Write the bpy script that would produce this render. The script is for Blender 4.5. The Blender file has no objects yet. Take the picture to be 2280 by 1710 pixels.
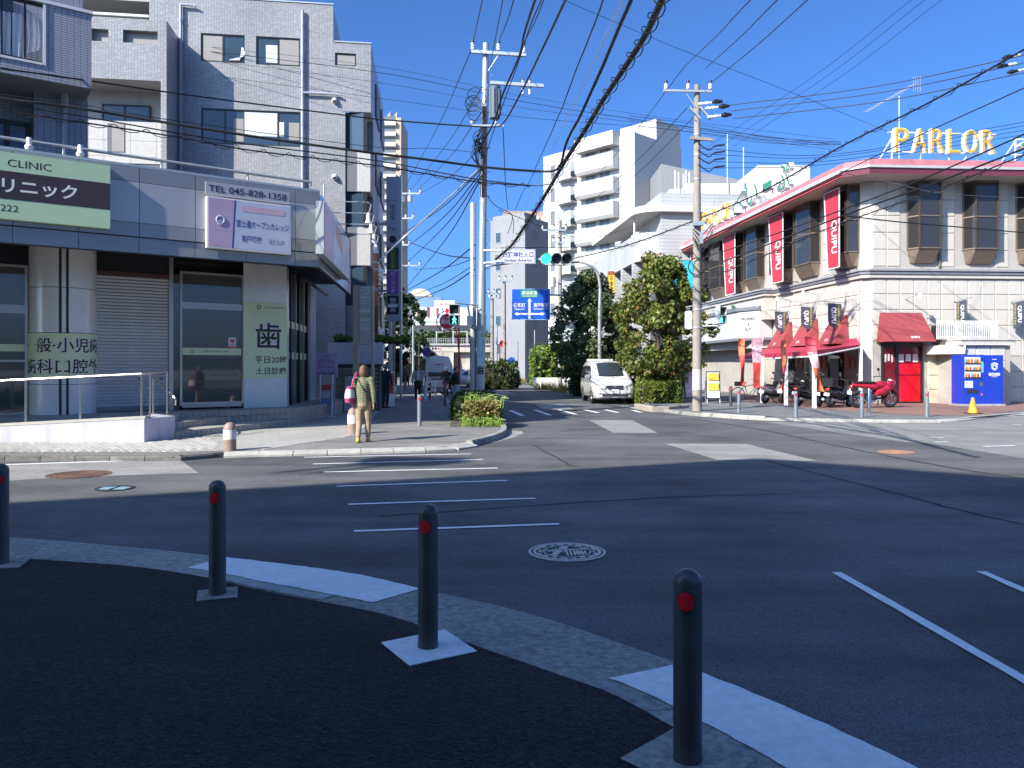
import bpy,math,random
import numpy as np
from mathutils import Vector,Matrix
random.seed(7);rng=np.random.default_rng(7)
SC=bpy.context.scene
COL=SC.collection
# ---------------------------------------------------------------- camera, light, exposure
F,HZ,CX,CH=1713.0,818.0,1140.0,1.6  # lens in photo pixels, horizon row, centre column, eye height
cam=bpy.data.cameras.new('camera');cam_o=bpy.data.objects.new('camera',cam);COL.objects.link(cam_o)
cam.sensor_fit='HORIZONTAL';cam.sensor_width=36.0;cam.lens=36.0*F/2280.0
cam.shift_y=-(855.0-HZ)/2280.0
cam.clip_start=0.1;cam.clip_end=3000
cam_o.location=(0,0,CH);cam_o.rotation_euler=(math.radians(90),0,0)
SC.camera=cam_o
SUN_EL=math.radians(33.0);SH=Vector((0.735,0.678));SH.normalize()  # SH: the way shadows fall on the ground
world=bpy.data.worlds.new('World');SC.world=world;world.use_nodes=True
nt=world.node_tree;nt.nodes.clear()
wo=nt.nodes.new('ShaderNodeOutputWorld');bg=nt.nodes.new('ShaderNodeBackground');sky=nt.nodes.new('ShaderNodeTexSky')
sky.sky_type='NISHITA';sky.sun_disc=False;sky.sun_elevation=SUN_EL
sky.sun_rotation=math.atan2(-SH.x,-SH.y)%(2*math.pi)
sky.altitude=0;sky.air_density=0.7;sky.dust_density=2.5;sky.ozone_density=10.0
bg.inputs['Strength'].default_value=0.105
tint=nt.nodes.new('ShaderNodeVectorMath');tint.operation='MULTIPLY';tint.inputs[1].default_value=(0.76,0.97,1.10)  # the phone's cool white balance, the same over the whole sky
nt.links.new(sky.outputs[0],tint.inputs[0]);nt.links.new(tint.outputs[0],bg.inputs[0]);nt.links.new(bg.outputs[0],wo.inputs[0])
sun=bpy.data.lights.new('sun','SUN');sun.energy=3.75;sun.angle=math.radians(0.55);sun.color=(1.0,0.94,0.85)
sun_o=bpy.data.objects.new('sun',sun);COL.objects.link(sun_o)
sd=Vector((SH.x*math.cos(SUN_EL),SH.y*math.cos(SUN_EL),-math.sin(SUN_EL)))
sun_o.rotation_euler=sd.to_track_quat('-Z','Y').to_euler();sun_o.location=(-20,-20,40)
vs=SC.view_settings;vs.view_transform='Standard';vs.look='None';vs.gamma=1.0;vs.use_curve_mapping=False
vs.exposure=1.2
SC.cycles.use_denoising=True
SC.cycles.max_bounces=6;SC.cycles.diffuse_bounces=3;SC.cycles.glossy_bounces=3;SC.cycles.transmission_bounces=4
SC.cycles.transparent_max_bounces=6
SC.cycles.caustics_reflective=False;SC.cycles.caustics_refractive=False

# ---------------------------------------------------------------- pixel -> place helpers (each at its own real distance)
def gz(x,y,z=0.0):
    Y=(CH-z)*F/(y-HZ);return Vector(((x-CX)/F*Y,Y,z))
def pp(x,y,Y):return Vector(((x-CX)/F*Y,Y,CH+(HZ-y)/F*Y))
SX,SY=-0.1011,0.9949  # the way the street runs

class Fr:
    """a facade: u runs left to right as seen, d goes into the building, z up"""
    def __init__(s,ax,ay,dx,dy):
        l=math.hypot(dx,dy);s.A=(ax,ay);s.u=(dx/l,dy/l);s.n=(-dy/l,dx/l)
        s.rot=math.atan2(dy,dx)
    def hit(s,x,y,d=0.0):
        rx,rz=(x-CX)/F,(HZ-y)/F
        px,py=s.A[0]+s.n[0]*d,s.A[1]+s.n[1]*d
  # (rx,1)*Y = P + u*t
        det=rx*(-s.u[1])-(-s.u[0])*1.0
        Y=(px*(-s.u[1])-(-s.u[0])*py)/det
        t=(rx*py-px)/det
        return t,CH+rz*Y
    def rect(s,x0,y0,y1,x1,d=0.0):# left column with its top and bottom row, right column
        u0,z1=s.hit(x0,y0,d);_,z0=s.hit(x0,y1,d);u1,_=s.hit(x1,y0,d)
        return u0,u1,z0,z1
    def w(s,u,d,z):return Vector((s.A[0]+s.u[0]*u+s.n[0]*d,s.A[1]+s.u[1]*u+s.n[1]*d,z))

# ---------------------------------------------------------------- materials
MATS={}
def pm(name,col,rough=0.6,metal=0.0,var=0.08,scale=3.0,bump=0.0,bscale=60.0,rnd=0.0,spec=0.5,emit=None,emit_s=0.0,trans=0.0,alpha=1.0,coat=0.0,stain=0.0):
    if name in MATS:return MATS[name]
    m=bpy.data.materials.new(name);m.use_nodes=True;MATS[name]=m
    t=m.node_tree;N=t.nodes;L=t.links;b=N['Principled BSDF']
    b.inputs['Roughness'].default_value=rough;b.inputs['Metallic'].default_value=metal
    b.inputs['Specular IOR Level'].default_value=spec;b.inputs['Coat Weight'].default_value=coat
    b.inputs['Transmission Weight'].default_value=trans;b.inputs['Alpha'].default_value=alpha
    b.inputs['Base Color'].default_value=(*col,1)
    m.diffuse_color=(*col,1)
    if emit:
        b.inputs['Emission Color'].default_value=(*emit,1);b.inputs['Emission Strength'].default_value=emit_s
    if var or rnd or stain:
        tc=N.new('ShaderNodeTexCoord')
        no=N.new('ShaderNodeTexNoise');no.inputs['Scale'].default_value=scale;no.inputs['Detail'].default_value=6;no.inputs['Roughness'].default_value=0.65
        L.new(tc.outputs['Object'],no.inputs['Vector'])
        mr=N.new('ShaderNodeMapRange');mr.inputs[1].default_value=0.25;mr.inputs[2].default_value=0.75
        mr.inputs[3].default_value=1-var;mr.inputs[4].default_value=1+var
        L.new(no.outputs[0],mr.inputs[0])
        val=mr.outputs[0]
        if rnd:
            oi=N.new('ShaderNodeObjectInfo');m2=N.new('ShaderNodeMapRange')
            m2.inputs[3].default_value=1-rnd;m2.inputs[4].default_value=1+rnd
            L.new(oi.outputs['Random'],m2.inputs[0])
            mu=N.new('ShaderNodeMath');mu.operation='MULTIPLY';L.new(val,mu.inputs[0]);L.new(m2.outputs[0],mu.inputs[1]);val=mu.outputs[0]
        if stain:# rain streaks and grime with their own shapes
            mp=N.new('ShaderNodeMapping');mp.inputs['Scale'].default_value=(2.2,2.2,0.22);L.new(tc.outputs['Object'],mp.inputs[0])
            n3=N.new('ShaderNodeTexNoise');n3.inputs['Scale'].default_value=2.0;n3.inputs['Detail'].default_value=5
            L.new(mp.outputs[0],n3.inputs['Vector'])
            m3=N.new('ShaderNodeMapRange');m3.inputs[1].default_value=0.5;m3.inputs[2].default_value=0.72;m3.inputs[3].default_value=1;m3.inputs[4].default_value=1-stain
            L.new(n3.outputs[0],m3.inputs[0])
            mu=N.new('ShaderNodeMath');mu.operation='MULTIPLY';L.new(val,mu.inputs[0]);L.new(m3.outputs[0],mu.inputs[1]);val=mu.outputs[0]
        vm=N.new('ShaderNodeVectorMath');vm.operation='SCALE';vm.inputs[0].default_value=col;L.new(val,vm.inputs['Scale'])
        L.new(vm.outputs[0],b.inputs['Base Color'])
    if bump:
        tc=N.new('ShaderNodeTexCoord');n2=N.new('ShaderNodeTexNoise');n2.inputs['Scale'].default_value=bscale;n2.inputs['Detail'].default_value=4
        L.new(tc.outputs['Object'],n2.inputs['Vector'])
        bp=N.new('ShaderNodeBump');bp.inputs['Strength'].default_value=bump;bp.inputs['Distance'].default_value=0.02
        L.new(n2.outputs[0],bp.inputs['Height']);L.new(bp.outputs[0],b.inputs['Normal'])
    return m

def asphalt(name,c0,c1,grain=160.0,patch=0.35,bump=0.5,rough=0.85,speck=0.35):
    """fine stone grain plus wide worn patches and tyre-swept streaks"""
    m=bpy.data.materials.new(name);m.use_nodes=True;MATS[name]=m
    t=m.node_tree;N=t.nodes;L=t.links;b=N['Principled BSDF'];b.inputs['Roughness'].default_value=rough
    b.inputs['Specular IOR Level'].default_value=0.35
    tc=N.new('ShaderNodeTexCoord')
    def noise(sc,det,vec=None,rg=0.6):
        n=N.new('ShaderNodeTexNoise');n.inputs['Scale'].default_value=sc;n.inputs['Detail'].default_value=det;n.inputs['Roughness'].default_value=rg
        L.new(vec or tc.outputs['Object'],n.inputs['Vector']);return n.outputs[0]
    v=N.new('ShaderNodeTexVoronoi');v.inputs['Scale'].default_value=grain;L.new(tc.outputs['Object'],v.inputs['Vector'])
    g=noise(grain*0.7,2)
    w=noise(patch,7,rg=0.7)
    mp=N.new('ShaderNodeMapping');mp.inputs['Rotation'].default_value=(0,0,0.55);mp.inputs['Scale'].default_value=(0.18,1.4,1);L.new(tc.outputs['Object'],mp.inputs[0])
    st=noise(1.1,5,mp.outputs[0])
    a=N.new('ShaderNodeMath');a.operation='MULTIPLY_ADD';L.new(w,a.inputs[0]);a.inputs[1].default_value=1.5;a.inputs[2].default_value=-0.65
    a2=N.new('ShaderNodeMath');a2.operation='MULTIPLY_ADD';L.new(st,a2.inputs[0]);a2.inputs[1].default_value=0.9;L.new(a.outputs[0],a2.inputs[2])
    a3=N.new('ShaderNodeMath');a3.operation='MULTIPLY_ADD';L.new(g,a3.inputs[0]);a3.inputs[1].default_value=0.8;L.new(a2.outputs[0],a3.inputs[2])
    a4=N.new('ShaderNodeMath');a4.operation='SUBTRACT';L.new(a3.outputs[0],a4.inputs[0]);a4.inputs[1].default_value=0.35
    cr=N.new('ShaderNodeValToRGB');cr.color_ramp.elements[0].color=(*c0,1);cr.color_ramp.elements[1].color=(*c1,1)
    cr.color_ramp.elements[0].position=0.15;cr.color_ramp.elements[1].position=0.95
    L.new(a4.outputs[0],cr.inputs[0])
    v2=N.new('ShaderNodeTexVoronoi');v2.inputs['Scale'].default_value=grain;L.new(tc.outputs['Object'],v2.inputs['Vector'])
    sr=N.new('ShaderNodeSeparateColor');L.new(v2.outputs['Color'],sr.inputs[0])
    ms=N.new('ShaderNodeMapRange');ms.inputs[1].default_value=0.0;ms.inputs[2].default_value=1.0;ms.inputs[3].default_value=1-speck;ms.inputs[4].default_value=1+speck;L.new(sr.outputs[0],ms.inputs[0])
    vm=N.new('ShaderNodeVectorMath');vm.operation='SCALE';L.new(cr.outputs[0],vm.inputs[0]);L.new(ms.outputs[0],vm.inputs['Scale']);L.new(vm.outputs[0],b.inputs['Base Color'])
    bp=N.new('ShaderNodeBump');bp.inputs['Strength'].default_value=bump;bp.inputs['Distance'].default_value=0.006
    L.new(v.outputs['Distance'],bp.inputs['Height']);L.new(bp.outputs[0],b.inputs['Normal'])
    return m

def tiled(name,c0,c1,mortar,bw,bh,mw=0.006,rough=0.35,offset=0.0,bump=0.5,spread=0.5):
    """small facade tiles: far too small in the photograph to pick apart"""
    m=bpy.data.materials.new(name);m.use_nodes=True;MATS[name]=m
    t=m.node_tree;N=t.nodes;L=t.links;b=N['Principled BSDF'];b.inputs['Roughness'].default_value=rough
    tc=N.new('ShaderNodeTexCoord');sp=N.new('ShaderNodeSeparateXYZ');L.new(tc.outputs['Object'],sp.inputs[0])
    ad=N.new('ShaderNodeMath');ad.operation='ADD';L.new(sp.outputs[0],ad.inputs[0]);L.new(sp.outputs[1],ad.inputs[1])
    cb=N.new('ShaderNodeCombineXYZ');L.new(ad.outputs[0],cb.inputs[0]);L.new(sp.outputs[2],cb.inputs[1])
    br=N.new('ShaderNodeTexBrick');br.offset=offset;br.inputs['Scale'].default_value=1.0
    br.inputs['Brick Width'].default_value=bw;br.inputs['Row Height'].default_value=bh;br.inputs['Mortar Size'].default_value=mw;br.inputs['Mortar Smooth'].default_value=0.1
    br.inputs['Color1'].default_value=(*c0,1);br.inputs['Color2'].default_value=(*c1,1);br.inputs['Mortar'].default_value=(*mortar,1);br.inputs['Bias'].default_value=-spread
    L.new(cb.outputs[0],br.inputs['Vector'])
    no=N.new('ShaderNodeTexNoise');no.inputs['Scale'].default_value=0.6;no.inputs['Detail'].default_value=5;L.new(tc.outputs['Object'],no.inputs['Vector'])
    mr=N.new('ShaderNodeMapRange');mr.inputs[1].default_value=0.3;mr.inputs[2].default_value=0.7;mr.inputs[3].default_value=0.88;mr.inputs[4].default_value=1.1;L.new(no.outputs[0],mr.inputs[0])
    vm=N.new('ShaderNodeVectorMath');vm.operation='SCALE';L.new(br.outputs['Color'],vm.inputs[0]);L.new(mr.outputs[0],vm.inputs['Scale']);L.new(vm.outputs[0],b.inputs['Base Color'])
    bp=N.new('ShaderNodeBump');bp.invert=True;bp.inputs['Strength'].default_value=bump;bp.inputs['Distance'].default_value=0.006
    L.new(br.outputs['Fac'],bp.inputs['Height']);L.new(bp.outputs[0],b.inputs['Normal'])
    return m

def leafmat(name,cols,rough=0.5,trans=0.25):
    m=bpy.data.materials.new(name);m.use_nodes=True;MATS[name]=m
    t=m.node_tree;N=t.nodes;L=t.links;b=N['Principled BSDF'];b.inputs['Roughness'].default_value=rough
    ge=N.new('ShaderNodeNewGeometry');cr=N.new('ShaderNodeValToRGB');e=cr.color_ramp.elements
    while len(e)<len(cols):e.new(0.5)
    for i,c in enumerate(cols):e[i].position=i/max(1,len(cols)-1);e[i].color=(*c,1)
    L.new(ge.outputs['Random Per Island'],cr.inputs[0]);L.new(cr.outputs[0],b.inputs['Base Color'])
    tr=N.new('ShaderNodeBsdfTranslucent');L.new(cr.outputs[0],tr.inputs[0])
    mx=N.new('ShaderNodeMixShader');mx.inputs[0].default_value=trans
    L.new(b.outputs[0],mx.inputs[1]);L.new(tr.outputs[0],mx.inputs[2]);L.new(mx.outputs[0],N['Material Output'].inputs[0])
    return m

# ---------------------------------------------------------------- mesh building
class MB:
    def __init__(s):s.v=[];s.f=[]
    def add(s,vs,fs):
        o=len(s.v);s.v+=[tuple(p) for p in vs];s.f+=[tuple(i+o for i in f) for f in fs];return s
    def box(s,x0,x1,y0,y1,z0,z1):
        return s.add([(x0,y0,z0),(x1,y0,z0),(x1,y1,z0),(x0,y1,z0),(x0,y0,z1),(x1,y0,z1),(x1,y1,z1),(x0,y1,z1)],
                     [(0,3,2,1),(4,5,6,7),(0,1,5,4),(1,2,6,5),(2,3,7,6),(3,0,4,7)])
    def hexa(s,p):# 8 corners, bottom ring then top ring
        return s.add(p,[(0,3,2,1),(4,5,6,7),(0,1,5,4),(1,2,6,5),(2,3,7,6),(3,0,4,7)])
    def quad(s,a,b,c,d):return s.add([a,b,c,d],[(0,1,2,3)])
    def prism(s,poly,h0,h1,ax='z'):# polygon in two axes pushed along the third
        n=len(poly)
        def P(a,b,h):return (a,b,h) if ax=='z' else ((a,h,b) if ax=='y' else (h,a,b))
        return s.add([P(a,b,h0) for a,b in poly]+[P(a,b,h1) for a,b in poly],
                     [tuple(range(n))[::-1],tuple(range(n,2*n))]+[(i,(i+1)%n,n+(i+1)%n,n+i) for i in range(n)])
    def pillow(s,x0,x1,z0,z1,y0,y1,c):# wall panel facing -y, chamfered rim: y1 back, y0 front
        return s.add([(x0,y1,z0),(x1,y1,z0),(x1,y1,z1),(x0,y1,z1),(x0+c,y0,z0+c),(x1-c,y0,z0+c),(x1-c,y0,z1-c),(x0+c,y0,z1-c)],
                     [(4,5,6,7),(0,1,5,4),(1,2,6,5),(2,3,7,6),(3,0,4,7)])
    def tube(s,a,b,r0,r1=None,n=10,caps=True):
        r1=r0 if r1 is None else r1
        a=Vector(a);b=Vector(b);d=(b-a).normalized() if (b-a).length>1e-9 else Vector((0,0,1))
        x=d.orthogonal().normalized();y=d.cross(x);vs=[]
        for c,r in ((a,r0),(b,r1)):
            vs+=[c+x*(r*math.cos(2*math.pi*i/n))+y*(r*math.sin(2*math.pi*i/n)) for i in range(n)]
        fs=[(i,(i+1)%n,n+(i+1)%n,n+i) for i in range(n)]
        if caps:fs+=[tuple(range(n))[::-1],tuple(range(n,2*n))]
        return s.add(vs,fs)
    def path(s,pts,r,n=6,caps=True):
        pts=[Vector(p) for p in pts];rs=r if isinstance(r,(list,tuple)) else [r]*len(pts);vs=[];x=None
        for i,p in enumerate(pts):
            d=(pts[min(i+1,len(pts)-1)]-pts[max(i-1,0)]).normalized()
            if x is None:x=d.orthogonal().normalized()
            else:
                x=x-d*x.dot(d);x=x.normalized() if x.length>1e-6 else d.orthogonal().normalized()
            y=d.cross(x)
            vs+=[p+x*(rs[i]*math.cos(2*math.pi*k/n))+y*(rs[i]*math.sin(2*math.pi*k/n)) for k in range(n)]
        m=len(pts)
        fs=[(i*n+k,i*n+(k+1)%n,(i+1)*n+(k+1)%n,(i+1)*n+k) for i in range(m-1) for k in range(n)]
        if caps:fs+=[tuple(range(n))[::-1],tuple(range((m-1)*n,m*n))]
        return s.add(vs,fs)
    def lathe(s,prof,c=(0,0,0),n=24,axis='z',a0=0.0,a1=2*math.pi):# prof: (radius, height)
        full=abs(a1-a0-2*math.pi)<1e-6;k=n if full else n+1;vs=[]
        for r,h in prof:
            for i in range(k):
                a=a0+(a1-a0)*i/n;p=(r*math.cos(a),r*math.sin(a),h)
                if axis=='y':p=(p[0],h,p[1])
                elif axis=='x':p=(h,p[0],p[1])
                vs.append((p[0]+c[0],p[1]+c[1],p[2]+c[2]))
        m=len(prof)
        fs=[(j*k+i,j*k+(i+1)%k,(j+1)*k+(i+1)%k,(j+1)*k+i) for j in range(m-1) for i in range(n)]
        return s.add(vs,fs)
    def ell(s,c,r,n=16,m=10,rot=None):
        vs=[];fs=[]
        for j in range(m+1):
            th=math.pi*j/m
            for i in range(n):
                a=2*math.pi*i/n;p=Vector((r[0]*math.sin(th)*math.cos(a),r[1]*math.sin(th)*math.sin(a),r[2]*math.cos(th)))
                if rot:p=rot @ p
                vs.append(p+Vector(c))
        fs=[(j*n+i,(j+1)*n+i,(j+1)*n+(i+1)%n,j*n+(i+1)%n) for j in range(m) for i in range(n)]
        return s.add(vs,fs)
    def torus(s,c,R,r,n=28,m=8,axis='y',a0=0.0,a1=2*math.pi):
        pr=[(R+r*math.cos(2*math.pi*k/m),r*math.sin(2*math.pi*k/m)) for k in range(m+1)]
        return s.lathe(pr,c,n,axis,a0,a1)
    def mesh(s,name,mat,smooth=False):
        used=sorted({i for f in s.f for i in f})
        if len(used)<len(s.v):
            ix={a:b for b,a in enumerate(used)};s.v=[s.v[i] for i in used];s.f=[tuple(ix[i] for i in f) for f in s.f]
        me=bpy.data.meshes.new(name);me.from_pydata(s.v,[],s.f);me.validate(clean_customdata=False)
        if mat is not None:me.materials.append(mat)
        if smooth:
            me.polygons.foreach_set('use_smooth',[True]*len(me.polygons));me.set_sharp_from_angle(angle=math.radians(smooth if smooth>1 else 40))
        me.update();return me
    def build(s,name,mat,parent=None,smooth=False,**k):
        return place(name,s.mesh(name,mat,smooth),parent,**k)

def place(name,me,parent=None,loc=None,rotz=0.0,label=None,cat=None,group=None,kind=None):
    o=bpy.data.objects.new(name,me);COL.objects.link(o)
    if parent is not None:o.parent=parent
    if loc is not None:o.location=loc
    if rotz:o.rotation_euler=(0,0,rotz)
    return tag(o,label,cat,group,kind)
def tag(o,label=None,cat=None,group=None,kind=None):
    if label:o['label']=label
    if cat:o['category']=cat
    if group:o['group']=group
    if kind:o['kind']=kind
    return o
def thing(name,label,cat,loc=(0,0,0),rotz=0.0,group=None):
    o=bpy.data.objects.new(name,None);COL.objects.link(o);o.location=loc;o.rotation_euler=(0,0,rotz);o.empty_display_size=0.3
    return tag(o,label,cat,group)
def at_frame(name,fr,label,cat,group=None):return thing(name,label,cat,(fr.A[0],fr.A[1],0),fr.rot,group)
def copy_tree(o,parent=None,label=None):
    c=o.copy();COL.objects.link(c);c.parent=parent
    if label:c['label']=label
    for ch in list(o.children):copy_tree(ch,c)
    return c

TXT={}
def text_mesh(body,bold=0.0,line=1.0):
    key=(body,bold,line)
    if key in TXT:return TXT[key]
    c=bpy.data.curves.new('lettering','FONT');c.body=body;c.size=1.0;c.resolution_u=3;c.offset=bold;c.align_x='CENTER';c.space_line=line
    o=bpy.data.objects.new('lettering',c);COL.objects.link(o)
    me=bpy.data.meshes.new_from_object(o.evaluated_get(bpy.context.evaluated_depsgraph_get()))
    vs=np.array([v.co[:] for v in me.vertices]);fs=[tuple(p.vertices) for p in me.polygons]
    bpy.data.objects.remove(o);bpy.data.curves.remove(c);bpy.data.meshes.remove(me)
    lo,hi=vs.min(0),vs.max(0);vs=(vs-(lo+hi)/2)
    TXT[key]=(vs,fs,hi-lo);return TXT[key]
def text(body,mat,parent,u,z,d=0.0,w=None,h=None,rot=0.0,bold=0.0,line=1.0,name='lettering',axes=None,thick=0.0,slant=0.0):
    """lettering lying in the plane of a facade: centre (u,z) at depth d, fitted to width w and/or height h; rot in quarter turns clockwise"""
    vs,fs,ex=text_mesh(body,bold,line)
    q=vs[:,:2].copy();ew,eh=ex[0],ex[1]
    if rot:q=np.stack([q[:,1],-q[:,0]],1);ew,eh=eh,ew
    sx=w/ew if w else None;sz=h/eh if h else None
    sx=sx or sz;sz=sz or sx
    q=q*[sx,sz]
    mb=MB()
    if axes:pts=[axes(u+a,z+b) for a,b in q]
    else:pts=[(u+a,d,z+b) for a,b in q]
    mb.add(pts,fs)
    if thick and not axes:
        mb.add([(u+a,d+thick,z+b) for a,b in q],[f[::-1] for f in fs])
        ed={}
        for f in fs:
            for i in range(len(f)):
                e=(f[i],f[(i+1)%len(f)]);k=tuple(sorted(e));ed[k]=None if k in ed else e
        for e in ed.values():
            if e:a,b=q[e[0]],q[e[1]];mb.quad((u+a[0],d,z+a[1]),(u+b[0],d,z+b[1]),(u+b[0],d+thick,z+b[1]),(u+a[0],d+thick,z+a[1]))
    return mb.build(name,mat,parent)

def smooth_pts(pts,k=6):# Catmull-Rom through the points
    pts=[Vector(p) for p in pts]
    if len(pts)<3:
        return [pts[0].lerp(pts[1],i/(2*k)) for i in range(2*k+1)]
    q=[2*pts[0]-pts[1]]+pts+[2*pts[-1]-pts[-2]];out=[]
    for i in range(1,len(q)-2):
        a,b,c,d=q[i-1],q[i],q[i+1],q[i+2]
        for j in range(k):
            t=j/k
            out.append(0.5*((2*b)+(c-a)*t+(2*a-5*b+4*c-d)*t*t+(3*b-a-3*c+d)*t**3))
    out.append(pts[-1]);return out

# palette
M_white=pm('white_paint',(0.78,0.77,0.74),0.5,var=0.05)
M_black=pm('black_plastic',(0.015,0.015,0.017),0.45,var=0.1)
M_dark=pm('dark_metal',(0.045,0.045,0.05),0.45,metal=0.3)
M_steel=pm('stainless_steel',(0.62,0.62,0.60),0.22,metal=1.0,var=0.05)
M_galv=pm('galvanised_steel',(0.50,0.53,0.53),0.42,metal=0.55,var=0.12,scale=4)
M_alu=pm('aluminium_frame',(0.48,0.45,0.42),0.35,metal=0.7,var=0.05)
M_glass=pm('dark_glass',(0.018,0.024,0.028),0.04,var=0.0,spec=0.8)
M_glassb=pm('blue_glass',(0.035,0.06,0.085),0.05,var=0.0,spec=0.8)
M_curtain=pm('pale_curtain',(0.62,0.63,0.60),0.8,var=0.1,scale=2)
M_red=pm('red_reflector',(0.85,0.02,0.03),0.25,var=0.05,coat=0.5)
M_conc=pm('concrete',(0.36,0.35,0.33),0.85,var=0.22,scale=2.5,bump=0.3,bscale=40,stain=0.25)
M_kerb=pm('kerb_concrete',(0.32,0.315,0.28),0.9,var=0.55,scale=22,bump=0.9,bscale=70,rnd=0.12)
M_paint=pm('road_paint',(0.82,0.82,0.80),0.7,var=0.15,scale=9,bump=0.2,bscale=90)
M_txtdark=pm('dark_lettering',(0.035,0.025,0.03),0.5,var=0)
M_txtwhite=pm('white_lettering',(0.8,0.8,0.8),0.5,var=0)
M_txtblue=pm('blue_lettering',(0.02,0.045,0.25),0.5,var=0)
M_wire=pm('black_cable',(0.012,0.012,0.014),0.55,var=0)
M_porc=pm('white_porcelain',(0.75,0.75,0.73),0.15,var=0.03)
# ================================================================ GROUND
M_road=asphalt('fresh_road_asphalt',(0.038,0.038,0.039),(0.166,0.166,0.165),grain=120,bump=0.6)
M_old=asphalt('old_road_asphalt',(0.16,0.157,0.145),(0.29,0.285,0.265),grain=110,patch=0.6)
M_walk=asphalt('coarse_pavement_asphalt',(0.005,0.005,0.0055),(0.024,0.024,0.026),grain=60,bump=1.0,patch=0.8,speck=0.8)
M_walk2=asphalt('worn_pavement_asphalt',(0.13,0.125,0.115),(0.27,0.26,0.24),grain=100,patch=0.9)
M_patch=asphalt('pale_concrete_patch',(0.19,0.185,0.17),(0.36,0.35,0.325),grain=130,patch=1.5)
ST=dict(kind='structure')
def sheet(name,pts,z,mat,parent=None,**k):
    mb=MB();mb.add([(p[0],p[1],z) for p in pts],[tuple(range(len(pts)))])
    return mb.build(name,mat,parent,**k)
MB().add([(-900,-300,-0.03),(900,-300,-0.03),(900,1500,-0.03),(-900,1500,-0.03)],[(0,1,2,3)]).build('ground',M_old,kind='structure')
road=sheet('road',[(-60,-30),(70,-30),(70,60),(20,60),(12,140),(-30,140),(-30,40),(-60,30)],0.0,M_road,kind='structure')
def patch(px,mat,z=0.004,name='road_patch',**k):return sheet(name,[gz(x,y) for x,y in px],z,mat,road,**k)
rp=patch([(1702,940),(2017,985),(2068,987),(2280,1021),(2700,1090),(2900,925),(2280,921),(2070,938)],M_old)
patch([(1480,988),(1662,989),(1822,1027),(1596,1024)],M_patch)
patch([(1311,936),(1407,936),(1464,964),(1366,964)],M_patch)
patch([(1191,901),(1250,900),(1278,911),(1212,912)],M_patch)
patch([(1060,872),(1130,871),(1150,878),(1075,880)],M_old)
patch([(1130,858),(1190,857),(1215,866),(1140,866)],M_old)
patch([(-300,1040),(0,1036),(400,1023.5),(443,1054),(270,1059),(103,1066),(0,1072),(-300,1084)],M_patch)
def stripe(a,b,w,z=0.008,name='road_line',mat=None):
    a,b=gz(*a),gz(*b);d=(b-a);d.normalize();n=Vector((-d.y,d.x,0))*(w/2)
    m=MB();k=14
    L=[a.lerp(b,i/k)+n*(1+random.uniform(-.10,.10)) for i in range(k+1)];R=[a.lerp(b,i/k)-n*(1+random.uniform(-.10,.10)) for i in range(k+1)]
    m.add([(p.x,p.y,z) for p in L]+[(p.x,p.y,z) for p in R],[(i,i+1,k+2+i,k+1+i) for i in range(k)])
    return m.build(name,mat or M_paint,road)
for a,b in [((677,1019),(1049,1011.5)),((697,1034),(1075,1024)),((721,1052),(1108,1043)),((750,1083.7),(1129,1070.6)),((776,1124),(1192,1110.5)),((788,1184),(1245,1168))]:
    stripe(a,b,0.075)
stripe((1863,1276),(2420,1596),0.075);stripe((2184,1274),(2600,1456),0.075)
for a,b in [((1136,914),(1164,926)),((1191,913),(1225,925)),((1245,912.5),(1282,923)),((1298,912),(1332,919.5)),((1348,913),(1376,919)),((1408,914),(1428,918.5)),((1385,904),(1415,909))]:
    stripe(a,b,0.16)
stripe((-200,1042),(400,1023),0.12)
stripe((1060,893),(1135,892),0.4);stripe((1010,884),(1040,884),0.35)
for a,b in [((1885,939),(1960,941)),((2000,939),(2070,940)),((1796,941),(1815,942)),((2080,985),(2110,985)),((2190,995),(2260,993)),((2070,975),(2100,976)),((2255,946),(2275,947)),((1960,961),(1985,961))]:
    stripe(a,b,0.10,z=0.012,name='worn_line_fragment')

M_seam=asphalt('tar_seam',(0.014,0.014,0.015),(0.034,0.033,0.033),grain=90)
def seam(px,w):
    q=smooth_pts([gz(x,y) for x,y in px],8);m=MB();vs=[]
    for i,a in enumerate(q):
        d=(q[min(i+1,len(q)-1)]-q[max(i-1,0)]).normalized();n=Vector((-d.y,d.x,0));ww=w*random.uniform(.6,1.3);o=n*random.uniform(-.02,.02)
        vs+=[a+o+n*ww,a+o-n*ww]
    m.add([(v.x,v.y,.003) for v in vs],[(2*i,2*i+1,2*i+3,2*i+2) for i in range(len(q)-1)]);m.build('tar_seam',M_seam,road)
seam([(1540,932),(1700,958),(1850,990),(2080,1035),(2280,1066),(2500,1100)],.035)
seam([(1690,1022),(1850,1062),(2000,1100),(2130,1135),(2280,1168),(2450,1200)],.03)
seam([(1250,960),(1400,953),(1520,951)],.03);seam([(840,1150),(1300,1118),(1560,1105),(1760,1100)],.02);seam([(1180,988),(1240,1020),(1275,1038)],.02)
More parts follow.
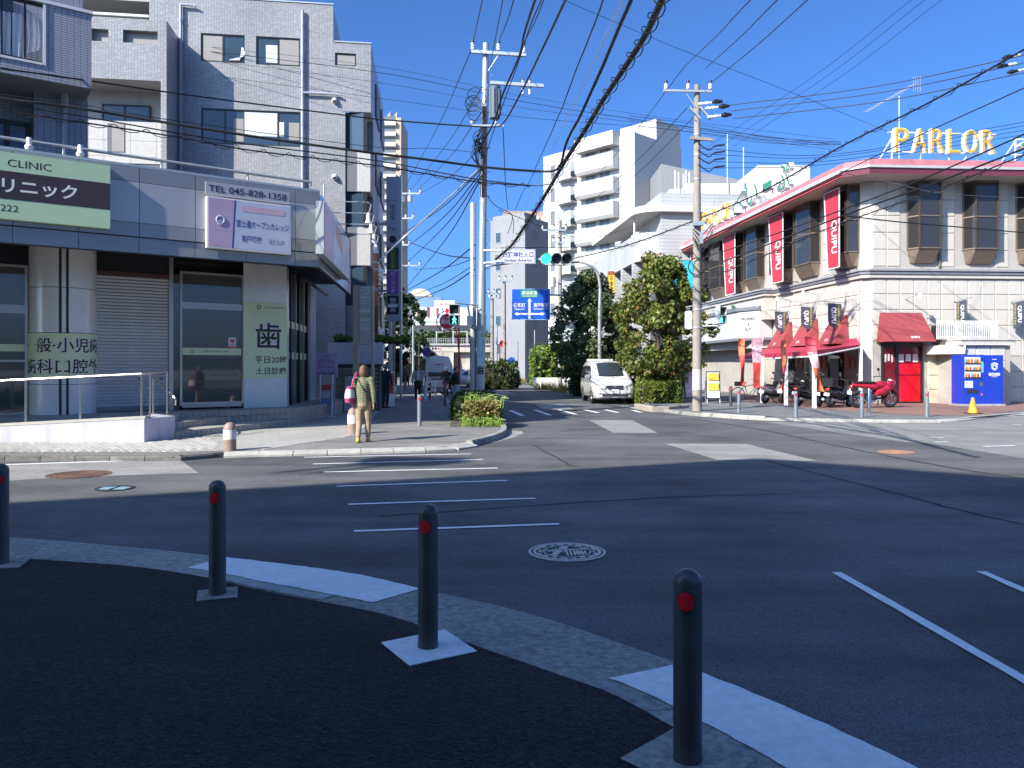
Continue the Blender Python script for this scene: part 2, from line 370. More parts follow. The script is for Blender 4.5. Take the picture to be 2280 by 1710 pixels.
# --- near pavement with its kerb
def resample(pts,step):
    pts=smooth_pts(pts,10);out=[pts[0]];acc=0
    for a,b in zip(pts,pts[1:]):
        l=(b-a).length;t=step-acc
        while t<=l:out.append(a.lerp(b,t/l));t+=step
        acc=(acc+l)%step if l+acc>=step else acc+l
    if (pts[-1]-out[-1]).length>.06:out.append(pts[-1])
    return out
outer_px=[(-560,1178),(-260,1183),(29,1198),(172,1209),(343,1224.6),(462,1237.6),(760,1275),(934,1312),(1181,1369),(1460,1461.6),(1571,1503),(1786,1592),(1932,1660),(2035,1710),(2300,1850)]
inner_px=[(-560,1225),(-260,1232),(113,1255.5),(300,1270),(462,1295),(577,1323),(760,1358),(851,1377),(933,1403),(1064,1451),(1267,1523),(1366,1560),(1503,1636),(1650,1722),(1800,1830)]
oc=[Vector(gz(x,y)) for x,y in outer_px];ic=[Vector(gz(x,y)) for x,y in inner_px]
NK=90
def param(pts,n):
    p=smooth_pts(pts,12);L=[0]
    for a,b in zip(p,p[1:]):L.append(L[-1]+(b-a).length)
    out=[]
    for i in range(n+1):
        t=L[-1]*i/n;j=max(k for k in range(len(L)) if L[k]<=t+1e-9);j=min(j,len(p)-2)
        out.append(p[j].lerp(p[j+1],(t-L[j])/max(1e-9,L[j+1]-L[j])))
    return out
OC,IC=param(oc,NK),param(ic,NK)
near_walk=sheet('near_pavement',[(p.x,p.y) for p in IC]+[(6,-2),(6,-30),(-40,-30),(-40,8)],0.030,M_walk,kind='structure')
def prof(i,f,zofs=0.0):# f 0 road edge .. 1 pavement edge
    p=OC[i].lerp(IC[i],f);z=0.006+(0.026)*min(1,f/0.80)+zofs
    return (p.x,p.y,z)
STEP=9
for s in range(0,NK,STEP):
    mb=MB();n=STEP;fr=[0,0.40,0.785,0.80,1.0]
    vs=[]
    for k in range(n+1):
        i=s+k
        vs+=[prof(i,f) for f in fr]
        p=OC[i];vs.append((p.x,p.y,-0.02));p=IC[i];vs.append((p.x,p.y,-0.02))
    for k in (0,):# joint: pull the first ring in by 8 mm
        d=(OC[s+1]-OC[s]).normalized()*0.006
        for j in range(7):vs[j]=(vs[j][0]+d.x,vs[j][1]+d.y,vs[j][2])
    fs=[]
    for k in range(n):
        o=k*7;q=o+7
        fs+=[(o+j,q+j,q+j+1,o+j+1) for j in range(4)]+[(o+5,q+5,q,o),(o+4,q+4,q+6,o+6)]
    fs+=[(0,1,2,3,4,6,5),(n*7,n*7+5,n*7+6,n*7+4,n*7+3,n*7+2,n*7+1)]
    mb.add(vs,fs).build('kerb_stone',M_kerb,near_walk)
def nearest(px):# ring index whose outer point is closest to the pixel column
    g=gz(*px);return min(range(NK+1),key=lambda i:(OC[i]-g).length)
def painted(i0,i1,name='painted_kerb_mark',f0=0.01,f1=0.785,cut0=0.0,cut1=0.0,mat=None):
    mb=MB();k=30;row=[]
    for j in range(k+1):
        for f in (f0,(f0+f1)/2,f1):
            t=i0+(i1-i0)*(j/k)+(cut0*(1-j/k)+cut1*(j/k))*f
            a=min(max(int(t),0),NK-1);w=t-a
            p,q=prof(a,f,0.004),prof(a+1,f,0.004)
            e=random.uniform(-0.004,0.004) if (j in (0,k) or f != (f0+f1)/2) else 0
            row.append((p[0]+(q[0]-p[0])*w+e,p[1]+(q[1]-p[1])*w+e,p[2]+(q[2]-p[2])*w+0.001))
    mb.add(row,[(j*3+c,j*3+c+1,j*3+c+4,j*3+c+3) for j in range(k) for c in (0,1)])
    return mb.build(name,mat or pm('worn_white_kerb_paint',(0.80,0.80,0.79),0.75,var=0.14,scale=16,bump=0.25,bscale=70),near_walk)
painted(nearest((505,1244)),nearest((948,1316)),cut0=-1.5,cut1=0.2)
painted(nearest((1512,1483)),NK,cut0=1.2)
painted(nearest((590,1253)),nearest((860,1297)),f0=0.81,f1=0.98,name='faded_kerb_mark',mat=pm('faded_kerb_paint',(.36,.36,.34),.85,var=.3,scale=14))

# bollards
M_boll=pm('bollard_dark_grey',(0.075,0.077,0.080),0.36,var=0.3,scale=7,metal=0.2,stain=0.3)
M_boll2=pm('bollard_grey',(0.20,0.235,0.26),0.4,var=0.12,scale=6,metal=0.2,stain=0.2)
def bollard(pos,h,r,mat,label,face=(-0.35,-1.0),plate=None,group='bollards along the pavements',refl=0.85):
    t=thing('bollard',label,'bollard',pos,0,group)
    pr=[(r*1.04,0),(r*1.04,0.02),(r,0.03),(r,h-r*0.92)]+[(r*math.cos(a),h-r*0.92+r*0.92*math.sin(a)) for a in [i*math.pi/16 for i in range(1,9)]]
    MB().lathe(pr,n=28).build('post',mat,t,smooth=50)
    f=Vector((face[0],face[1],0)).normalized();zc=h*refl
    for nm,rr,off,m in (('reflector_rim',r*0.66,0.006,M_dark),('reflector',r*0.58,0.010,M_red)):
        q=MB();c=Vector((0,0,zc))
        side=Vector((-f.y,f.x,0));k=20;ring=[]
        for i in range(k):
            a=2*math.pi*i/k;x=rr*math.cos(a);z=rr*1.12*math.sin(a)
            d=math.sqrt(max(0,r*r-x*x))+off
            ring.append(c+side*x+f*d+Vector((0,0,z)))
        q.add(ring+[p-f*0.02 for p in ring]+[c+f*(r+off+0.004)],[(i,(i+1)%k,2*k) for i in range(k)]+[(k+i,k+(i+1)%k,(i+1)%k,i) for i in range(k)])
        q.build(nm,m,t,smooth=50)
    if plate:
        a,m,w=plate
        p=MB().prism([(-w,-w),(w,-w*1.02),(w*1.03,w),(-w,w*0.98)],0.001,0.006)
        o=p.build('base_plate',m,t);o.rotation_euler=(0,0,a)
    return t
M_plateW=pm('base_plate_white',(0.78,0.78,0.78),0.7,var=0.15,scale=12,bump=0.2)
bollard(gz(1531,1692,0.03),0.765,0.057,M_boll,'dark grey bollard closest to the viewer beside a long white kerb mark',plate=(0.75,M_kerb,0.19))
bollard(gz(953,1441,0.03),0.805,0.056,M_boll,'dark grey bollard on a clean white diamond base plate',face=(-0.15,-1),plate=(0.55,M_plateW,0.20))
bollard(gz(484,1323,0.03),0.79,0.057,M_boll,'dark grey bollard on a worn base at the end of the white kerb mark',face=(0.05,-1),plate=(0.35,M_kerb,0.13))
bollard(gz(2,1255,0.03),0.80,0.058,M_boll,'dark grey bollard cut by the left edge of the picture',face=(0.4,-1),plate=(0.3,M_kerb,0.18))

# manholes
M_iron=pm('cast_iron',(0.50,0.48,0.45),0.5,metal=0.25,var=0.25,scale=20)
M_irond=pm('cast_iron_recess',(0.035,0.035,0.037),0.7,metal=0.2)
M_rust=pm('rusty_iron',(0.17,0.10,0.075),0.75,metal=0.3,var=0.35,scale=15,bump=0.3)
M_orange=pm('orange_iron',(0.45,0.20,0.09),0.75,var=0.3,scale=14)
def manhole(px,r,label,m_rim,m_cov,detail):
    g=gz(*px);t=thing('manhole_cover',label,'manhole',(g.x,g.y,0.004))
    MB().lathe([(r,0),(r,0.006),(r*0.93,0.007),(r*0.93,0.003)],n=48).build('rim',m_rim,t)
    MB().lathe([(r*0.93,0.003),(0.0005,0.003)],n=48).build('cover',m_cov,t)
    mb=MB()
    if detail==2:
        for ra,rb in ((0.88,0.80),(0.62,0.585)):
            mb.lathe([(r*ra,0.003),(r*ra,0.008),(r*rb,0.008),(r*rb,0.003)],n=48)
        for k in range(18):
            a0=2*math.pi*k/18;w=0.11 if k%2 else 0.065;ra,rb=(0.80,0.70) if k%3 else (0.74,0.64)
            mb.prism([(r*ra*math.cos(a0-w),r*ra*math.sin(a0-w)),(r*ra*math.cos(a0+w),r*ra*math.sin(a0+w)),(r*rb*math.cos(a0+w),r*rb*math.sin(a0+w)),(r*rb*math.cos(a0-w),r*rb*math.sin(a0-w))],0.003,0.008)
        def clip(x,lim):return max(-lim,min(lim,x))
        for j in range(-5,6):# the cable-bridge picture: deck and stays
            x=j*r*0.095;lim=math.sqrt(max(0,(0.56*r)**2-x*x))
            if j<0:mb.prism([(x-.004,-lim*0.2),(x+.008,-lim*0.2),(x+.016+r*0.1,lim*0.75),(x+.002+r*0.1,lim*0.75)],0.003,0.008)
            else:mb.prism([(x-.010,-lim*0.8),(x+.006,-lim*0.8),(x+.004,lim*0.35-abs(j)*0.006),(x-.010,lim*0.35)],0.003,0.008)
        mb.prism([(-r*0.42,-r*0.33),(-r*0.28,-r*0.44),(r*0.06,r*0.5),(-r*0.10,r*0.52)],0.003,0.009)
        mb.prism([(-r*0.55,r*0.02),(r*0.54,r*0.22),(r*0.52,r*0.30),(-r*0.55,r*0.10)],0.003,0.009)
        mb.ell((r*0.30,-r*0.12,0.004),(r*0.16,r*0.12,0.006),14,6)
    else:
        for ra in (0.78,0.52,0.28):mb.lathe([(r*ra,0.003),(r*ra,0.007),(r*(ra-0.09),0.007),(r*(ra-0.09),0.003)],n=40)
        for k in range(16):
            a0=2*math.pi*k/16;mb.prism([(r*ra*math.cos(a0+w),r*ra*math.sin(a0+w)) for ra,w in ((0.9,-.05),(0.9,.05),(0.8,.05),(0.8,-.05))],0.003,0.007)
    mb.build('relief',m_rim,t)
    return t
manhole((1262.5,1230),0.335,'round iron manhole cover with a raised bridge picture on the dark road',M_iron,M_irond,2)
manhole((176,1057),0.44,'wide brown manhole cover in the pale strip before the clinic kerb',M_rust,M_rust,1)
manhole((1995,1007),0.32,'orange-ringed manhole cover out on the sunlit road',M_orange,M_old,1)
g=gz(256,1088);t=thing('valve_cover','small oval valve cover with faded blue paint in the road','valve cover',(g.x,g.y,0.004))
MB().lathe([(0.24,0),(0.24,0.006),(0.205,0.006),(0.205,0.002),(0.001,0.002)],n=32).build('frame',M_irond,t)
for sx in (-1,1):MB().prism([(sx*0.03,-0.11),(sx*0.17,-0.09),(sx*0.18,0.07),(sx*0.03,0.12)],0.002,0.007).build('blue_plate',pm('faded_blue',(0.22,0.36,0.45),0.6,var=0.2,scale=20),t)

# --- far left pavement
ZW=0.08
lw_px=[(-420,1022),(0,1016.7),(385,1016.7),(498,1008),(552,1006),(700,1003),(880,998),(991,994),(1052,986),(1098,975),(1127,962),(1128,950),(1120,938),(1092,915),(1045,905),(1004,897),(986,880),(967,868),(952,855)]
lw=[gz(x,y,ZW) for x,y in lw_px]
walk_l=sheet('left_pavement',[(p.x,p.y) for p in lw]+[(-8.2,95),(-40,95),(-40,12)],ZW-0.002,M_walk2,kind='structure')
def kerb_run(pts,parent,z,mat,L=0.6,w=0.15,name='kerb_stone',drop=0.0,flat=0.0):
    """separate kerb stones along a line; the road lies to the right of the direction of travel"""
    q=resample(pts,L)
    for a,b in zip(q,q[1:]):
        d=(b-a).normalized();n=Vector((d.y,-d.x,0));a2=a+d*0.006;b2=b-d*0.006
        h=z-drop;mb=MB()
        pr=[(-w,-0.02),(0.0+flat,-0.02),(0.0+flat,max(0.012,h-0.03-(0.02 if flat else 0))),(-0.02,h),(-w,h)]
        vs=[(e.x+n.x*x,e.y+n.y*x,zz) for e in (a2,b2) for x,zz in pr]
        mb.add(vs,[(0,1,2,3,4),(9,8,7,6,5)]+[(i,i+5,(i+1)%5+5,(i+1)%5) for i in range(5)])
        mb.build(name,mat,parent)
M_kerbL=pm('pale_kerb',(0.40,0.385,0.34),0.85,var=0.25,scale=8,bump=0.3,rnd=0.1)
M_kerbD=pm('grimy_kerb',(0.15,0.145,0.13),0.9,var=0.4,scale=9,bump=0.4,rnd=0.12)
kerb_run([Vector((p.x,p.y,0)) for p in lw[:4]],walk_l,ZW+0.012,M_kerbD,L=0.6)
kerb_run([Vector((p.x,p.y,0)) for p in lw[3:9]],walk_l,ZW+0.004,M_kerbL,L=0.6,flat=0.14)
kerb_run([Vector((p.x,p.y,0)) for p in lw[8:14]],walk_l,ZW+0.05,M_kerb,L=0.5)
kerb_run([Vector((p.x,p.y,0)) for p in lw[13:]],walk_l,ZW+0.012,M_kerbL,L=1.2,flat=0.1)
# loose gutter apron at the point of the island
sheet('gutter_apron',[gz(x,y) for x,y in [(1055,992),(1100,986),(1140,976),(1166,966),(1162,960),(1132,958),(1128,972),(1098,983)]],0.006,M_patch,walk_l)
FC=Fr(-10.1,15.2,0.814,0.581)
M_paver=pm('beige_paver',(0.42,0.405,0.365),0.85,var=0.16,scale=6,bump=0.25,bscale=90,rnd=0.13)
M_paver_bed=pm('paver_joint',(0.17,0.165,0.15),0.9,var=0.2)
M_floor=tiled('fine_paving',(0.42,0.405,0.36),(0.36,0.35,0.315),(0.20,0.195,0.18),0.62,0.1,mw=0.008,rough=0.85,offset=0.5)
# the small paving runs across the facade line; beyond arm's length its joints are in the material
mt=M_floor.node_tree;sp=[n for n in mt.nodes if n.type=='SEPXYZ'][0];cb=[n for n in mt.nodes if n.type=='COMBXYZ'][0]
for l in list(mt.links):
    if l.to_node==cb:mt.links.remove(l)
mt.links.new(sp.outputs[1],cb.inputs[0]);mt.links.new(sp.outputs[0],cb.inputs[1])
pv_px=[(-420,1012),(0,1007.5),(385,1007.5),(500,1003.5),(589,1000.5),(790,968),(830,931),(851,909),(800,895),(640,905),(520,925),(390,935),(0,950),(-420,955)]
inv=Matrix.Rotation(-FC.rot,4,'Z')
def loc_fc(p):q=inv @ Vector((p[0]-FC.A[0],p[1]-FC.A[1],0));return q.x,q.y
pav=at_frame('paved_forecourt',FC,'pale small-paver forecourt before the clinic steps','paving');del pav['category'];pav['kind']='structure'
pl=[loc_fc(gz(x,y,ZW)) for x,y in pv_px]
MB().add([(u,d,ZW+0.003) for u,d in pl],[tuple(range(len(pl)))]).build('paving_bed',M_floor,pav)
pmesh=MB().add([(-.047,-.303,0),(.047,-.303,0),(.047,.303,0),(-.047,.303,0),(-.044,-.30,.009),(.044,-.30,.009),(.044,.30,.009),(-.044,.30,.009)],[(4,5,6,7),(0,1,5,4),(1,2,6,5),(2,3,7,6),(3,0,4,7)]).mesh('paver',M_paver)
cnt=0
for iu in range(-30,90):
    for idd in range(-8,8):
        u,d=iu*0.1,idd*0.62+(0.31 if iu%2 else 0);p=FC.w(u,d,ZW)
        x,y=CX+F*p.x/p.y,HZ+F*(CH-ZW)/p.y
        if-30<x<480 and y<1004.5-max(0,x-385)*0.05 and y>986-max(0,x-330)*0.10 and cnt<298:
            place('paver',pmesh,pav,loc=(u,d,ZW+0.002));cnt+=1
# concrete edging between the forecourt and the asphalt walk
e=[gz(x,y,ZW) for x,y in [(589,1001),(690,985),(790,968),(830,931),(853,907),(872,888)]]
kerb_run([Vector((p.x,p.y,0)) for p in e],walk_l,ZW+0.004,M_kerbL,L=0.8,w=0.12,name='edging_stone')

# --- right pavement
rw_px=[(1186,858),(1222,866),(1300,878),(1418,893),(1440,903),(1468,910),(1500,916),(1562,922),(1640,927),(1703,930.5),(1800,932),(1960,934.5),(2085,935),(2135,932),(2280,919),(2700,893)]
rw=[gz(x,y,ZW) for x,y in rw_px]
walk_r=sheet('right_pavement',[(p.x,p.y) for p in rw]+[(60,36),(60,95),(0,95)],ZW-0.002,pm('grey_pavement',(0.17,0.175,0.17),0.88,var=0.25,scale=1.5,bump=0.4,bscale=120),kind='structure')
kerb_run([Vector((p.x,p.y,0)) for p in rw[:8]],walk_r,ZW+0.02,M_kerb,L=1.0)
kerb_run([Vector((p.x,p.y,0)) for p in rw[7:10]],walk_r,ZW+0.05,M_kerbL,L=0.6)
kerb_run([Vector((p.x,p.y,0)) for p in rw[9:]],walk_r,ZW+0.004,M_kerbL,L=0.8,flat=0.1)
M_redpave=tiled('red_brick_paving',(0.28,0.15,0.115),(0.22,0.115,0.09),(0.20,0.14,0.12),0.21,0.105,mw=0.008,rough=0.85,offset=0.5)
mt=M_redpave.node_tree;sp=[n for n in mt.nodes if n.type=='SEPXYZ'][0];cb=[n for n in mt.nodes if n.type=='COMBXYZ'][0]
for l in list(mt.links):
    if l.to_node==cb:mt.links.remove(l)
mt.links.new(sp.outputs[0],cb.inputs[0]);mt.links.new(sp.outputs[1],cb.inputs[1])
sheet('red_paving',[gz(x,y,ZW) for x,y in [(1640,890),(1720,897),(1800,909),(1860,913),(1960,920),(2010,924),(2185,925),(2320,907),(2320,880),(1640,870)]],ZW+0.004,M_redpave,walk_r)
for (x,y),lab in [((1645,919),'slim grey bollard standing next to the leaning concrete utility pole'),((1772,929),'grey red-dotted bollard between the canopy posts and the road'),((1919,929),'grey red-dotted bollard in front of the red scooter'),((2064,928),'grey red-dotted bollard before the vending machine corner')]:
    bollard(gz(x,y,ZW),0.80,0.057,M_boll2,lab,face=(-0.25,-1))
bollard(gz(1627,905,ZW),0.80,0.057,M_boll,'dark shaded bollard beside the blue poster on the parlor wall',face=(0,-1))
bollard(gz(934,948,ZW),0.82,0.057,M_boll2,'grey bollard with a bright red dot in the middle of the left walkway',face=(0.1,-1))
bollard(gz(930.5,879,ZW),0.82,0.057,M_boll,'brown shaded bollard directly behind the red-dotted walkway bollard',face=(0.1,-1))
bollard(gz(991,905,ZW),0.85,0.057,M_boll,'dark bollard beside the person in white trousers',face=(0.1,-1))
bollard(gz(957,888,ZW),0.85,0.057,M_boll,'dark bollard near the white railing by the waiting van',face=(0.1,-1))
bollard(gz(939,876,ZW),0.85,0.057,pm('bollard_brown',(0.14,0.10,0.085),0.6),'thin brown bollard on the walkway before the van',face=(0.1,-1))
bollard(gz(903,868,ZW),0.85,0.05,MATS['bollard_brown'],'distant brown bollard at the edge of the shop walkway',face=(0.1,-1))
# stubby two-tone bollards
M_bb=pm('bollard_rusty_brown',(0.30,0.21,0.17),0.55,var=0.25,scale=8,bump=0.15,bscale=30)
def stub(px,h,r,label):
    g=gz(*px,ZW);t=thing('short_bollard',label,'bollard',g,0,'short brown bollards before the clinic')
    MB().lathe([(r,0),(r,h*0.40)],n=24).build('base',M_bb,t,smooth=40)
    MB().lathe([(r*1.01,h*0.40),(r*1.01,h*0.74)],n=24).build('white_band',pm('chipped_white_band',(0.66,0.64,0.60),0.6,var=0.2,scale=12),t,smooth=40)
    MB().lathe([(r*0.98,h*0.74)]+[(r*0.98*math.cos(a),h*0.74+h*0.26*math.sin(a)) for a in [i*math.pi/16 for i in range(0,9)]],n=24).build('dome',M_bb,t,smooth=50)
stub((511.7,1003),0.52,0.115,'short rusty bollard with white band at the forecourt edge')
stub((786,966),0.60,0.125,'short brown bollard with white band beside the walking woman')
# ================================================================ CLINIC (left corner)
M_tileA=tiled('blue_grey_tile',(0.43,0.43,0.44),(0.38,0.38,0.40),(0.11,0.12,0.16),0.125,0.052,mw=0.0065,offset=0.0)
M_tileB=tiled('pale_blue_tile',(0.34,0.335,0.34),(0.50,0.49,0.475),(0.15,0.15,0.165),0.10,0.047,mw=0.005,offset=0.0,spread=0.35)
M_fascia=pm('glazed_blue_panel',(0.40,0.41,0.42),0.10,metal=0.1,var=0.05,scale=1.0,rnd=0.04)
M_fasciaD=pm('glazed_dark_panel',(0.25,0.265,0.28),0.12,metal=0.1,var=0.05,scale=1.0,rnd=0.05)
M_joint=pm('dark_joint',(0.03,0.032,0.036),0.7,var=0)
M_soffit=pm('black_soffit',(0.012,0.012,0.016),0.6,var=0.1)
M_column=pm('pale_grey_cladding',(0.80,0.79,0.77),0.2,metal=0.0,var=0.1,scale=2,coat=0.4)
M_green=pm('sign_green',(0.52,0.70,0.44),0.45,var=0.04)
M_green2=pm('sign_film_green',(0.72,0.84,0.50),0.4,var=0.05,scale=1.5)
M_brown=pm('sign_brown',(0.055,0.035,0.042),0.4,var=0.05)
M_wallbase=pm('white_painted_render',(0.50,0.50,0.56),0.8,var=0.10,scale=2.5,bump=0.5,bscale=45,stain=0.18)
M_cop=pm('grey_coping',(0.42,0.40,0.36),0.8,var=0.15,scale=5,bump=0.2)
M_roof=pm('flat_roof',(0.25,0.25,0.25),0.9)
cl=at_frame('dental_clinic',FC,'low corner clinic building with glossy blue fascia, round column and green signs','building')
DS=2.95  # shopfront plane
zfb,zft=4.08,5.92
uR=FC.hit(712,590)[0]  # fascia ends at the street corner
SHOP_Z=4.42
UL=-9.0
# second frame: the street side
cor=FC.w(uR,0,0);FS=Fr(cor.x,cor.y,SX,SY)
inv_fc=Matrix.Rotation(-FC.rot,4,'Z') @ Matrix.Translation((-FC.A[0],-FC.A[1],0))
def fc_of(p):q=inv_fc @ Vector(p);return (q.x,q.y,q.z)
def fs_pt(u,d,z):return fc_of(FS.w(u,d,z))
Ls=7.2
# body of the low building: roof slab + back fill
MB().add([fc_of(FC.w(UL,0.12,z)) for z in (SHOP_Z,5.7)]+[fs_pt(0.1,0.12,z) for z in (SHOP_Z,5.7)]+[fs_pt(Ls,0.1,z) for z in (SHOP_Z,5.7)]+[fs_pt(Ls,10,z) for z in (SHOP_Z,5.7)]+[fc_of(FC.w(UL,12,z)) for z in (SHOP_Z,5.7)],
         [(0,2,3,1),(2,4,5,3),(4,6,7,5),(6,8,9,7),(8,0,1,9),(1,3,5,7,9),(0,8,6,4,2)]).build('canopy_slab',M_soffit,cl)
# fascia: two bands of glazed panels, own pieces
zmid=4.42
ed=[UL+i*1.15 for i in range(0,30)];ed=[u for u in ed if u<uR-0.5]+[uR]
bands=((zfb,zmid-0.012,M_fasciaD),(zmid+0.012,4.72,M_fasciaD),(4.73,5.60,M_fascia),(5.61,zft,M_fasciaD))
for a,b in zip(ed,ed[1:]):
    if b<-1.5:continue
    for z0,z1,m in bands:
        MB().box(a+0.006,b-0.006,0.0 if z0>zfb else 0.03,0.10,z0,z1).build('fascia_panel',m,cl)
for k in range(7):
    u0,u1=k*Ls/7+0.01,(k+1)*Ls/7-0.006
    for z0,z1,m in bands:
        MB().add([fs_pt(u,d,z) for z in (z0,z1) for u,d in ((u0,0),(u1,0),(u1,0.10),(u0,0.10))],[(0,3,2,1),(4,5,6,7),(0,1,5,4),(1,2,6,5),(2,3,7,6),(3,0,4,7)]).build('fascia_panel',m,cl)
MB().box(UL,uR,0.035,0.11,zfb-0.02,zft+0.005).build('fascia_backing',M_joint,cl)
MB().add([fs_pt(u,d,z) for z in (zfb-0.02,zft+0.005) for u,d in ((0.05,0.04),(Ls,0.04),(Ls,0.11),(0.05,0.11))],[(0,3,2,1),(4,5,6,7),(0,1,5,4),(1,2,6,5),(2,3,7,6),(3,0,4,7)]).build('fascia_backing',M_joint,cl)
MB().box(UL,uR,0.0,0.25,zft+0.006,zft+0.06).build('parapet_cap',M_galv,cl)
# rail along the top
mb=MB();zr=6.22
mb.path([(UL,0.3,zr),(uR-0.1,0.3,zr),fs_pt(0.5,0.3,zr)],0.035,8)
for u in [UL+0.6+i*1.9 for i in range(9)]:mb.tube((u,0.3,zft),(u,0.3,zr),0.025)
mb.build('roof_rail',M_galv,cl,smooth=40)
# roof spotlights on the rail
def lamp_on_roof(px,lab):
    u,z=FC.hit(px[0],px[1],0.15);w=FC.w(u,0.15,0)
    t=thing('roof_floodlight',lab,'floodlight',(w.x,w.y,zft+0.02),0,'floodlights above the clinic sign')
    h=z-zft-0.12
    MB().tube((0,0,0),(0.0,0,h),0.018).build('bracket',M_galv,t)
    MB().lathe([(0.001,h-0.02),(0.07,h),(0.085,h+0.06),(0.05,h+0.12),(0.055,h+0.2),(0.045,h+0.24),(0.001,h+0.25)],n=16).build('housing',M_white,t,smooth=40)
lamp_on_roof((65,322),'white floodlight on the clinic roof rail, nearer the picture edge')
lamp_on_roof((179,338),'white floodlight on the clinic roof rail, above the dark sign band')
# --- big green sign
u1,zt=FC.hit(245,370,-0.14);_,zb=FC.hit(245,509,-0.14);_,za=FC.hit(245,409.5,-0.14);_,zc=FC.hit(245,467,-0.14)
u0=u1-6.0
w=FC.w(0,0,0);sg=thing('clinic_sign','long green sign with dark brown band and white katakana on the clinic fascia','sign',(FC.A[0],FC.A[1],0),FC.rot)
MB().box(u0,u1,-0.13,-0.005,zb,zt).build('box',M_green,sg)
MB().box(u0,u1+0.002,-0.142,-0.131,zb+0.0,zc-0.004).build('lower_board',M_green,sg)
MB().box(u0,u1+0.002,-0.146,-0.131,zc,za).build('brown_band',M_brown,sg)
MB().box(u0,u1+0.002,-0.142,-0.131,za+0.004,zt).build('upper_board',M_green,sg)
def fct(body,mat,par,xl,xr,ytop,ybot,d,**k):
    a,z1=FC.hit(xl,ytop,d);b,_=FC.hit(xr,ytop,d);_,z0=FC.hit(xl,ybot,d)
    return text(body,mat,par,(a+b)/2,(z0+z1)/2,d,w=b-a,h=z1-z0,**k)
fct('CLINIC',M_txtdark,sg,17,115,353.5,370,-0.1438)
fct('DENTAL',M_txtdark,sg,-110,-5,338,353,-0.1438)
fct('リニック',M_txtwhite,sg,4,172,394,428,-0.1478,bold=0.02)
fct('デンタルク',M_txtwhite,sg,-190,-10,370,402,-0.1478,bold=0.02)
fct('222',M_txtdark,sg,1,41,454,469,-0.1438)
fct('045-392-8',M_txtdark,sg,-160,-6,430,450,-0.1438)
# --- phone number board and college sign
u0,u1,z0,z1=FC.rect(457,403,432,644,-0.08)
ts=thing('phone_number_board','grey board reading TEL with a phone number above the lilac sign','sign',(FC.A[0],FC.A[1],0),FC.rot)
MB().box(u0,u1,-0.09,-0.05,z0,z1).build('board',pm('grey_board',(0.40,0.42,0.46),0.45,var=0.04),ts)
text('TEL 045-828-1358',pm('navy_lettering',(0.015,0.02,0.06),0.5,var=0),ts,(u0+u1)/2,(z0+z1)/2+0.0,-0.095,w=(u1-u0)*0.93,h=(z1-z0)*0.52,bold=0.012)
u0,u1,z0,z1=FC.rect(459,437,534,645,-0.08);z0=z1-1.16
cs=thing('college_sign','white and lilac framed sign with navy Japanese lettering on the fascia','sign',(FC.A[0],FC.A[1],0),FC.rot)
MB().box(u0,u1,-0.16,-0.005,z0,z1).build('frame',M_white,cs)
M_sgw=pm('sign_pale_blue',(0.52,0.56,0.68),0.35,var=0.05);M_pink=pm('sign_lilac',(0.50,0.36,0.52),0.35,var=0.08)
um=u0+(u1-u0)*0.30
MB().prism([(um,z0+.03),(u1-.03,z0+.03),(u1-.03,z1-.03),(um+0.06,z1-.03)],-0.163,-0.158,'y').build('white_field',M_sgw,cs)
MB().prism([(u0+.03,z0+.03),(um-0.03,z0+.03),(um+0.03,z1-.03),(u0+.03,z1-.03)],-0.163,-0.158,'y').build('lilac_field',M_pink,cs)
MB().prism([(um-0.03,z0+.03),(um,z0+.03),(um+0.06,z1-.03),(um+0.03,z1-.03)],-0.165,-0.158,'y').build('divider',M_txtblue,cs)
W=u1-u0;Hh=z1-z0
def rr(x0,x1,zz0,zz1,k=6):
    r=(zz1-zz0)/2;c=(zz0+zz1)/2
    return [(x1-r+r*math.sin(math.pi*i/k),c-r*math.cos(math.pi*i/k)) for i in range(k+1)]+[(x0+r-r*math.sin(math.pi*i/k),c+r*math.cos(math.pi*i/k)) for i in range(k+1)]
MB().prism(rr(u0+W*.39,u0+W*.93,z0+Hh*.77,z0+Hh*.89),-0.166,-0.158,'y').build('pink_bar',pm('faded_pink',(0.62,0.42,0.50),0.4,var=0.1,scale=4),cs)
text('富士通オープンカレッジ',M_txtblue,cs,u0+W*.655,z0+Hh*.53,-0.168,w=W*.64,h=Hh*.15,bold=0.012)
text('東戸塚校',M_txtblue,cs,u0+W*.515,z0+Hh*.235,-0.168,w=W*.24,h=Hh*.14,bold=0.012)
text('当ビル2F',M_txtblue,cs,u0+W*.82,z0+Hh*.22,-0.168,w=W*.19,h=Hh*.11)
q=MB();q.torus((u0+W*.15,-0.166,z0+Hh*.56),0.085,0.016,20,6,'y');q.torus((u0+W*.15,-0.166,z0+Hh*.50),0.05,0.012,20,6,'y');q.build('emblem',M_sgw,cs)
text('Open College',M_sgw,cs,u0+W*.15,z0+Hh*.37,-0.167,w=W*.2)
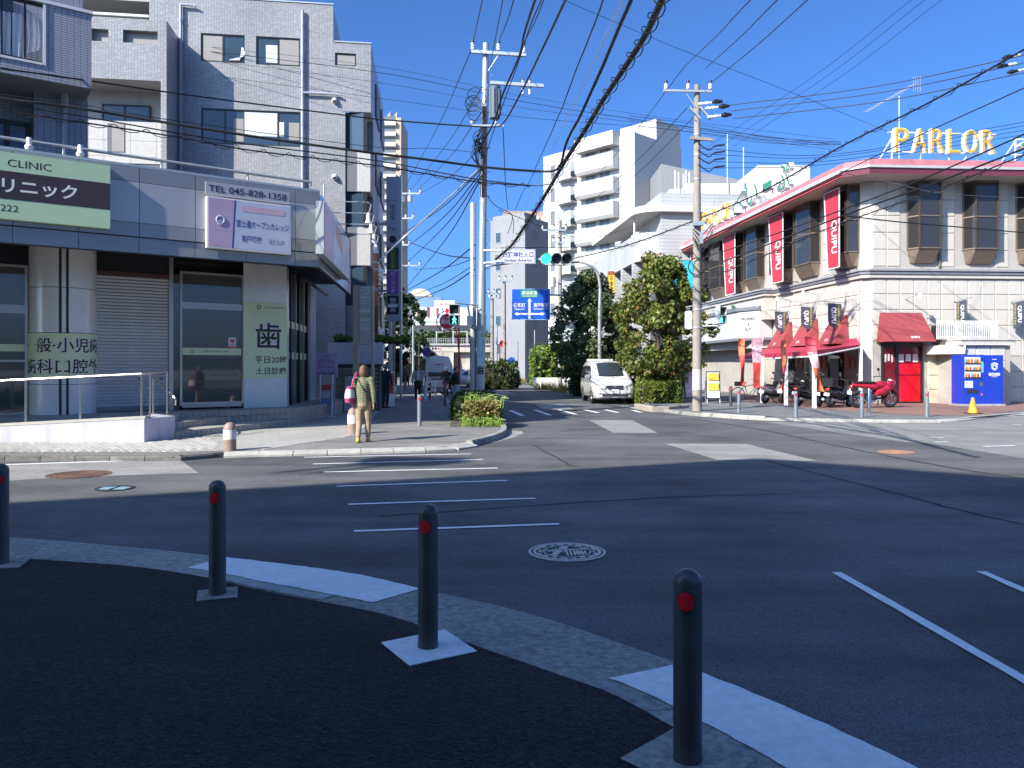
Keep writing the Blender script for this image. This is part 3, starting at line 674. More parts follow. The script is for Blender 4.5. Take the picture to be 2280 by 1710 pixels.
# --- lit pictorial sign on the street side
a0,zT=FS.hit(721,447,-0.22);_,zB=FS.hit(719,563,-0.22);a1,_=FS.hit(777.6,547,-0.22)
ps=thing('street_side_sign','large sunlit pink and blue picture board on the street side of the clinic','sign',(FS.A[0],FS.A[1],0),FS.rot)
MB().box(a0,a1,-0.22,-0.03,zB,zT).build('box',M_galv,ps)
MB().box(a0+.03,a0+(a1-a0)*0.30,-0.228,-0.221,zB+.03,zT-.03).build('pink_field',M_pink,ps)
m_pic=pm('blue_picture',(0.30,0.50,0.66),0.3,var=0.55,scale=1.4)
MB().box(a0+(a1-a0)*0.305,a1-.03,-0.228,-0.221,zB+.03,zT-.03).build('picture_field',m_pic,ps)
MB().prism([(a0+(a1-a0)*.42,zT-.12),(a0+(a1-a0)*.66,zT-.15),(a0+(a1-a0)*.66,zT-.75),(a0+(a1-a0)*.42,zT-.5)],-0.232,-0.226,'y').build('red_tag',pm('faded_red',(0.55,0.26,0.25),0.4,var=0.2),ps)
for k,(x,y) in enumerate([(730,450),(740,475),(750,500),(757,522)]):
    u,z=FS.hit(x,y,-0.22);w=FS.w(u,-0.22,z+0.02)
    t=thing('sign_spotlight',['first','second','third','fourth'][k]+' arm spotlight out from the street-side sign, counted from the front','spotlight',w,FS.rot,'arm spotlights over the street-side sign')
    MB().path([(0,0.1,0),(0,-0.95,0.0),(0,-1.05,-0.06),(0,-1.0,-0.25)],0.012,6).build('arm',M_galv,t,smooth=40)
    MB().lathe([(0.02,0.16),(0.05,0.1),(0.05,0),(0.085,-0.1),(0.001,-0.09)],(0,-0.98,-0.42),14).build('lamp_head',M_white,t,smooth=40)
# --- shopfront: column, shutter, windows
CZ=0.50
cu,_=FC.hit(141,922,DS)
col=MB().lathe([(0.71,CZ),(0.71,SHOP_Z)],(cu,DS+0.05,0),40).build('round_column',M_column,cl,smooth=40)
for a in (-0.13,0.07):
    MB().lathe([(0.714,CZ+.002),(0.714,SHOP_Z)],(cu,DS+0.05,0),4,a0=-math.pi/2+a-0.08,a1=-math.pi/2+a+0.0).build('dark_strip',M_dark,col)
for z in (1.2,2.4,3.45):MB().lathe([(0.712,z),(0.716,z+0.006),(0.712,z+0.012)],(cu,DS+0.05,0),40).build('ring_joint',M_joint,col)
def on_col(r,cu=cu,a_off=0.0):
    return lambda s,z:(cu+r*math.sin(s/r+a_off),DS+0.05-r*math.cos(s/r+a_off),z)
_,zc1=FC.hit(141,742,DS-0.65);_,zc0=FC.hit(141,840,DS-0.65)
cw=thing('column_sign','green wrap sign with bold kanji around the round column','sign',(FC.A[0],FC.A[1],0),FC.rot)
MB().lathe([(0.722,zc0),(0.722,zc1)],(cu,DS+0.05,0),30,a0=-math.pi/2-1.5,a1=-math.pi/2+1.5).build('film',M_green2,cw,smooth=40)
Hc=zc1-zc0;f=on_col(0.727)
va=-(math.atan2((inv_fc @ Vector((0,0,0))).x-cu,-((inv_fc @ Vector((0,0,0))).y-DS)))
f=lambda s,z,r=0.727:(cu+r*math.sin(s/r-va),DS+0.05-r*math.cos(s/r-va),z)
for zz,line in ((zc0+Hc*0.73,'一般·小児歯'),(zc0+Hc*0.25,'歯科口腔外')):
    text(line,M_txtwhite,cw,0,zz,w=1.92,h=Hc*0.36,bold=0.045,axes=lambda s,z:f(s,z,0.725),name='letter_halo')
    text(line,M_txtdark,cw,0,zz,w=1.90,h=Hc*0.34,bold=0.012,axes=lambda s,z:f(s,z,0.729))
# shop wall
sh0,sh1=FC.hit(206,760,DS)[0],FC.hit(376,760,DS)[0]
zsh0,zsh1=CZ,3.98
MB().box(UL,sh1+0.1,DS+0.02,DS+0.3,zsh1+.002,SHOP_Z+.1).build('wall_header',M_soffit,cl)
MB().box(sh0-0.1,sh1,DS+0.06,DS+0.2,CZ,zsh1).build('shutter_backing',M_joint,cl)
shut=thing('roller_shutter','closed grey roller shutter beside the round column','shutter',(FC.A[0],FC.A[1],0),FC.rot)
NS=40;hs=(zsh1-0.10-zsh0-0.12)/NS
M_shut=pm('shutter_grey',(0.60,0.59,0.58),0.45,metal=0.0,var=0.1,scale=2,rnd=0.05)
slat=MB().add([(sh0,0,0.0),(sh1,0,0.0),(sh0,-0.014,hs*0.25),(sh1,-0.014,hs*0.25),(sh0,-0.017,hs*0.62),(sh1,-0.017,hs*0.62),(sh0,0.004,hs*0.9),(sh1,0.004,hs*0.9),(sh0,0.012,hs),(sh1,0.012,hs)],[(0,1,3,2),(2,3,5,4),(4,5,7,6),(6,7,9,8)]).mesh('slat',M_shut)
for k in range(NS):place('slat',slat,shut,loc=(0,DS+0.02,zsh0+0.12+k*hs))
MB().box(sh0,sh1,DS-0.005,DS+0.05,zsh0+0.01,zsh0+0.118).build('bottom_rail',M_fasciaD,shut)
MB().box(sh0,sh1,DS-0.02,DS+0.05,zsh1-0.098,zsh1-0.002).build('head_box',pm('rusty_maroon',(0.10,0.035,0.035),0.6,var=0.4),shut)
for uu in (sh0+1.05,sh0+1.55):MB().box(uu-.04,uu+.04,DS-0.008,DS+0.0,zsh0+.80,zsh0+.83).build('keyhole',M_black,shut)
# window bay between shutter and green panel: aluminium frame and pane, interior
def glazed(fr_u0,fr_u1,z0,z1,d,parent,bars=(),cols=(),m_f=None,fw=0.06,glass=None,dep=0.06):
    m_f=m_f or M_alu
    mb=MB();mb.box(fr_u0,fr_u0+fw,d-0.03,d+dep,z0,z1);mb.box(fr_u1-fw,fr_u1,d-0.03,d+dep,z0,z1)
    mb.box(fr_u0+fw,fr_u1-fw,d-0.03,d+dep,z1-fw,z1);mb.box(fr_u0+fw,fr_u1-fw,d-0.03,d+dep,z0,z0+fw)
    for z,h in bars:mb.box(fr_u0+fw,fr_u1-fw,d-0.028,d+dep-.002,z-h/2,z+h/2)
    for u,w in cols:mb.box(u-w/2,u+w/2,d-0.026,d+dep-.004,z0+fw,z1-fw)
    fo=mb.build('window_frame',m_f,parent)
    MB().box(fr_u0+fw*0.5,fr_u1-fw*0.5,d+0.005,d+0.015,z0+fw*0.5,z1-fw*0.5).build('pane',glass or M_glass,fo)
    return fo
M_shopglass=pm('shop_glass',(0.10,0.10,0.088),0.03,var=0.0,spec=1.0)
w0,w1=FC.hit(400,760,DS)[0],FC.hit(543,760,DS)[0]
zw=[FC.hit(400,y,DS)[1] for y in (612,672,686,902)]
MB().box(sh1,sh1+0.10,DS-0.04,DS+0.1,CZ,SHOP_Z).build('jamb',M_alu,cl)
MB().box(sh1+0.10,w0,DS+0.0,DS+0.02,CZ,zw[0]).build('side_light',M_shopglass,cl)
glazed(w0,w1,zw[3]-0.02,zw[0]+0.1,DS,cl,bars=[((zw[1]+zw[2])/2,0.17),(CZ+0.12,0.14)],glass=M_shopglass)
g1_=FC.hit(640,760,DS-.1)[0]
MB().box(UL,g1_-.1,DS+0.45,DS+0.5,CZ,SHOP_Z).build('interior_wall',pm('dim_interior',(0.12,0.105,0.085),0.9,var=0.4,scale=1.2),cl)
_,zb1=FC.hit(400,774,DS);_,zb0=FC.hit(400,790,DS)
wb=thing('window_film_band','thin green film strip with clinic name across the shop window','sign',(FC.A[0],FC.A[1],0),FC.rot)
MB().box(w0+.07,w1-.07,DS-0.004,DS-0.001,zb0,zb1).build('film',M_green2,wb)
text('JOE DENTAL CLINIC',M_txtdark,wb,(w0+w1)/2+0.1,(zb0+zb1)/2,DS-0.007,h=(zb1-zb0)*0.36)
MB().torus((w0+(w1-w0)*.19,DS-.006,(zb0+zb1)/2),0.038,0.007,16,6).build('emblem',M_txtdark,wb)
u,z=FC.hit(517,763,DS);hb=thing('heart_sticker','white sticker with a red heart and letters AED in the shop window','sticker',(FC.A[0],FC.A[1],0),FC.rot)
MB().box(u-.10,u+.10,DS-.006,DS-.003,z-.14,z+.14).build('sheet',M_white,hb)
q=MB();q.ell((u-.028,DS-.008,z+.055),(.04,.004,.036),12,8);q.ell((u+.028,DS-.008,z+.055),(.04,.004,.036),12,8);q.prism([(u-.064,z+.045),(u,z-.03),(u+.064,z+.045)],DS-.011,DS-.006,'y');q.build('heart',M_red,hb)
text('AED',M_txtdark,hb,u,z-.055,DS-.009,w=.13,h=.035,bold=.03)
MB().box(u-.10,u+.10,DS-.008,DS-.0065,z-.14,z-.095).build('red_strip',M_red,hb)
lines=['診療時間 日曜・祝祭日','平日 10:00~13:00 15:00~20:00','土日 10:00~13:00 15:00~20:00','日曜日 10:00~13:00','045-392-8222']
M_ghost=pm('faded_vinyl',(0.16,0.16,0.15),0.6,var=0)
for k,s in enumerate(lines):text(s,M_ghost,wb,w0+(w1-w0)*.52,zb0-.18-k*.17-(0.1 if k==4 else 0),DS-.004,w=(w1-w0)*(.75 if 0<k<3 else .5),h=.075,name='hours_lettering')
# pot plant behind the glass
w=FC.w(w0+(w1-w0)*.75,DS+0.2,CZ);pt=thing('pot_plant','pot plant with dark fronds in a white pot in the clinic window','plant',w)
MB().lathe([(0.10,0.02),(0.15,0.3),(0.14,0.3),(0.13,0.27),(0.001,0.27)],n=18).build('pot',M_white,pt,smooth=40)
q=MB()
for k in range(16):
    a=random.uniform(0,6.28);L=random.uniform(.35,.6);q.path(smooth_pts([(0,0,.27),(math.cos(a)*L*.25,math.sin(a)*L*.08,.27+L*.8),(math.cos(a)*L*.7,math.sin(a)*L*.12,.27+L*.9)],4),0.012,4)
q.build('fronds',pm('dark_frond',(0.03,0.06,0.025),0.5),pt)
# green rounded sign panel
g0,g1=FC.hit(545,760,DS-.1)[0],FC.hit(640,760,DS-.1)[0]
MB().box(g0-0.02,g1+0.0,DS-0.06,DS+0.4,CZ,SHOP_Z).build('pier',M_column,cl)
MB().box(w1,g0-0.02,DS-.03,DS+.3,CZ,SHOP_Z).build('pier_edge',M_dark,cl)
_,gz1=FC.hit(545,672,DS-.09);_,gz0=FC.hit(545,842,DS-.09)
gs=thing('tooth_sign','tall green panel with a huge tooth kanji on the pier','sign',(FC.A[0],FC.A[1],0),FC.rot)
gw=g1-g0;gh=gz1-gz0
dd=DS-0.075
MB().box(g0-0.03,g1+0.004,dd,dd+0.012,gz0,gz1).build('film',M_green2,gs)
text('JOE DENTAL',M_txtdark,gs,g0+gw*.70,gz1-gh*.065,dd-.004,w=gw*.50,h=gh*.032)
MB().torus((g0+gw*.33,dd-.004,gz1-gh*.065),0.05,0.010,16,6).build('emblem',M_txtdark,gs)
text('城デンタルク',pm('pale_green_lettering',(0.66,0.78,0.58),0.5,var=0),gs,g0+gw*.58,gz1-gh*.15,dd-.004,w=gw*.78,h=gh*.06)
text('歯',M_txtwhite,gs,g0+gw*.555,gz1-gh*.44,dd-.003,w=gw*.64,h=gh*.37,bold=.07,name='letter_halo')
text('歯',M_txtdark,gs,g0+gw*.555,gz1-gh*.44,dd-.006,w=gw*.60,h=gh*.345,bold=.012)
text('平日20時',M_txtdark,gs,g0+gw*.62,gz1-gh*.755,dd-.004,w=gw*.76,h=gh*.098,bold=.01)
text('土日診療',M_txtdark,gs,g0+gw*.62,gz1-gh*.905,dd-.004,w=gw*.72,h=gh*.098,bold=.01)
# return of the shopfront along the street: dark doors and white end column
c2=FC.w(g1,DS+0.02,0);FR=Fr(c2.x,c2.y,SX,SY)
def fr_pt(u,d,z):return fc_of(FR.w(u,d,z))
def fr_box(u0,u1,d0,d1,z0,z1,name,m,par=None):
    return MB().hexa([fr_pt(u,d,z) for z in (z0,z1) for u,d in ((u0,d0),(u1,d0),(u1,d1),(u0,d1))]).build(name,m,par or cl)
uu=[FR.hit(x,760)[0] for x in (640,650,670,676,700)]
LsR=5.2
fr_box(0.0,0.45,0.0,0.3,CZ,SHOP_Z,'pier_side',M_column)
fr_box(0.45,LsR-1.2,0.10,0.3,CZ,SHOP_Z,'door_glass',M_glass)
for k,u in enumerate([0.45,1.0,1.75,2.4,3.2,LsR-1.25]):fr_box(u,u+0.07,0.03,0.12,CZ,SHOP_Z,'door_mullion',M_dark if k%2 else M_alu)
fr_box(0.5,LsR-1.2,0.06,0.11,2.75,2.95,'door_transom',M_alu)
fr_box(0.5,LsR-1.2,0.085,0.099,1.85,2.05,'green_band',M_green2)
fr_box(LsR-1.2,LsR,-0.05,0.5,CZ-.4,SHOP_Z-0.02,'end_column',M_column)
# recessed downlights in the soffit
for (x,y) in [(321,585),(476,597)]:
    Yc=(SHOP_Z-CH)*F/(HZ-y);X=(x-CX)/F*Yc
    t=thing('soffit_downlight','round frosted downlight under the clinic canopy, '+('above the shutter' if x<400 else 'above the shop window'),'downlight',(X,Yc,SHOP_Z),0,'downlights in the clinic soffit')
    MB().lathe([(0.15,0.0),(0.15,-0.03),(0.12,-0.035)],n=24).build('ring',M_alu,t,smooth=30)
    MB().lathe([(0.12,-0.03),(0.09,-0.055),(0.001,-0.07)],n=24).build('lens',pm('frosted_lens',(0.55,0.52,0.45),0.3),t,smooth=40)
# corner under-canopy clutter: gutters of the street-side awning
fr_box(0.0,LsR,-0.5,-0.42,SHOP_Z-.35,SHOP_Z-.28,'awning_rail',M_dark)
# left glass bay beyond the column
glazed(UL,cu-0.72,CZ,zsh1,DS,cl,bars=[(2.95,0.2),(1.75,0.05)],cols=[(cu-2.0,.06)],glass=M_shopglass)
cb0,cb1=FC.hit(0,766,DS)[1],FC.hit(0,782,DS)[1]
wl=thing('window_film_strip','green film strip reading DENTAL CLINIC in the window beyond the column','sign',(FC.A[0],FC.A[1],0),FC.rot)
MB().box(cu-3.5,cu-.76,DS-.004,DS-.001,cb1,cb0).build('film',M_green2,wl)
text('DENTAL CLINIC',M_txtdark,wl,cu-1.75,(cb0+cb1)/2,DS-.007,h=(cb0-cb1)*.34)
# --- platform, steps, ramp
M_plat=pm('platform_stone',(0.40,0.375,0.33),0.8,var=0.2,scale=4,bump=0.2)
M_steptile=pm('step_tile',(0.36,0.335,0.29),0.5,var=0.12,scale=10,rnd=0.12)
P0=FC.w(UL,1.82,0);PC=gz(661,909.5,CZ);PE=gz(733,897,CZ)
pts=[fc_of((p.x,p.y,0))[:2] for p in (PC,PE)]+[(12,9),(UL,9),(UL,1.82)]
plat=MB().prism([(a,b) for a,b in pts],0.0,CZ-0.001).build('platform',M_plat,cl)
def riser(a,b,z0,z1,rows,tw=0.15,nm='riser_tile'):
    a=Vector(a);b=Vector(b);L=(b-a).length;n=max(1,int(L/tw));d=(b-a)/L;o=Vector((d.y,-d.x));h=(z1-z0)/rows;w=L/n
    me=MB().add([(0.004,0,0.004),(w-.004,0,.004),(w-.004,0,h-.004),(.004,0,h-.004),(.009,-.008,.009),(w-.009,-.008,.009),(w-.009,-.008,h-.009),(.009,-.008,h-.009)],[(4,5,6,7),(0,1,5,4),(1,2,6,5),(2,3,7,6),(3,0,4,7)]).mesh(nm,M_steptile)
    ang=math.atan2(d.y,d.x)
    for i in range(n):
        for r in range(rows):
            p=a+d*(i*w)+o*0.003
            place(nm,me,plat,loc=(p.x,p.y,z0+r*h),rotz=ang)
lc=lambda X,Y:Vector(fc_of((X,Y,0))[:2])
A1,A2=lc(-7.28,16.35),lc(-5.72,20.25)
B1,B2=lc(-7.62,17.25),lc(-7.02,18.85)
pc,pe=lc(PC.x,PC.y),lc(PE.x,PE.y)
pl0=lc(-8.3,18.72)
mB=MB().prism([tuple(B1),tuple(B2),tuple(lc(-7.3,19.45)),tuple(lc(-8.5,19.0))],0.0,0.362).build('step',M_plat,cl)
mA=MB().prism([tuple(A1),tuple(A2),tuple(pc),tuple(lc(-7.3,19.5)),tuple(lc(-8.3,17.2))],0.0,0.222).build('step',M_plat,cl)
riser(A1,A2,ZW,0.215,1);riser(B1,B2,0.222,0.355,1);riser(B2,lc(-7.3,19.45),0.222,0.355,1)
riser(lc(-8.25,18.75),pc,0.362,CZ-.006,1);riser(lc(-7.25,19.48),pc,0.222,0.36,1)
riser(pc,pe,ZW,CZ-.006,3,tw=0.6)
# ramp wall
R0,R1=gz(-500,986,ZW),gz(321,984.5,ZW);R2=gz(389.5,976,ZW)
rampt=thing('ramp_wall','white rendered ramp wall with stone coping before the clinic','wall',(0,0,0))
def topz(X):return 0.41+(X+10.37)/2.92*0.15
q=MB();bk=1.5
xs=[R0.x,R1.x]
q.hexa([(R0.x,R0.y,ZW-.05),(R1.x,R1.y,ZW-.05),(R1.x,R1.y+0.18,ZW-.05),(R0.x,R0.y+0.18,ZW-.05),(R0.x,R0.y,topz(R0.x)),(R1.x,R1.y,topz(R1.x)),(R1.x,R1.y+0.18,topz(R1.x)),(R0.x,R0.y+0.18,topz(R0.x))])
q.build('front',M_wallbase,rampt)
MB().hexa([(R1.x+.001,R1.y,ZW-.05),(R2.x,R2.y,ZW-.05),(R2.x-.9,R2.y+.9,ZW-.05),(R1.x-.2,R1.y+.3,ZW-.05),(R1.x+.001,R1.y,topz(R1.x)-.001),(R2.x,R2.y,topz(R1.x)-.001),(R2.x-.9,R2.y+.9,topz(R1.x)-.001),(R1.x-.2,R1.y+.3,topz(R1.x)-.001)]).build('end_face',M_wallbase,rampt)
MB().hexa([(R0.x,R0.y-.01,topz(R0.x)),(R1.x+.02,R1.y-.01,topz(R1.x)),(R1.x+.02,R1.y+.22,topz(R1.x)),(R0.x,R0.y+.22,topz(R0.x)),(R0.x,R0.y-.01,topz(R0.x)+.05),(R1.x+.02,R1.y-.01,topz(R1.x)+.05),(R1.x+.02,R1.y+.22,topz(R1.x)+.05),(R0.x,R0.y+.22,topz(R0.x)+.05)]).build('coping',M_cop,rampt)
MB().hexa([(R0.x,R0.y+.22,ZW),(R1.x,R1.y+.22,ZW),(R2.x-.6,R2.y+1.6,ZW),(R0.x,R0.y+3.2,ZW),(R0.x,R0.y+.22,topz(R0.x)+.02),(R1.x,R1.y+.22,topz(R1.x)+.02),(R2.x-.6,R2.y+1.6,CZ+.003),(R0.x,R0.y+3.2,topz(R0.x)+.02)]).build('ramp_surface',M_plat,rampt)
rl=thing('ramp_handrail','stainless steel handrail running up the clinic ramp','handrail',(0,0,0))
q=MB();yr=R1.y+0.1
zr0=lambda X:topz(X)+0.93
q.path([(R0.x,R0.y+.1,zr0(R0.x)),(R1.x-.1,yr,zr0(R1.x)-.02),(R2.x-.25,R2.y+.15,zr0(R1.x)+.01)],0.022,8);q.build('top_rail',M_steel,rl,smooth=40)
for x,dy,in ((-60,0),(57,0),(178,0),(315,0.02),(334,.35),(372,.75)):
    X=(x-CX)/F*(yr+dy);MB().tube((X,yr+dy,topz(X)+.03),(X,yr+dy,zr0(min(X,R1.x))-(.02 if dy<.5 else 0)),0.02,n=10).build('post',M_steel,rl,smooth=40)
sr=thing('step_handrail','short bent stainless handrail going down the clinic steps','handrail',(0,0,0))
pA=pp(341,843,17.0);pB=pp(386,881,16.4);pC=pp(390.6,902,16.4)
MB().path(smooth_pts([pp(334,842,17.1),pA,pB,pC],5),0.02,8).build('rail',M_steel,sr,smooth=40)
MB().tube(pA,(pA.x,pA.y,.4),0.02).build('post',M_steel,sr,smooth=40)
# ================================================================ TILED APARTMENT BLOCK BEHIND THE CLINIC
M_wf=pm('bronze_window_frame',(0.035,0.033,0.032),0.4,metal=0.4,var=0.05)
M_panelW=pm('cream_panel',(0.52,0.50,0.46),0.75,var=0.12,scale=7,bump=0.5,bscale=35,rnd=0.03)
M_beige=pm('beige_render',(0.42,0.40,0.37),0.8,var=0.08,scale=2,stain=0.15)
M_recess=pm('recess_grey',(0.15,0.155,0.17),0.8,var=0.08)
def win(parent,u0,u1,z0,z1,d=0.0,cols=(0.5,),glass=None,blinds=(),fw=0.05,dep=0.12,sill=True,m_f=None):
    """window set into a wall whose face is at d: reveal, frame, panes, blinds"""
    fo=MB();o=fw
    fo.box(u0,u1,d-0.02,d+dep,z0,z0+o);fo.box(u0,u1,d-0.02,d+dep,z1-o,z1);fo.box(u0,u0+o,d-0.02,d+dep,z0+o,z1-o);fo.box(u1-o,u1,d-0.02,d+dep,z0+o,z1-o)
    for c in cols:x=u0+(u1-u0)*c;fo.box(x-o*.6,x+o*.6,d-0.008,d+dep,z0+o,z1-o)
    w=fo.build('window',m_f or M_wf,parent)
    MB().box(u0+o*.5,u1-o*.5,d+0.012,d+0.02,z0+o*.5,z1-o*.5).build('pane',glass or M_glassb,w)
    for a,b,c0,c1,m in blinds:
        MB().box(u0+(u1-u0)*a,u0+(u1-u0)*b,d+0.002,d+0.009,z0+(z1-z0)*c0,z0+(z1-z0)*c1).build('blind',m,w)
    return w
M_blindG=pm('grey_blind',(0.30,0.28,0.26),0.6,var=0.06);M_blindW=pm('white_blind',(0.62,0.66,0.64),0.6,var=0.06)
FB=Fr((405-CX)/F*29.8,29.8,0.99,0.135)
ab=at_frame('tiled_apartment_block',FB,'five storey pale blue tiled block with dark windows behind the clinic','building')
ur1,ztop=FB.hit(742,11);ur2,zst=FB.hit(826,98);ur3,_=FB.hit(769,600)
_,zn1=FB.hit(769,248)
# main wall with window openings are shallow reveals: wall built as strips round the openings
W=[FB.rect(447,73,136,545),FB.rect(570,80,143,668),FB.rect(448,240,319,669),FB.rect(746,117,145,793)]
def wall_with_holes(u0,u1,z0,z1,holes,d0,d1,name,m,parent):
    us=sorted(set([u0,u1]+[h[0] for h in holes]+[h[1] for h in holes]));zs=sorted(set([z0,z1]+[h[2] for h in holes]+[h[3] for h in holes]))
    us=[u for u in us if u0<=u<=u1];zs=[z for z in zs if z0<=z<=z1];mb=MB()
    for a,b in zip(us,us[1:]):
        run=None
        for c,e in zip(zs,zs[1:]):
            cu_,cz_=(a+b)/2,(c+e)/2
            if any(h[0]<cu_<h[1] and h[2]<cz_<h[3] for h in holes):continue
            mb.quad((a,d0,c),(b,d0,c),(b,d0,e),(a,d0,e))
    for h in holes:
        a,b,c,e=h[0],h[1],h[2],h[3]
        mb.quad((a,d0,c),(a,d1,c),(a,d1,e),(a,d0,e));mb.quad((b,d0,c),(b,d0,e),(b,d1,e),(b,d1,c))
        mb.quad((a,d0,c),(b,d0,c),(b,d1,c),(a,d1,c));mb.quad((a,d0,e),(a,d1,e),(b,d1,e),(b,d0,e))
    return mb.build(name,m,parent)
DEP=14.0
front=wall_with_holes(-1.2,ur1,0,ztop,[w for w in W[:3]] ,0,0.14,'front_wall',M_tileB,ab)
wall_with_holes(ur1,ur2,zn1,zst,[W[3]],0,0.14,'front_wall',M_tileB,ab)
MB().quad((ur1,0,0),(ur3,0,0),(ur3,0,zn1),(ur1,0,zn1)).build('front_wall',M_tileB,ab)
# side wall to the street, parapets, roof
def fb_of(p):q=Matrix.Rotation(-FB.rot,4,'Z') @ Vector((p[0]-FB.A[0],p[1]-FB.A[1],p[2]));return (q.x,q.y,q.z)
c=FB.w(ur2,0,0);FBs=Fr(c.x,c.y,SX,SY)
def bs(u,d,z):return fb_of(FBs.w(u,d,z))
Lb=7.5
MB().quad(bs(1.2,0,0),bs(Lb,0,0),bs(Lb,0,zst),bs(1.2,0,zst)).build('side_wall',M_tileA,ab)
MB().quad(bs(0,0,zn1),bs(1.2,0,zn1),bs(1.2,0,zst),bs(0,0,zst)).build('side_wall',M_tileA,ab)
for k in range(4):# shallow bays and windows on the street side
    z=2.8+k*2.95
    for u0 in (2.2,5.4):
        MB().hexa([bs(u,d,zz) for zz in (z+.7,z+2.1) for u,d in ((u0,-.06),(u0+2.2,-.06),(u0+2.2,.02),(u0,.02))]).build('window',M_wf,ab)
MB().add([(ur1,0,zst),bs(0,0,zst),bs(Lb,0,zst),(ur1,DEP,zst)],[(0,1,2,3)]).build('terrace_roof',M_roof,ab)
MB().add([(ur1,0.0,zst),(ur1,4,zst),(ur1,4,ztop),(ur1,0.0,ztop)],[(0,1,2,3)]).build('upper_side_wall',M_tileA,ab)
MB().add([(-6,0.05,ztop-.3),(ur1,0.05,ztop-.3),(ur1,4,ztop-.3),(-6,4,ztop-.3)],[(0,1,2,3)]).build('roof',M_roof,ab)
MB().box(-1.2,ur1+.02,-.03,.12,ztop,ztop+.05).build('parapet_cap',M_galv,ab)
MB().box(ur1+.03,ur2+.02,-.03,.12,zst,zst+.05).build('parapet_cap',M_galv,ab)
# windows
M_bl1,M_bl2=M_blindG,M_blindW
win(ab,*W[0],0.05,blinds=[(.05,.48,.06,.94,M_blindG)])
win(ab,*W[1],0.05,blinds=[(.53,.97,.06,.95,M_blindG),(.22,.48,.1,.72,M_blindW)])
win(ab,*W[2],0.05,cols=(.235,.77),blinds=[(.32,.42,.1,.75,M_blindG),(.43,.76,.28,.95,M_blindW),(.78,.83,.3,.7,M_blindW),(.88,.99,.2,.7,M_blindG)])
win(ab,*W[3],0.06,cols=(),blinds=[(.1,.98,.03,.98,M_blindG)])
# cloth hanging from the first window
u0,u1,z0,z1=W[0];q=MB()
for k in range(5):
    a=u0+(u1-u0)*.93+k*.012;q.path(smooth_pts([(a,.035,z0+.62),(a+.015*k-.03,.02,z0+.3),(a-.10-.10*k,.02,z0+.10)],5),[.02+.01*(i/12) for i in range(11)],5)
q.build('knotted_curtain',M_curtain,ab,smooth=40)
# corner bay: dark glass corner with cream spandrels
zb=[FB.hit(769,y)[1] for y in (248,335,425,505,590,680,780)]
for k,(a,b) in enumerate(zip(zb,zb[1:])):
    if k%2==0:
        wn=MB().add([(ur3,0.25,b),bs(0,.25,b),bs(1.2,.25,b),(ur3,.25,a),bs(0,.25,a),bs(1.2,.25,a)],[(0,1,4,3),(1,2,5,4)]).build('corner_window',M_glassb,ab)
        q=MB();q.box(ur3,ur3+.06,.18,.26,b,a);q.add([bs(u,d,z) for z in (b,a) for u,d in ((-.02,.16),(.05,.16),(.05,.3),(-.02,.3))],[(0,3,2,1),(4,5,6,7),(0,1,5,4),(1,2,6,5),(2,3,7,6),(3,0,4,7)])
        q.box(ur3,ur2-.25,.18,.26,b,b+.06);q.box(ur3,ur2-.25,.18,.26,a-.1,a);q.build('frame',M_wf,wn)
    else:
        um=ur3+(ur2-ur3)*.46
        MB().box(ur3,um,.05,.3,b,a).build('dark_panel',M_recess,ab)
        sp_=MB().add([(um,-.0,b),bs(0.02,.03,b),bs(1.2,.03,b),(um,-.0,a),bs(0.02,.03,a),bs(1.2,.03,a),(um,.3,b),(um,.3,a)],[(0,1,4,3),(1,2,5,4),(0,3,7,6),(3,4,5,7),(0,6,2,1)]).build('cream_spandrel',M_panelW,ab)
MB().add([(ur3,0,0),(ur3,.4,0),(ur3,.4,zn1),(ur3,0,zn1)],[(0,1,2,3)]).build('bay_reveal',M_tileB,ab)
MB().hexa([(ur3-.2,.45,0),bs(.4,.45,0),bs(1.6,.45,0),(ur3-.2,2.2,0),(ur3-.2,.45,zn1),bs(.4,.45,zn1),bs(1.6,.45,zn1),(ur3-.2,2.2,zn1)]).build('bay_interior',M_recess,ab)
MB().quad(bs(1.2,0,0),bs(1.2,.5,0),bs(1.2,.5,zn1),bs(1.2,0,zn1)).build('bay_reveal',M_tileA,ab)
# block C: projecting left part with cream recess
dC=-1.45
xc0,_=FB.hit(160,100,dC);xc1,zc1_=FB.hit(371,46,dC)
_,zc_b=FB.hit(204,173,dC)
holes=[FB.rect(203,63,90.5,241,dC),FB.rect(274,66,94,351,dC)]
wall_with_holes(xc0-4,xc1,zc_b,zc1_,holes,dC,dC+.25,'upper_wall',M_tileB,ab)
for h in holes:MB().box(h[0],h[1],dC+.2,dC+.24,h[2],h[3]).build('blank_window',M_blindG,ab)
ue,_=FB.hit(358,250,dC)
MB().box(ue,xc1,dC,dC+.4,2,zc_b).build('edge_pier',M_tileB,ab)
MB().quad((xc1+.001,dC,2),(xc1+.001,0.02,2),(xc1+.001,.02,zc1_),(xc1+.001,dC,zc1_)).build('return_wall',M_tileA,ab)
MB().quad((xc0-4,dC,zc1_),(xc1,dC,zc1_),(xc1,2,zc1_),(xc0-4,2,zc1_)).build('roof',M_roof,ab)
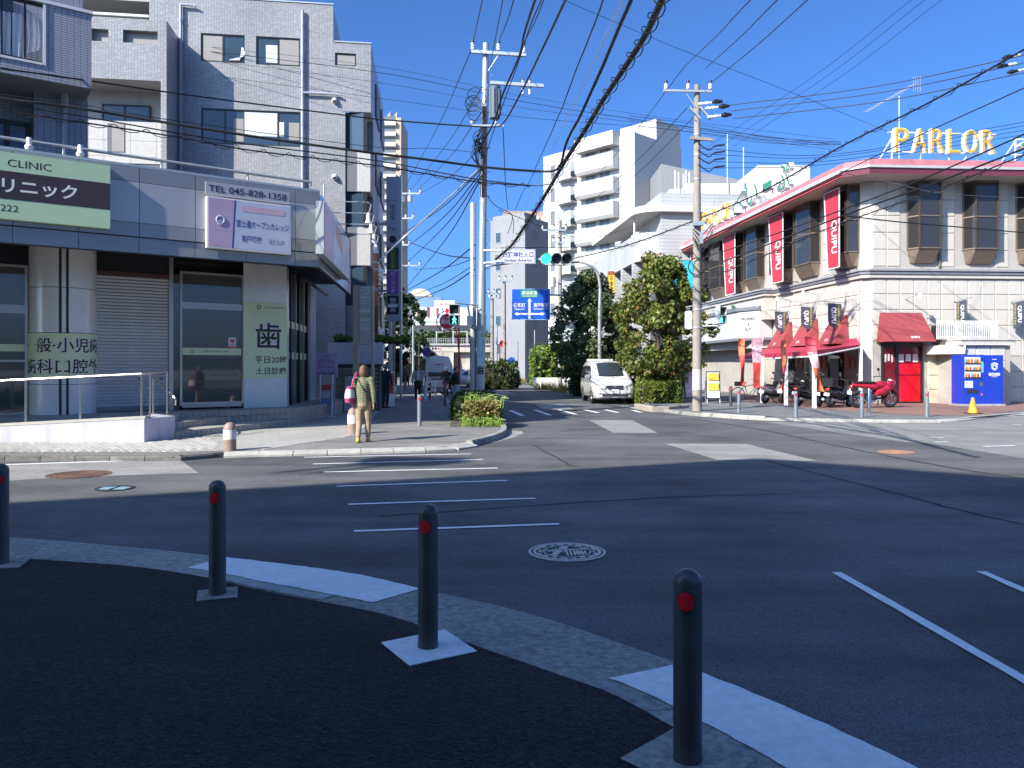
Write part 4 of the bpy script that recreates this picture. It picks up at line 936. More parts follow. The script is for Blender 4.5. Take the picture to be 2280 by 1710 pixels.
# loggia
rc0,rcT=FB.hit(195,173,dC);_,rcB=FB.hit(280,265,dC)
MB().quad((rc0-4,dC+1.3,rcB-1),(xc1-.1,dC+1.3,rcB-1),(xc1-.1,dC+1.3,rcT),(rc0-4,dC+1.3,rcT)).build('loggia_back',M_beige,ab)
MB().quad((rc0-4,dC+.01,rcT-.001),(ue,dC+.01,rcT-.001),(ue,dC+1.3,rcT-.001),(rc0-4,dC+1.3,rcT-.001)).build('loggia_ceiling',M_beige,ab)
win(ab,*FB.rect(227,231,276,335,dC+1.2),dC+1.2,cols=(.47,),dep=.08)
us_=[FB.hit(x,300,dC)[0] for x in (120,195,229,288,346,358)];zs_=[FB.hit(280,y,dC)[1] for y in (268,311,347,362)]
for a,b in zip(us_,us_[1:]):
    for z1,z0 in zip(zs_,zs_[1:]):MB().box(a+.005,b-.005,dC+.1,dC+.35,z0+.005,z1-.005).build('cream_panel',M_panelW,ab)
MB().box(us_[0],us_[-1],dC+.13,dC+.33,zs_[-1]-.3,zs_[0]-.01).build('parapet_core',M_recess,ab)
hw=FB.rect(240,271,337,277,dC+.05);hw=FB.rect(239,274,337,277,dC+.09)
MB().box(hw[0],hw[1],dC+.085,dC+.1,hw[2],hw[3]).build('slot_window',M_recess,ab)
MB().box(hw[0]+(hw[1]-hw[0])*.27,hw[1],dC+.075,dC+.084,hw[2],hw[3]).build('slot_window_blind',M_blindG,ab)
MB().quad((rc0-4,dC+.5,2),(ue,dC+.5,2),(ue,dC+.5,zs_[-1]),(rc0-4,dC+.5,zs_[-1])).build('lower_wall',M_beige,ab)
# penthouse balcony behind the top
MB().box(xc0-6,xc1-.2,1.2,6,zc1_+.9,zc1_+2.2).build('penthouse_balcony',M_beige,ab)
MB().box(xc0-6,xc1-.6,2.2,6,zc1_,zc1_+.9).build('penthouse_wall',M_panelW,ab)
MB().box(xc1-3.2,xc1-.7,dC+.2,dC+.28,zc1_+.18,zc1_+.26).build('roof_rail',M_white,ab)
# pipes on the wall
def pipe(px,y0,y1,label,elbow=None):
    u,z1=FB.hit(px,y0,-.12);_,z0=FB.hit(px,y1,-.12);w=FB.w(u,-.10,0);t=thing('drain_pipe',label,'pipe',(w.x,w.y,0),FB.rot)
    MB().tube((0,0,max(z0,4)),(0,0,z1),.055,n=10).build('downpipe',M_pipe,t,smooth=40)
    if elbow:
        x2,y2=elbow;u2,z2=FB.hit(x2,y2,-.12);MB().path([(0,-.02,z2),(u2-u-.1,-.02,z2),(u2-u,-.02,z2-.05)],.05,8).build('branch',M_pipe,t,smooth=40)
    q=MB();z=max(z0,4)+.5
    while z<z1:q.tube((0,0,z),(0,0,z+.05),.07,n=10);q.box(-.02,.02,0,.1,z,z+.04);z+=1.3
    q.build('clamps',M_pipe,t)
M_pipe=pm('grey_pipe',(0.36,0.39,0.44),0.5,var=0.05)
pipe(402,8,600,'grey downpipe in the shaded corner of the tiled block',(436,12))
pipe(673.5,22,600,'long grey downpipe running down the sunlit tiled wall',(757,210))
for (x,y),lab in [((745,224),'white dome vent high on the tiled wall beside the branch pipe'),((745,394),'white dome vent low on the tiled wall above the picture sign')]:
    u,z=FB.hit(x,y,-.05);w=FB.w(u,0,z);t=thing('wall_vent',lab,'vent',w,FB.rot,'dome vents on the tiled wall')
    MB().ell((0,-.05,0),(.11,.12,.12),16,10).build('hood',M_white,t,smooth=60);MB().prism([(-.08,-.09),(.08,-.09),(.06,-.02),(-.06,-.02)],-.165,-.12,'y').build('opening',M_black,t)
# low wall, tile wall and wing next to the sign column
# --- balcony block over the clinic (left edge)
w=FC.w(0,0,0);bb=at_frame('balcony_block',FC,'overhanging blue-grey tiled balcony block above the clinic at the picture edge','building')
dB=1.45
ubr,zbt=FC.hit(204,32,dB);_,zbb=FC.hit(202,198,dB)
ho=FC.rect(-60,-40,140,98,dB);ho=(ho[0],ho[1],FC.hit(98,141,dB)[1],FC.hit(98,8,dB)[1])
q=wall_with_holes(UL,ubr,zbb,zbt+0.0,[(UL+1,ho[1],ho[2],ho[3])],dB,dB+.2,'balcony_front',M_tileA,bb)
MB().quad((ubr,dB,zbb),(ubr,dB+3,zbb),(ubr,dB+3,zbt),(ubr,dB,zbt)).build('balcony_end',M_tileA,bb)
MB().quad((UL,dB,zbb),(ubr,dB,zbb),(ubr,dB+3,zbb),(UL,dB+3,zbb)).build('soffit',pm('cream_soffit',(0.55,0.53,0.49),0.8,var=0.1,stain=.1),bb)
MB().box(ho[1]-8,ubr+.03,dB-.03,dB+.22,zbt,zbt+.07).build('cap',M_white,bb)
q=MB()
for k in range(14):u=ho[1]-.35-k*.42;q.box(u-.02,u+.02,dB+.06,dB+.1,ho[2],ho[3]+.02)
q.box(UL,ho[1],dB+.05,dB+.11,ho[3]-.06,ho[3]+.02);q.box(UL,ho[1],dB+.05,dB+.11,ho[2],ho[2]+.05);q.build('railing',M_black,bb)
MB().box(ho[1]-.02,ho[1]+.035,dB-.02,dB+.02,ho[2]-.05,ho[3]).build('trim',M_white,bb);MB().box(ho[1]-3,ho[1],dB-.02,dB+.02,ho[2]-.05,ho[2]).build('trim',M_white,bb)
MB().quad((UL,dB+1.6,zbb),(ubr,dB+1.6,zbb),(ubr,dB+1.6,12),(UL,dB+1.6,12)).build('back_wall',M_tileA,bb)
MB().box(UL,ho[1]-.5,dB+1.5,dB+1.58,ho[2]-.1,ho[3]+.6).build('balcony_door',M_glass,bb)
MB().quad((ubr,dB+1.6,zbb),(ubr,dB+9,zbb),(ubr,dB+9,12),(ubr,dB+1.6,12)).build('end_wall',M_tileA,bb)
# laundry
for k,(xa,xb,yt,yb) in enumerate([(0,24,22,117),(28,54,27,123),(59,86,27,118)]):
    a,z1=FC.hit(xa,yt,dB+.14);b,_=FC.hit(xb,yt,dB+.14);_,z0=FC.hit(xa,yb,dB+.14);n=16;q=MB();vs_=[]
    for j in range(9):
        for i in range(n+1):
            t_=i/n;s_=j/8;vs_.append((a+(b-a)*t_+(.05*s_*math.sin(3*s_) if k==2 else 0),dB+.17+.025*math.sin(t_*13+k*2+s_*2),z1+(z0-z1)*s_+(.12*(s_**2)*t_ if k==2 else 0)))
    q.add(vs_,[(j*(n+1)+i,j*(n+1)+i+1,(j+1)*(n+1)+i+1,(j+1)*(n+1)+i) for j in range(8) for i in range(n)])
    w=FC.w(0,0,0);t=thing('hanging_sheet','white sheet drying behind the balcony bars, '+['at the picture edge','in the middle','with its hem blown aside'][k],'laundry',(FC.A[0],FC.A[1],0),FC.rot,'laundry on the balcony')
    q.build('cloth',M_white,t,smooth=60)
# wall under the balcony, window, pipe
u1w=FC.hit(196,280,dB+.9)[0]
hole=FC.rect(-60,255,350,76,dB+.9)
MB().quad((hole[1],dB+.9,zft-.3),(u1w,dB+.9,zft-.3),(u1w,dB+.9,zbb),(hole[1],dB+.9,zbb)).build('lower_wall',M_tileA,bb)
MB().quad((UL,dB+1.5,zft-.3),(hole[1],dB+1.5,zft-.3),(hole[1],dB+1.5,zbb),(UL,dB+1.5,zbb)).build('lower_wall',M_tileA,bb)
MB().quad((hole[1],dB+.9,zft-.3),(hole[1],dB+1.5,zft-.3),(hole[1],dB+1.5,zbb),(hole[1],dB+.9,zbb)).build('lower_wall',M_tileA,bb)
MB().quad((u1w,dB+.9,zft-.3),(u1w,dB+9,zft-.3),(u1w,dB+9,zbb),(u1w,dB+.9,zbb)).build('lower_wall',M_tileA,bb)
win(bb,*FC.rect(-40,258,345,68,dB+1.42),dB+1.42,cols=(.5,),dep=.06,fw=.1)
u,_=FC.hit(144,280,dB+.75);w=FC.w(u,dB+.75,0);t=thing('balcony_drain','pale drain pipe below the balcony soffit','pipe',(w.x,w.y,0),FC.rot)
MB().tube((0,0,zft-.2),(0,0,zbb),.055,n=12).build('downpipe',M_pipe,t,smooth=40);MB().tube((0,0,zbb-.28),(0,0,zbb),.08,n=12).build('collar',MATS['cream_soffit'],t,smooth=40)
MB().quad((UL,3,zft-.35),(9,3,zft-.35),(9,12,zft-.35),(UL,12,zft-.35)).build('terrace',M_roof,bb)
# ================================================================ the building whose shadow falls on the crossing (behind the viewer)
Hn=14.0;Ln=Hn/math.tan(SUN_EL)
kc=Vector((4.39,13.57))-SH*Ln
d1=Vector((-0.918,-0.396));d2=Vector((0.772,-0.635))
FN=[kc,kc+d1*30,kc+d1*30+d2*26,kc+d2*26]
nb=thing('corner_office','beige corner office block behind the viewer','building',(kc.x,kc.y,0))
MB().prism([(p.x-kc.x,p.y-kc.y) for p in FN],0,Hn).build('walls',pm('ochre_render',(0.50,0.43,0.28),0.8,var=0.1),nb)
for k in range(4):
    for j in range(6):
        p=d2*(1.5+j*3.6);q_=d2*(3.4+j*3.6);n_=Vector((d2.y,-d2.x))*-.05 if Vector((d2.y,-d2.x)).dot(Vector((1,1)))<0 else Vector((d2.y,-d2.x))*.05
        z=1.2+k*3.3;MB().add([(p.x+n_.x,p.y+n_.y,z),(q_.x+n_.x,q_.y+n_.y,z),(q_.x+n_.x,q_.y+n_.y,z+1.6),(p.x+n_.x,p.y+n_.y,z+1.6)],[(0,1,2,3)]).build('window',M_glass,nb)
# roof tank on legs that throws its own shadow on the crossing
def from_shadow(g,h):q=Vector((g[0],g[1]))-SH*(h/math.tan(SUN_EL));return (q.x-kc.x,q.y-kc.y,h)
s0=from_shadow((-2.1,13.5),Hn+1.5);s1=from_shadow((-0.8,13.35),Hn+1.5)
rt=MB().hexa([(s0[0],s0[1]-.4,Hn+1.0),(s1[0],s1[1]-.4,Hn+1.0),(s1[0],s1[1]+.3,Hn+1.0),(s0[0],s0[1]+.3,Hn+1.0),(s0[0]-.3,s0[1]-.4,Hn+1.5),(s1[0]+.1,s1[1]-.4,Hn+1.5),(s1[0]+.1,s1[1]+.3,Hn+1.5),(s0[0]-.3,s0[1]+.3,Hn+1.5)]).build('roof_tank',M_galv,nb)
for t_ in (.35,.75):
    a=Vector(s0).lerp(Vector(s1),t_);MB().tube((a.x,a.y,Hn-.2),(a.x,a.y,Hn+1.0),.07).build('leg',M_galv,rt)
# ================================================================ PARLOR (right corner)
M_cream=pm('cream_panel_paint',(0.52,0.485,0.425),0.55,var=0.05,scale=2,rnd=0.025,stain=0.05)
M_creamj=pm('cream_joint',(0.40,0.37,0.33),0.7,var=0.1)
M_creamy=pm('yellowish_panel',(0.56,0.49,0.36),0.55,var=0.05,rnd=0.02)
M_corn=pm('slate_cornice',(0.17,0.18,0.20),0.5,var=0.15,scale=3)
M_pinkroof=pm('faded_pink_roof',(0.42,0.15,0.17),0.6,var=0.28,scale=1.3,stain=0.12)
M_maroon=pm('maroon_fascia',(0.16,0.035,0.06),0.5,var=0.1)
M_bronze=pm('bronze_bay',(0.20,0.155,0.115),0.45,metal=0.3,var=0.12,scale=2)
M_banner=pm('red_banner',(0.48,0.035,0.06),0.6,var=0.14,scale=3)
M_awning=pm('maroon_awning',(0.31,0.055,0.06),0.65,var=0.12,scale=2.5,stain=.15)
M_flag=pm('navy_flag',(0.055,0.065,0.095),0.6,var=0.1)
M_yellow=pm('yellow_letter',(0.62,0.36,0.02),0.4,var=0.1,scale=4)
M_gold=pm('gold_lettering',(0.55,0.42,0.06),0.5,var=0)
PCX,PCY=14.85,32.4
FP=Fr(PCX,PCY,1.0,0.07)  # face towards the viewer
LP=27.0
FL=Fr(PCX+SX*LP,PCY+SY*LP,-SX,-SY)  # street face, far end to corner
pb=at_frame('parlor_building',FP,'two storey cream parlor with pink roof edge, bay windows and slate cornice','building')
Rp=Matrix.Rotation(-FP.rot,4,'Z') @ Matrix.Translation((-PCX,-PCY,0))
def lp(u,d,z):q=Rp @ FL.w(u,d,z);return (q.x,q.y,q.z)
zc0,zc1=5.38,5.86  # cornice
zs,ze=9.45,10.05  # soffit / eave
ch=0.35  # chamfered corner
WR=13.0
# core walls
MB().quad((ch,0.03,0),(WR,0.03,0),(WR,0.03,zs),(ch,0.03,zs)).build('wall',M_creamj,pb)
MB().quad(lp(0,0.03,0),lp(LP-ch,0.03,0),lp(LP-ch,0.03,zs),lp(0,0.03,zs)).build('wall',M_creamj,pb)
MB().quad(lp(LP-ch,0.0,0),(ch,0.0,0),(ch,0.0,zs),lp(LP-ch,0.0,zs)).build('corner_pilaster',M_cream,pb)
MB().quad((0.0,0.5,0),(0.0,0.5,0),(WR,0.03,zs),(WR,12,zs)).build('wall_end',M_creamj,pb)
def along(prof,name,m,u0=None,par=None):# profile (outward, z) swept round the corner
    e0,e1=[],[]
    rows=[]
    for o,z in prof:
        a=lp(-0.3,-o,z);b=lp(LP+o*0.9-ch*.2,-o,z);c=(-o*0.9+ch*.2,-o,z);d=(WR,-o,z)
        k=o*.42+.1
        rows.append([a,lp(LP-k*0-ch*.6+o*.55,-o,z),(ch*.6-o*.55,-o,z),d])
    mb=MB();n=len(prof)
    for r0,r1 in zip(rows,rows[1:]):
        for i in range(3):mb.quad(r0[i],r0[i+1],r1[i+1],r1[i])
    return mb.build(name,m,par or pb)
along([(0.0,zc0-.02),(0.10,zc0),(0.10,zc0+.14)],'cornice_base',M_cream)
along([(0.10,zc0+.14),(0.16,zc0+.15),(0.16,zc0+.27),(0.0,zc0+.30)],'cornice',M_corn)
along([(0.14,zc0+.275),(0.22,zc0+.28),(0.24,zc0+.36),(0.0,zc0+.38)],'cornice_cap',pm('pale_slate',(0.36,0.36,0.37),0.5,var=.1))
along([(0.0,zs),(1.25,zs)],'soffit',M_cream)
along([(1.25,zs),(1.28,zs+.22),(1.22,zs+.22)],'eave_band',M_maroon)
along([(1.24,zs+.22),(1.34,zs+.24),(1.34,zs+.34),(1.2,zs+.36)],'gutter',pm('grey_gutter',(0.42,0.42,0.42),0.5))
along([(1.22,zs+.36),(1.12,zs+.64),(0.95,zs+.66),(.3,zs+.66)],'roof_slope',M_pinkroof)
MB().box(-.3,WR,.2,14,zs+.4,zs+.62).build('roof_deck',M_roof,pb)
mbn=MB();mbn.path([lp(-.2,-1.36,zs+.18),lp(LP+.5,-1.36,zs+.18)],.03,6);mbn.build('neon_tube',pm('white_tube',(.8,.8,.75),.3),pb)
mbn=MB();mbn.path([lp(-.2,-1.30,zs+.03),lp(LP+.5,-1.30,zs+.03)],.022,6);mbn.build('red_tube',pm('red_tube',(.75,.12,.10),.3),pb)
# panels: chamfered cream pieces, nearest ones as objects of their own
pw,ph=0.60,0.655
far_panels=MB();made=0
ref=Rp
bays_R=[(1.02,1.30),(3.05,1.32),(5.35,1.3),(7.6,1.3)]  # (u, width) bay windows on the right face, upper floor
uw=[FP.hit(x,480,-.3)[0] for x in (2030,2095,2155,2222,2275)]
bays_R=[(uw[0],uw[1]-uw[0]),(uw[2],uw[3]-uw[2]),(uw[4],uw[3]-uw[2])]
d0u,d1u,_,dz1=FP.rect(1962,762,901,2052)
vest=(2.25,0.0)
def free_R(u0,u1,z0,z1):
    for b,w in bays_R:
        if z0>zc1-.3 and u1>b-.02 and u0<b+w+.02:return False
    if z0<2.72 and u1>d0u+.05 and u0<d1u+.1:return False
    return True
def grid(u_start,u_end,z_a,z_b,conv,free,frac_named):
    global made
    n=int((u_end-u_start)/pw);rows=int(round((z_b-z_a)/ph));h=(z_b-z_a)/rows
    for i in range(n):
        for j in range(rows):
            u0,z0=u_start+i*pw,z_a+j*h
            if not free(u0,u0+pw,z0,z0+h):continue
            m=MB().pillow(u0+.012,u0+pw-.012,z0+.012,z0+h-.012,0.0,0.03,.022)
            if conv:m.v=[conv(*p) for p in m.v]
            if frac_named(u0,z0) and made<296:m.build('wall_panel',M_cream,pb);made+=1
            else:far_panels.add(m.v,m.f)
grid(ch+.02,WR,0.1,zc0-.03,None,free_R,lambda u,z:u<8.2)
grid(ch+.02,WR,zc1,zs-.02,None,free_R,lambda u,z:u<8.2)
# street face: bay windows and banners upstairs
bx=[(1602,1637,'b'),(1640,1655,'n')]
xs_bay=[(1581,1612),(1612,1644),(1659,1695),(1695,1730),(1770,1816),(1816,1872)]
bayL=[]
for xl,xr in [(1582,1610),(1659,1692),(1770,1814)]:
    a=FL.hit(xl,560,-.25)[0];b=FL.hit(xr,560,-.25)[0];bayL.append((a,b-a))
mids=[(bayL[0][0]+bayL[1][0])/2+.3,(bayL[1][0]+bayL[2][0])/2+.35,bayL[2][0]+(bayL[2][0]-bayL[1][0])/2+.25]
pit=bayL[2][0]-bayL[1][0]
bay2=[(m,bayL[2][1]) for m in mids]
extra=[(bayL[0][0]-pit*k/2+(.3 if k%2 else 0),bayL[2][1]) for k in range(1,13)]
allL=bayL+bay2+extra
def free_L(u0,u1,z0,z1):
    for b,w in allL:
        if z0>zc1-.3 and u1>b and u0<b+w:return False
    if z0<zc0-0.1 and u0<LP-8.8:return False
    if z0<2.6 and u0>LP-7.6 and u0<LP-1.0:return False
    return True
grid(0.1,LP-ch-.05,0.1,zc0-.03,lp,free_L,lambda u,z:u>LP-9)
grid(0.1,LP-ch-.05,zc1,zs-.02,lp,free_L,lambda u,z:u>LP-9)
far_panels.build('far_wall_panels',M_cream,pb,kind='stuff')
def bay(conv,u0,w,z0,z1,out=.42,parent=pb):
    """canted bronze bay window running up to the eave"""
    c=conv;s=.26
    q=[(u0,.02),(u0+s,-out),(u0+w-s*.4,-out),(u0+w,.02)]
    b=MB()
    b.add([c(u,d,z) for z in (z0,z0+.55,z1) for u,d in q],[])
    v=b.v;base=[c(u0+w*.3,.02,z0),c(u0+w*.7,.02,z0)]
    b=MB()
  # sill taper
    lo=[c(u0+.1,.02,z0),c(u0+.1+s*.5,-out*.25,z0),(c(u0+w-.2,-out*.25,z0)),c(u0+w-.1,.02,z0)]
    hi=[c(u,d,z0+.55) for u,d in q]
    b.add(lo+hi,[(0,1,5,4),(1,2,6,5),(2,3,7,6),(0,3,2,1)])
    o=b.build('bay_window',M_bronze,parent)
    g=MB();hi2=[c(u,d,z0+.55) for u,d in q];tp=[c(u,d,z1) for u,d in q]
    g.add(hi2+tp,[(0,1,5,4),(1,2,6,5),(2,3,7,6)]);g.build('glazing',pm('brown_glass',(0.035,0.032,0.030),0.05,var=0,spec=.8),o)
    f=MB()
    for (u,d),(u2,d2) in zip(q,q[1:]):
        for (a,e) in ((u,d),(u2,d2)):f.tube(c(a,e-.01,z0+.55),c(a,e-.01,z1),.045,n=4)
        for z in (z0+.6,z0+.55+(z1-z0-.55)*.48,z1-.05):f.tube(c(u,d-.01,z),c(u2,d2-.01,z),.04,n=4)
    f.build('frame',M_bronze,o)
    return o
_,bzb=FP.hit(2030,593,-.3);bz0=zc1+.05
idc=lambda u,d,z:(u,d,z)
for u,w in bays_R:bay(idc,u,w,6.0,zs)
for u,w in allL:
    if u>.2:bay(lp,u,w,5.95,zs)
# downpipes between
for u in (bays_R[0][0]+bays_R[0][1]+.12,):MB().tube((u,-.03,zc1),(u,-.03,zs),.05).build('downpipe',M_bronze,pb)
# banners
def banner(xl,xr,yt,yb,lab):
    """tapering red cloth on a frame that stands out from the street face"""
    o_=0.75
    a,z1=FL.hit(xl,yt,-o_);b,zt2=FL.hit(xr,yt,-o_);_,z0=FL.hit(xr,yb,-o_)
    t=thing('hanging_banner',lab,'banner',(PCX,PCY,0),FP.rot,'red banners on the parlor street face')
    W_=b-a;cc=lambda u,z,d=-o_:lp(u,d,z)
    m=MB();lw,rw_=a+W_*.27,b-.04
    P=[cc(a+.05,z1),cc(b-.04,z1),cc(rw_,z0),cc(lw,z0)];P2=[cc(a+.05,z1,-o_+.03),cc(b-.04,z1,-o_+.03),cc(rw_,z0,-o_+.03),cc(lw,z0,-o_+.03)]
    m.add(P+P2,[(0,3,2,1),(4,5,6,7),(0,1,5,4),(1,2,6,5),(2,3,7,6),(3,0,4,7)]);m.build('cloth',M_banner,t)
    e=MB()
    for i in range(4):e.tube(P[i],P[(i+1)%4],.028,n=6)
    e.build('frame',M_white,t)
    e=MB()
    for z in (z1+.03,z0-.03):e.tube(cc(b,z,-o_),cc(b,z,0.05),.025,n=6);e.tube(cc(a if z>z0 else lw,z,-o_),cc(b,z,-o_),.02,n=6)
    e.build('bracket',M_dark,t)
    H_=z1-z0
    uc=(lw+rw_)/2+W_*.02
    text('QUIPU',M_txtwhite,t,uc,z0+H_*.40,h=H_*.42,w=W_*.40,rot=1,bold=.015,axes=lambda u,z:cc(u,z,-o_-.012))
banner(1834,1870,433,594,'largest red QUIPU banner, nearest the parlor corner')
banner(1711,1744,486,626,'middle red QUIPU banner between two bay windows')
banner(1609,1637,529,653,'red QUIPU banner just past the concrete utility pole')
banner(1537,1549,560,656,'narrow red banner half hidden behind the concrete pole')
# entrance with red awning
def awning(conv,u0,u1,z0,z1,out,lab,lx=.62):
    t=thing('entrance_awning',lab,'awning',(PCX,PCY,0),FP.rot,'maroon shop awnings on the parlor')
    c=conv
    MB().add([c(u0+.12,-.05,z1),c(u1-.12,-.05,z1),c(u1+.05,-out,z0+.02),c(u0-.02,-out,z0+.02),c(u0,.0,z0),c(u1,0,z0)],[(0,1,2,3),(0,3,4),(1,5,2),(3,2,5,4)]).build('cloth',M_awning,t)
    k=.14
    def ax(u,z):f_=(z1-z)/(z1-z0);return c(u,-.05-(out-.05)*f_-.012,z)
    text('QUIPU',M_txtwhite,t,u0+(u1-u0)*lx,z0+(z1-z0)*.16,w=(u1-u0)*.19,h=(z1-z0)*.085,bold=.02,axes=ax)
    return t
aw=FP.rect(1960,695,762,2066,-.3)
awning(idc,aw[0],aw[1],aw[2],aw[3],.8,'wide maroon awning over the red glass door')
# door
dr=thing('red_door','glass double door with a bright red lower panel under the maroon awning','door',(PCX,PCY,0),FP.rot)
dz=aw[2]+.05;a,b=d0u,d1u
q=MB();q.box(a,a+.08,-.08,.05,.08,dz);q.box(b-.08,b,-.08,.05,.08,dz);mid=a+(b-a)*.36;q.box(mid-.06,mid+.06,-.09,.05,.08,dz);q.box(a+.08,b-.08,-.08,.05,dz-.25,dz);q.box(a+.08,b-.08,-.07,.05,.08,.16)
q.build('frame',M_black,dr)
M_dred=pm('red_vinyl',(0.62,0.010,0.018),0.2,var=.03,coat=.3);M_dred2=pm('dark_red_glass',(0.16,0.008,0.014),0.08,var=.2,scale=2)
for u0_,u1_ in ((a+.08,mid-.06),(mid+.06,b-.08)):
    big=u0_>mid
    MB().box(u0_,u1_,-.03,-.01,.16,dz-.25).build('pane',M_dred2,dr)
    MB().box(u0_,u1_,-.034,-.031,.16 if big else .9,1.25 if big else 1.1).build('red_panel',M_dred if big else M_dred2,dr)
    if big:MB().box(u0_,u1_,-.034,-.031,1.30,1.75).build('red_panel',M_dred,dr)
    q=MB();
    for k in range(3):q.box(u0_+.04+k*(u1_-u0_-.06)/3,u0_+(u1_-u0_-.06)/3*(k+.85),-.04,-.036,1.82+.05*(k%2),2.16)
    q.build('posters',pm('pale_posters',(.62,.55,.52),.6,var=.5,scale=9),dr)
# lamp over the door
def wall_lamp(u,z,out,lab,conv=idc):
    w=Vector(conv(u,0,z));t=thing('wall_lamp',lab,'lamp',(PCX,PCY,0),FP.rot,'arm lamps on the parlor walls')
    MB().path([conv(u,0.02,z),conv(u+.1,-out*.7,z+.12),conv(u+.12,-out,z+.14)],.018,6).build('arm',M_galv,t)
    c=Vector(conv(u+.12,-out,z+.05));q=MB();q.lathe([(.02,.16),(.07,.1),(.10,-.06),(.001,-.05)],tuple(c),14);q.build('shade',M_white,t,smooth=40)
u,z=FP.hit(2015,666);wall_lamp(u,z,.9,'arm lamp above the wide maroon awning')
u,z=FP.hit(2064,708);wall_lamp(u,z,.5,'small arm lamp beside the wide maroon awning')
for k,(x,y) in enumerate([(1706,682),(1762,670),(1822,657)]):
    u,z=FL.hit(x,y);wall_lamp(u,z,.8,['arm lamp by the first flag past the sign box','arm lamp by the middle flag over the canopy','arm lamp by the flag closest to the corner'][k],lp)
# navy flags
def flag(conv,u,z,h,lab,side=-1,w=.62):
    t=thing('shop_flag',lab,'flag',(PCX,PCY,0),FP.rot,'navy flags on the parlor walls')
    MB().tube(conv(u,.03,z+.03),conv(u,-1.15,z+.10),.022,n=8).build('pole',M_galv,t)
    pts=[];n=8
    o0,o1=-.18,-.18-w
    prof_=[(o0,z-.02),(o1,z+.03),(o1,z-h*.62)]+[(o1+w*(1-math.cos(i/n*1.4)),z-h*.62-h*.38*math.sin(i/n*math.pi/2)) for i in range(1,n+1)]+[(o0,z-h)]
    m=MB();m.add([conv(u-.012,o,zz) for o,zz in prof_]+[conv(u+.012,o,zz) for o,zz in prof_],[tuple(range(len(prof_))),tuple(range(len(prof_),2*len(prof_)))[::-1]]+[(i,(i+1)%len(prof_),len(prof_)+(i+1)%len(prof_),len(prof_)+i) for i in range(len(prof_))])
    m.build('cloth',M_flag,t)
    fx=lambda a_,b_:conv(u+side*.018,(o0+o1)/2+side*a_,b_)
    text('QUIPU',M_txtwhite,t,-side*w*.10,z-h*.46,h=h*.62,w=w*.42,rot=1,bold=.02,axes=fx)
    text('Pachinko & Slot',M_gold,t,side*w*.30,z-h*.46,h=h*.80,w=w*.17,rot=1,bold=.01,axes=fx)
    MB().tube(conv(u,.02,z-h*.75),conv(u,-.95,z+.05),.012,n=6).build('stay',M_galv,t)
for k,(x,y,h) in enumerate([(1738,694,1.02),(1797,684,1.05),(1858,676,1.10)]):
    u,z=FL.hit(x,y,-.5);flag(lp,u,z,h*1.02,['navy QUIPU flag next to the sign box','navy QUIPU flag in the middle of the three over the canopy','navy QUIPU flag nearest the parlor corner'][k],side=1)
for k,(x,y,h) in enumerate([(2126,672,1.10),(2252,674,1.12)]):
    u,z=FP.hit(x,y,-.05)
    flag(idc,u,z,h,['navy QUIPU flag above the white railing','navy QUIPU flag at the picture edge beyond the vending machine'][k],side=-1)
# --- projecting entrance corner with railing on top (right), vending machine niche
v0,v1=FP.hit(2072,830,-.2)[0],FP.hit(2249,830,-2.2)[0]
vz=FP.hit(2140,757,-1.9)[1]
vs_=[FP.hit(x,850,-1.6)[0] for x in (2138,2250)]
vb=at_frame('entrance_annex',FP,'cream flat-roofed annex with a white railing beside the red door','annex')
MB().box(vs_[0]+.06,vs_[1]+.0,-1.58,0.0,0,vz-.22).build('body',M_creamj,vb)
MB().hexa([(v0-.25,-.3,vz-.55),(vs_[0]+.1,-1.75,vz-.55),(vs_[0]+.1,-.0,vz-.2),(v0-.25,.0,vz-.2),(v0-.25,-.35,vz-.2),(vs_[0]+.1,-1.8,vz-.2),(vs_[0]+.1,0,vz-.1),(v0-.25,0,vz-.1)]).build('porch_roof',M_cream,vb)
MB().box(vs_[0]-.05,vs_[1]+.12,-1.75,.0,vz-.2,vz).build('cornice',M_cream,vb);MB().box(vs_[0]-.08,vs_[1]+.16,-1.80,.0,vz,vz+.06).build('cornice_cap',M_cream,vb)
n=int((vs_[1]-vs_[0]-.1)/.62);hh=(vz-.3)/4
for i in range(n):
    for j in range(4):MB().pillow(vs_[0]+.06+i*.62+.012,vs_[0]+.06+(i+1)*.62-.012,.06+j*hh+.012,.06+(j+1)*hh-.012,-1.61,-1.581,.022).build('wall_panel',M_cream,vb)
for j in range(4):
    for i in range(2):MB().pillow(v0+i*.62+.012,v0+(i+1)*.62-.012,.06+j*hh+.012,.06+(j+1)*hh-.012,-.04,-.001,.022).build('wall_panel',M_creamy,vb)
for i in range(2):
    for j in range(4):
        m=MB().pillow(.1+i*.7,.1+(i+1)*.7-.02,.06+j*hh+.012,.06+(j+1)*hh-.012,0,.03,.02);m.v=[(vs_[1]+.001+(.03-p[1]),-1.5+p[0],p[2]) for p in m.v];m.build('wall_panel',M_cream,vb)
rg=at_frame('roof_railing',FP,'white picket railing on the annex roof','railing')
r0,r1=FP.hit(2086,745,-.9)[0],FP.hit(2221,745,-.9)[0];q=MB();nb_=34
bar=MB().box(-.018,.018,-.012,.012,0,.78).mesh('picket',M_white)
for k in range(nb_):place('picket',bar,rg,loc=(r0+(r1-r0)*k/(nb_-1),-.9,vz+.06))
MB().box(r0,r1,-.92,-.88,vz+.70,vz+.74).build('top_rail',M_white,rg);MB().box(r0,r1,-.92,-.88,vz+.14,vz+.18).build('bottom_rail',M_white,rg)
for k in range(2):MB().box(r0+.2+1.6*k,r0+.9+1.6*k,-.6,-.2,vz+.06,vz+.65).build('vent_unit',M_dark,rg)
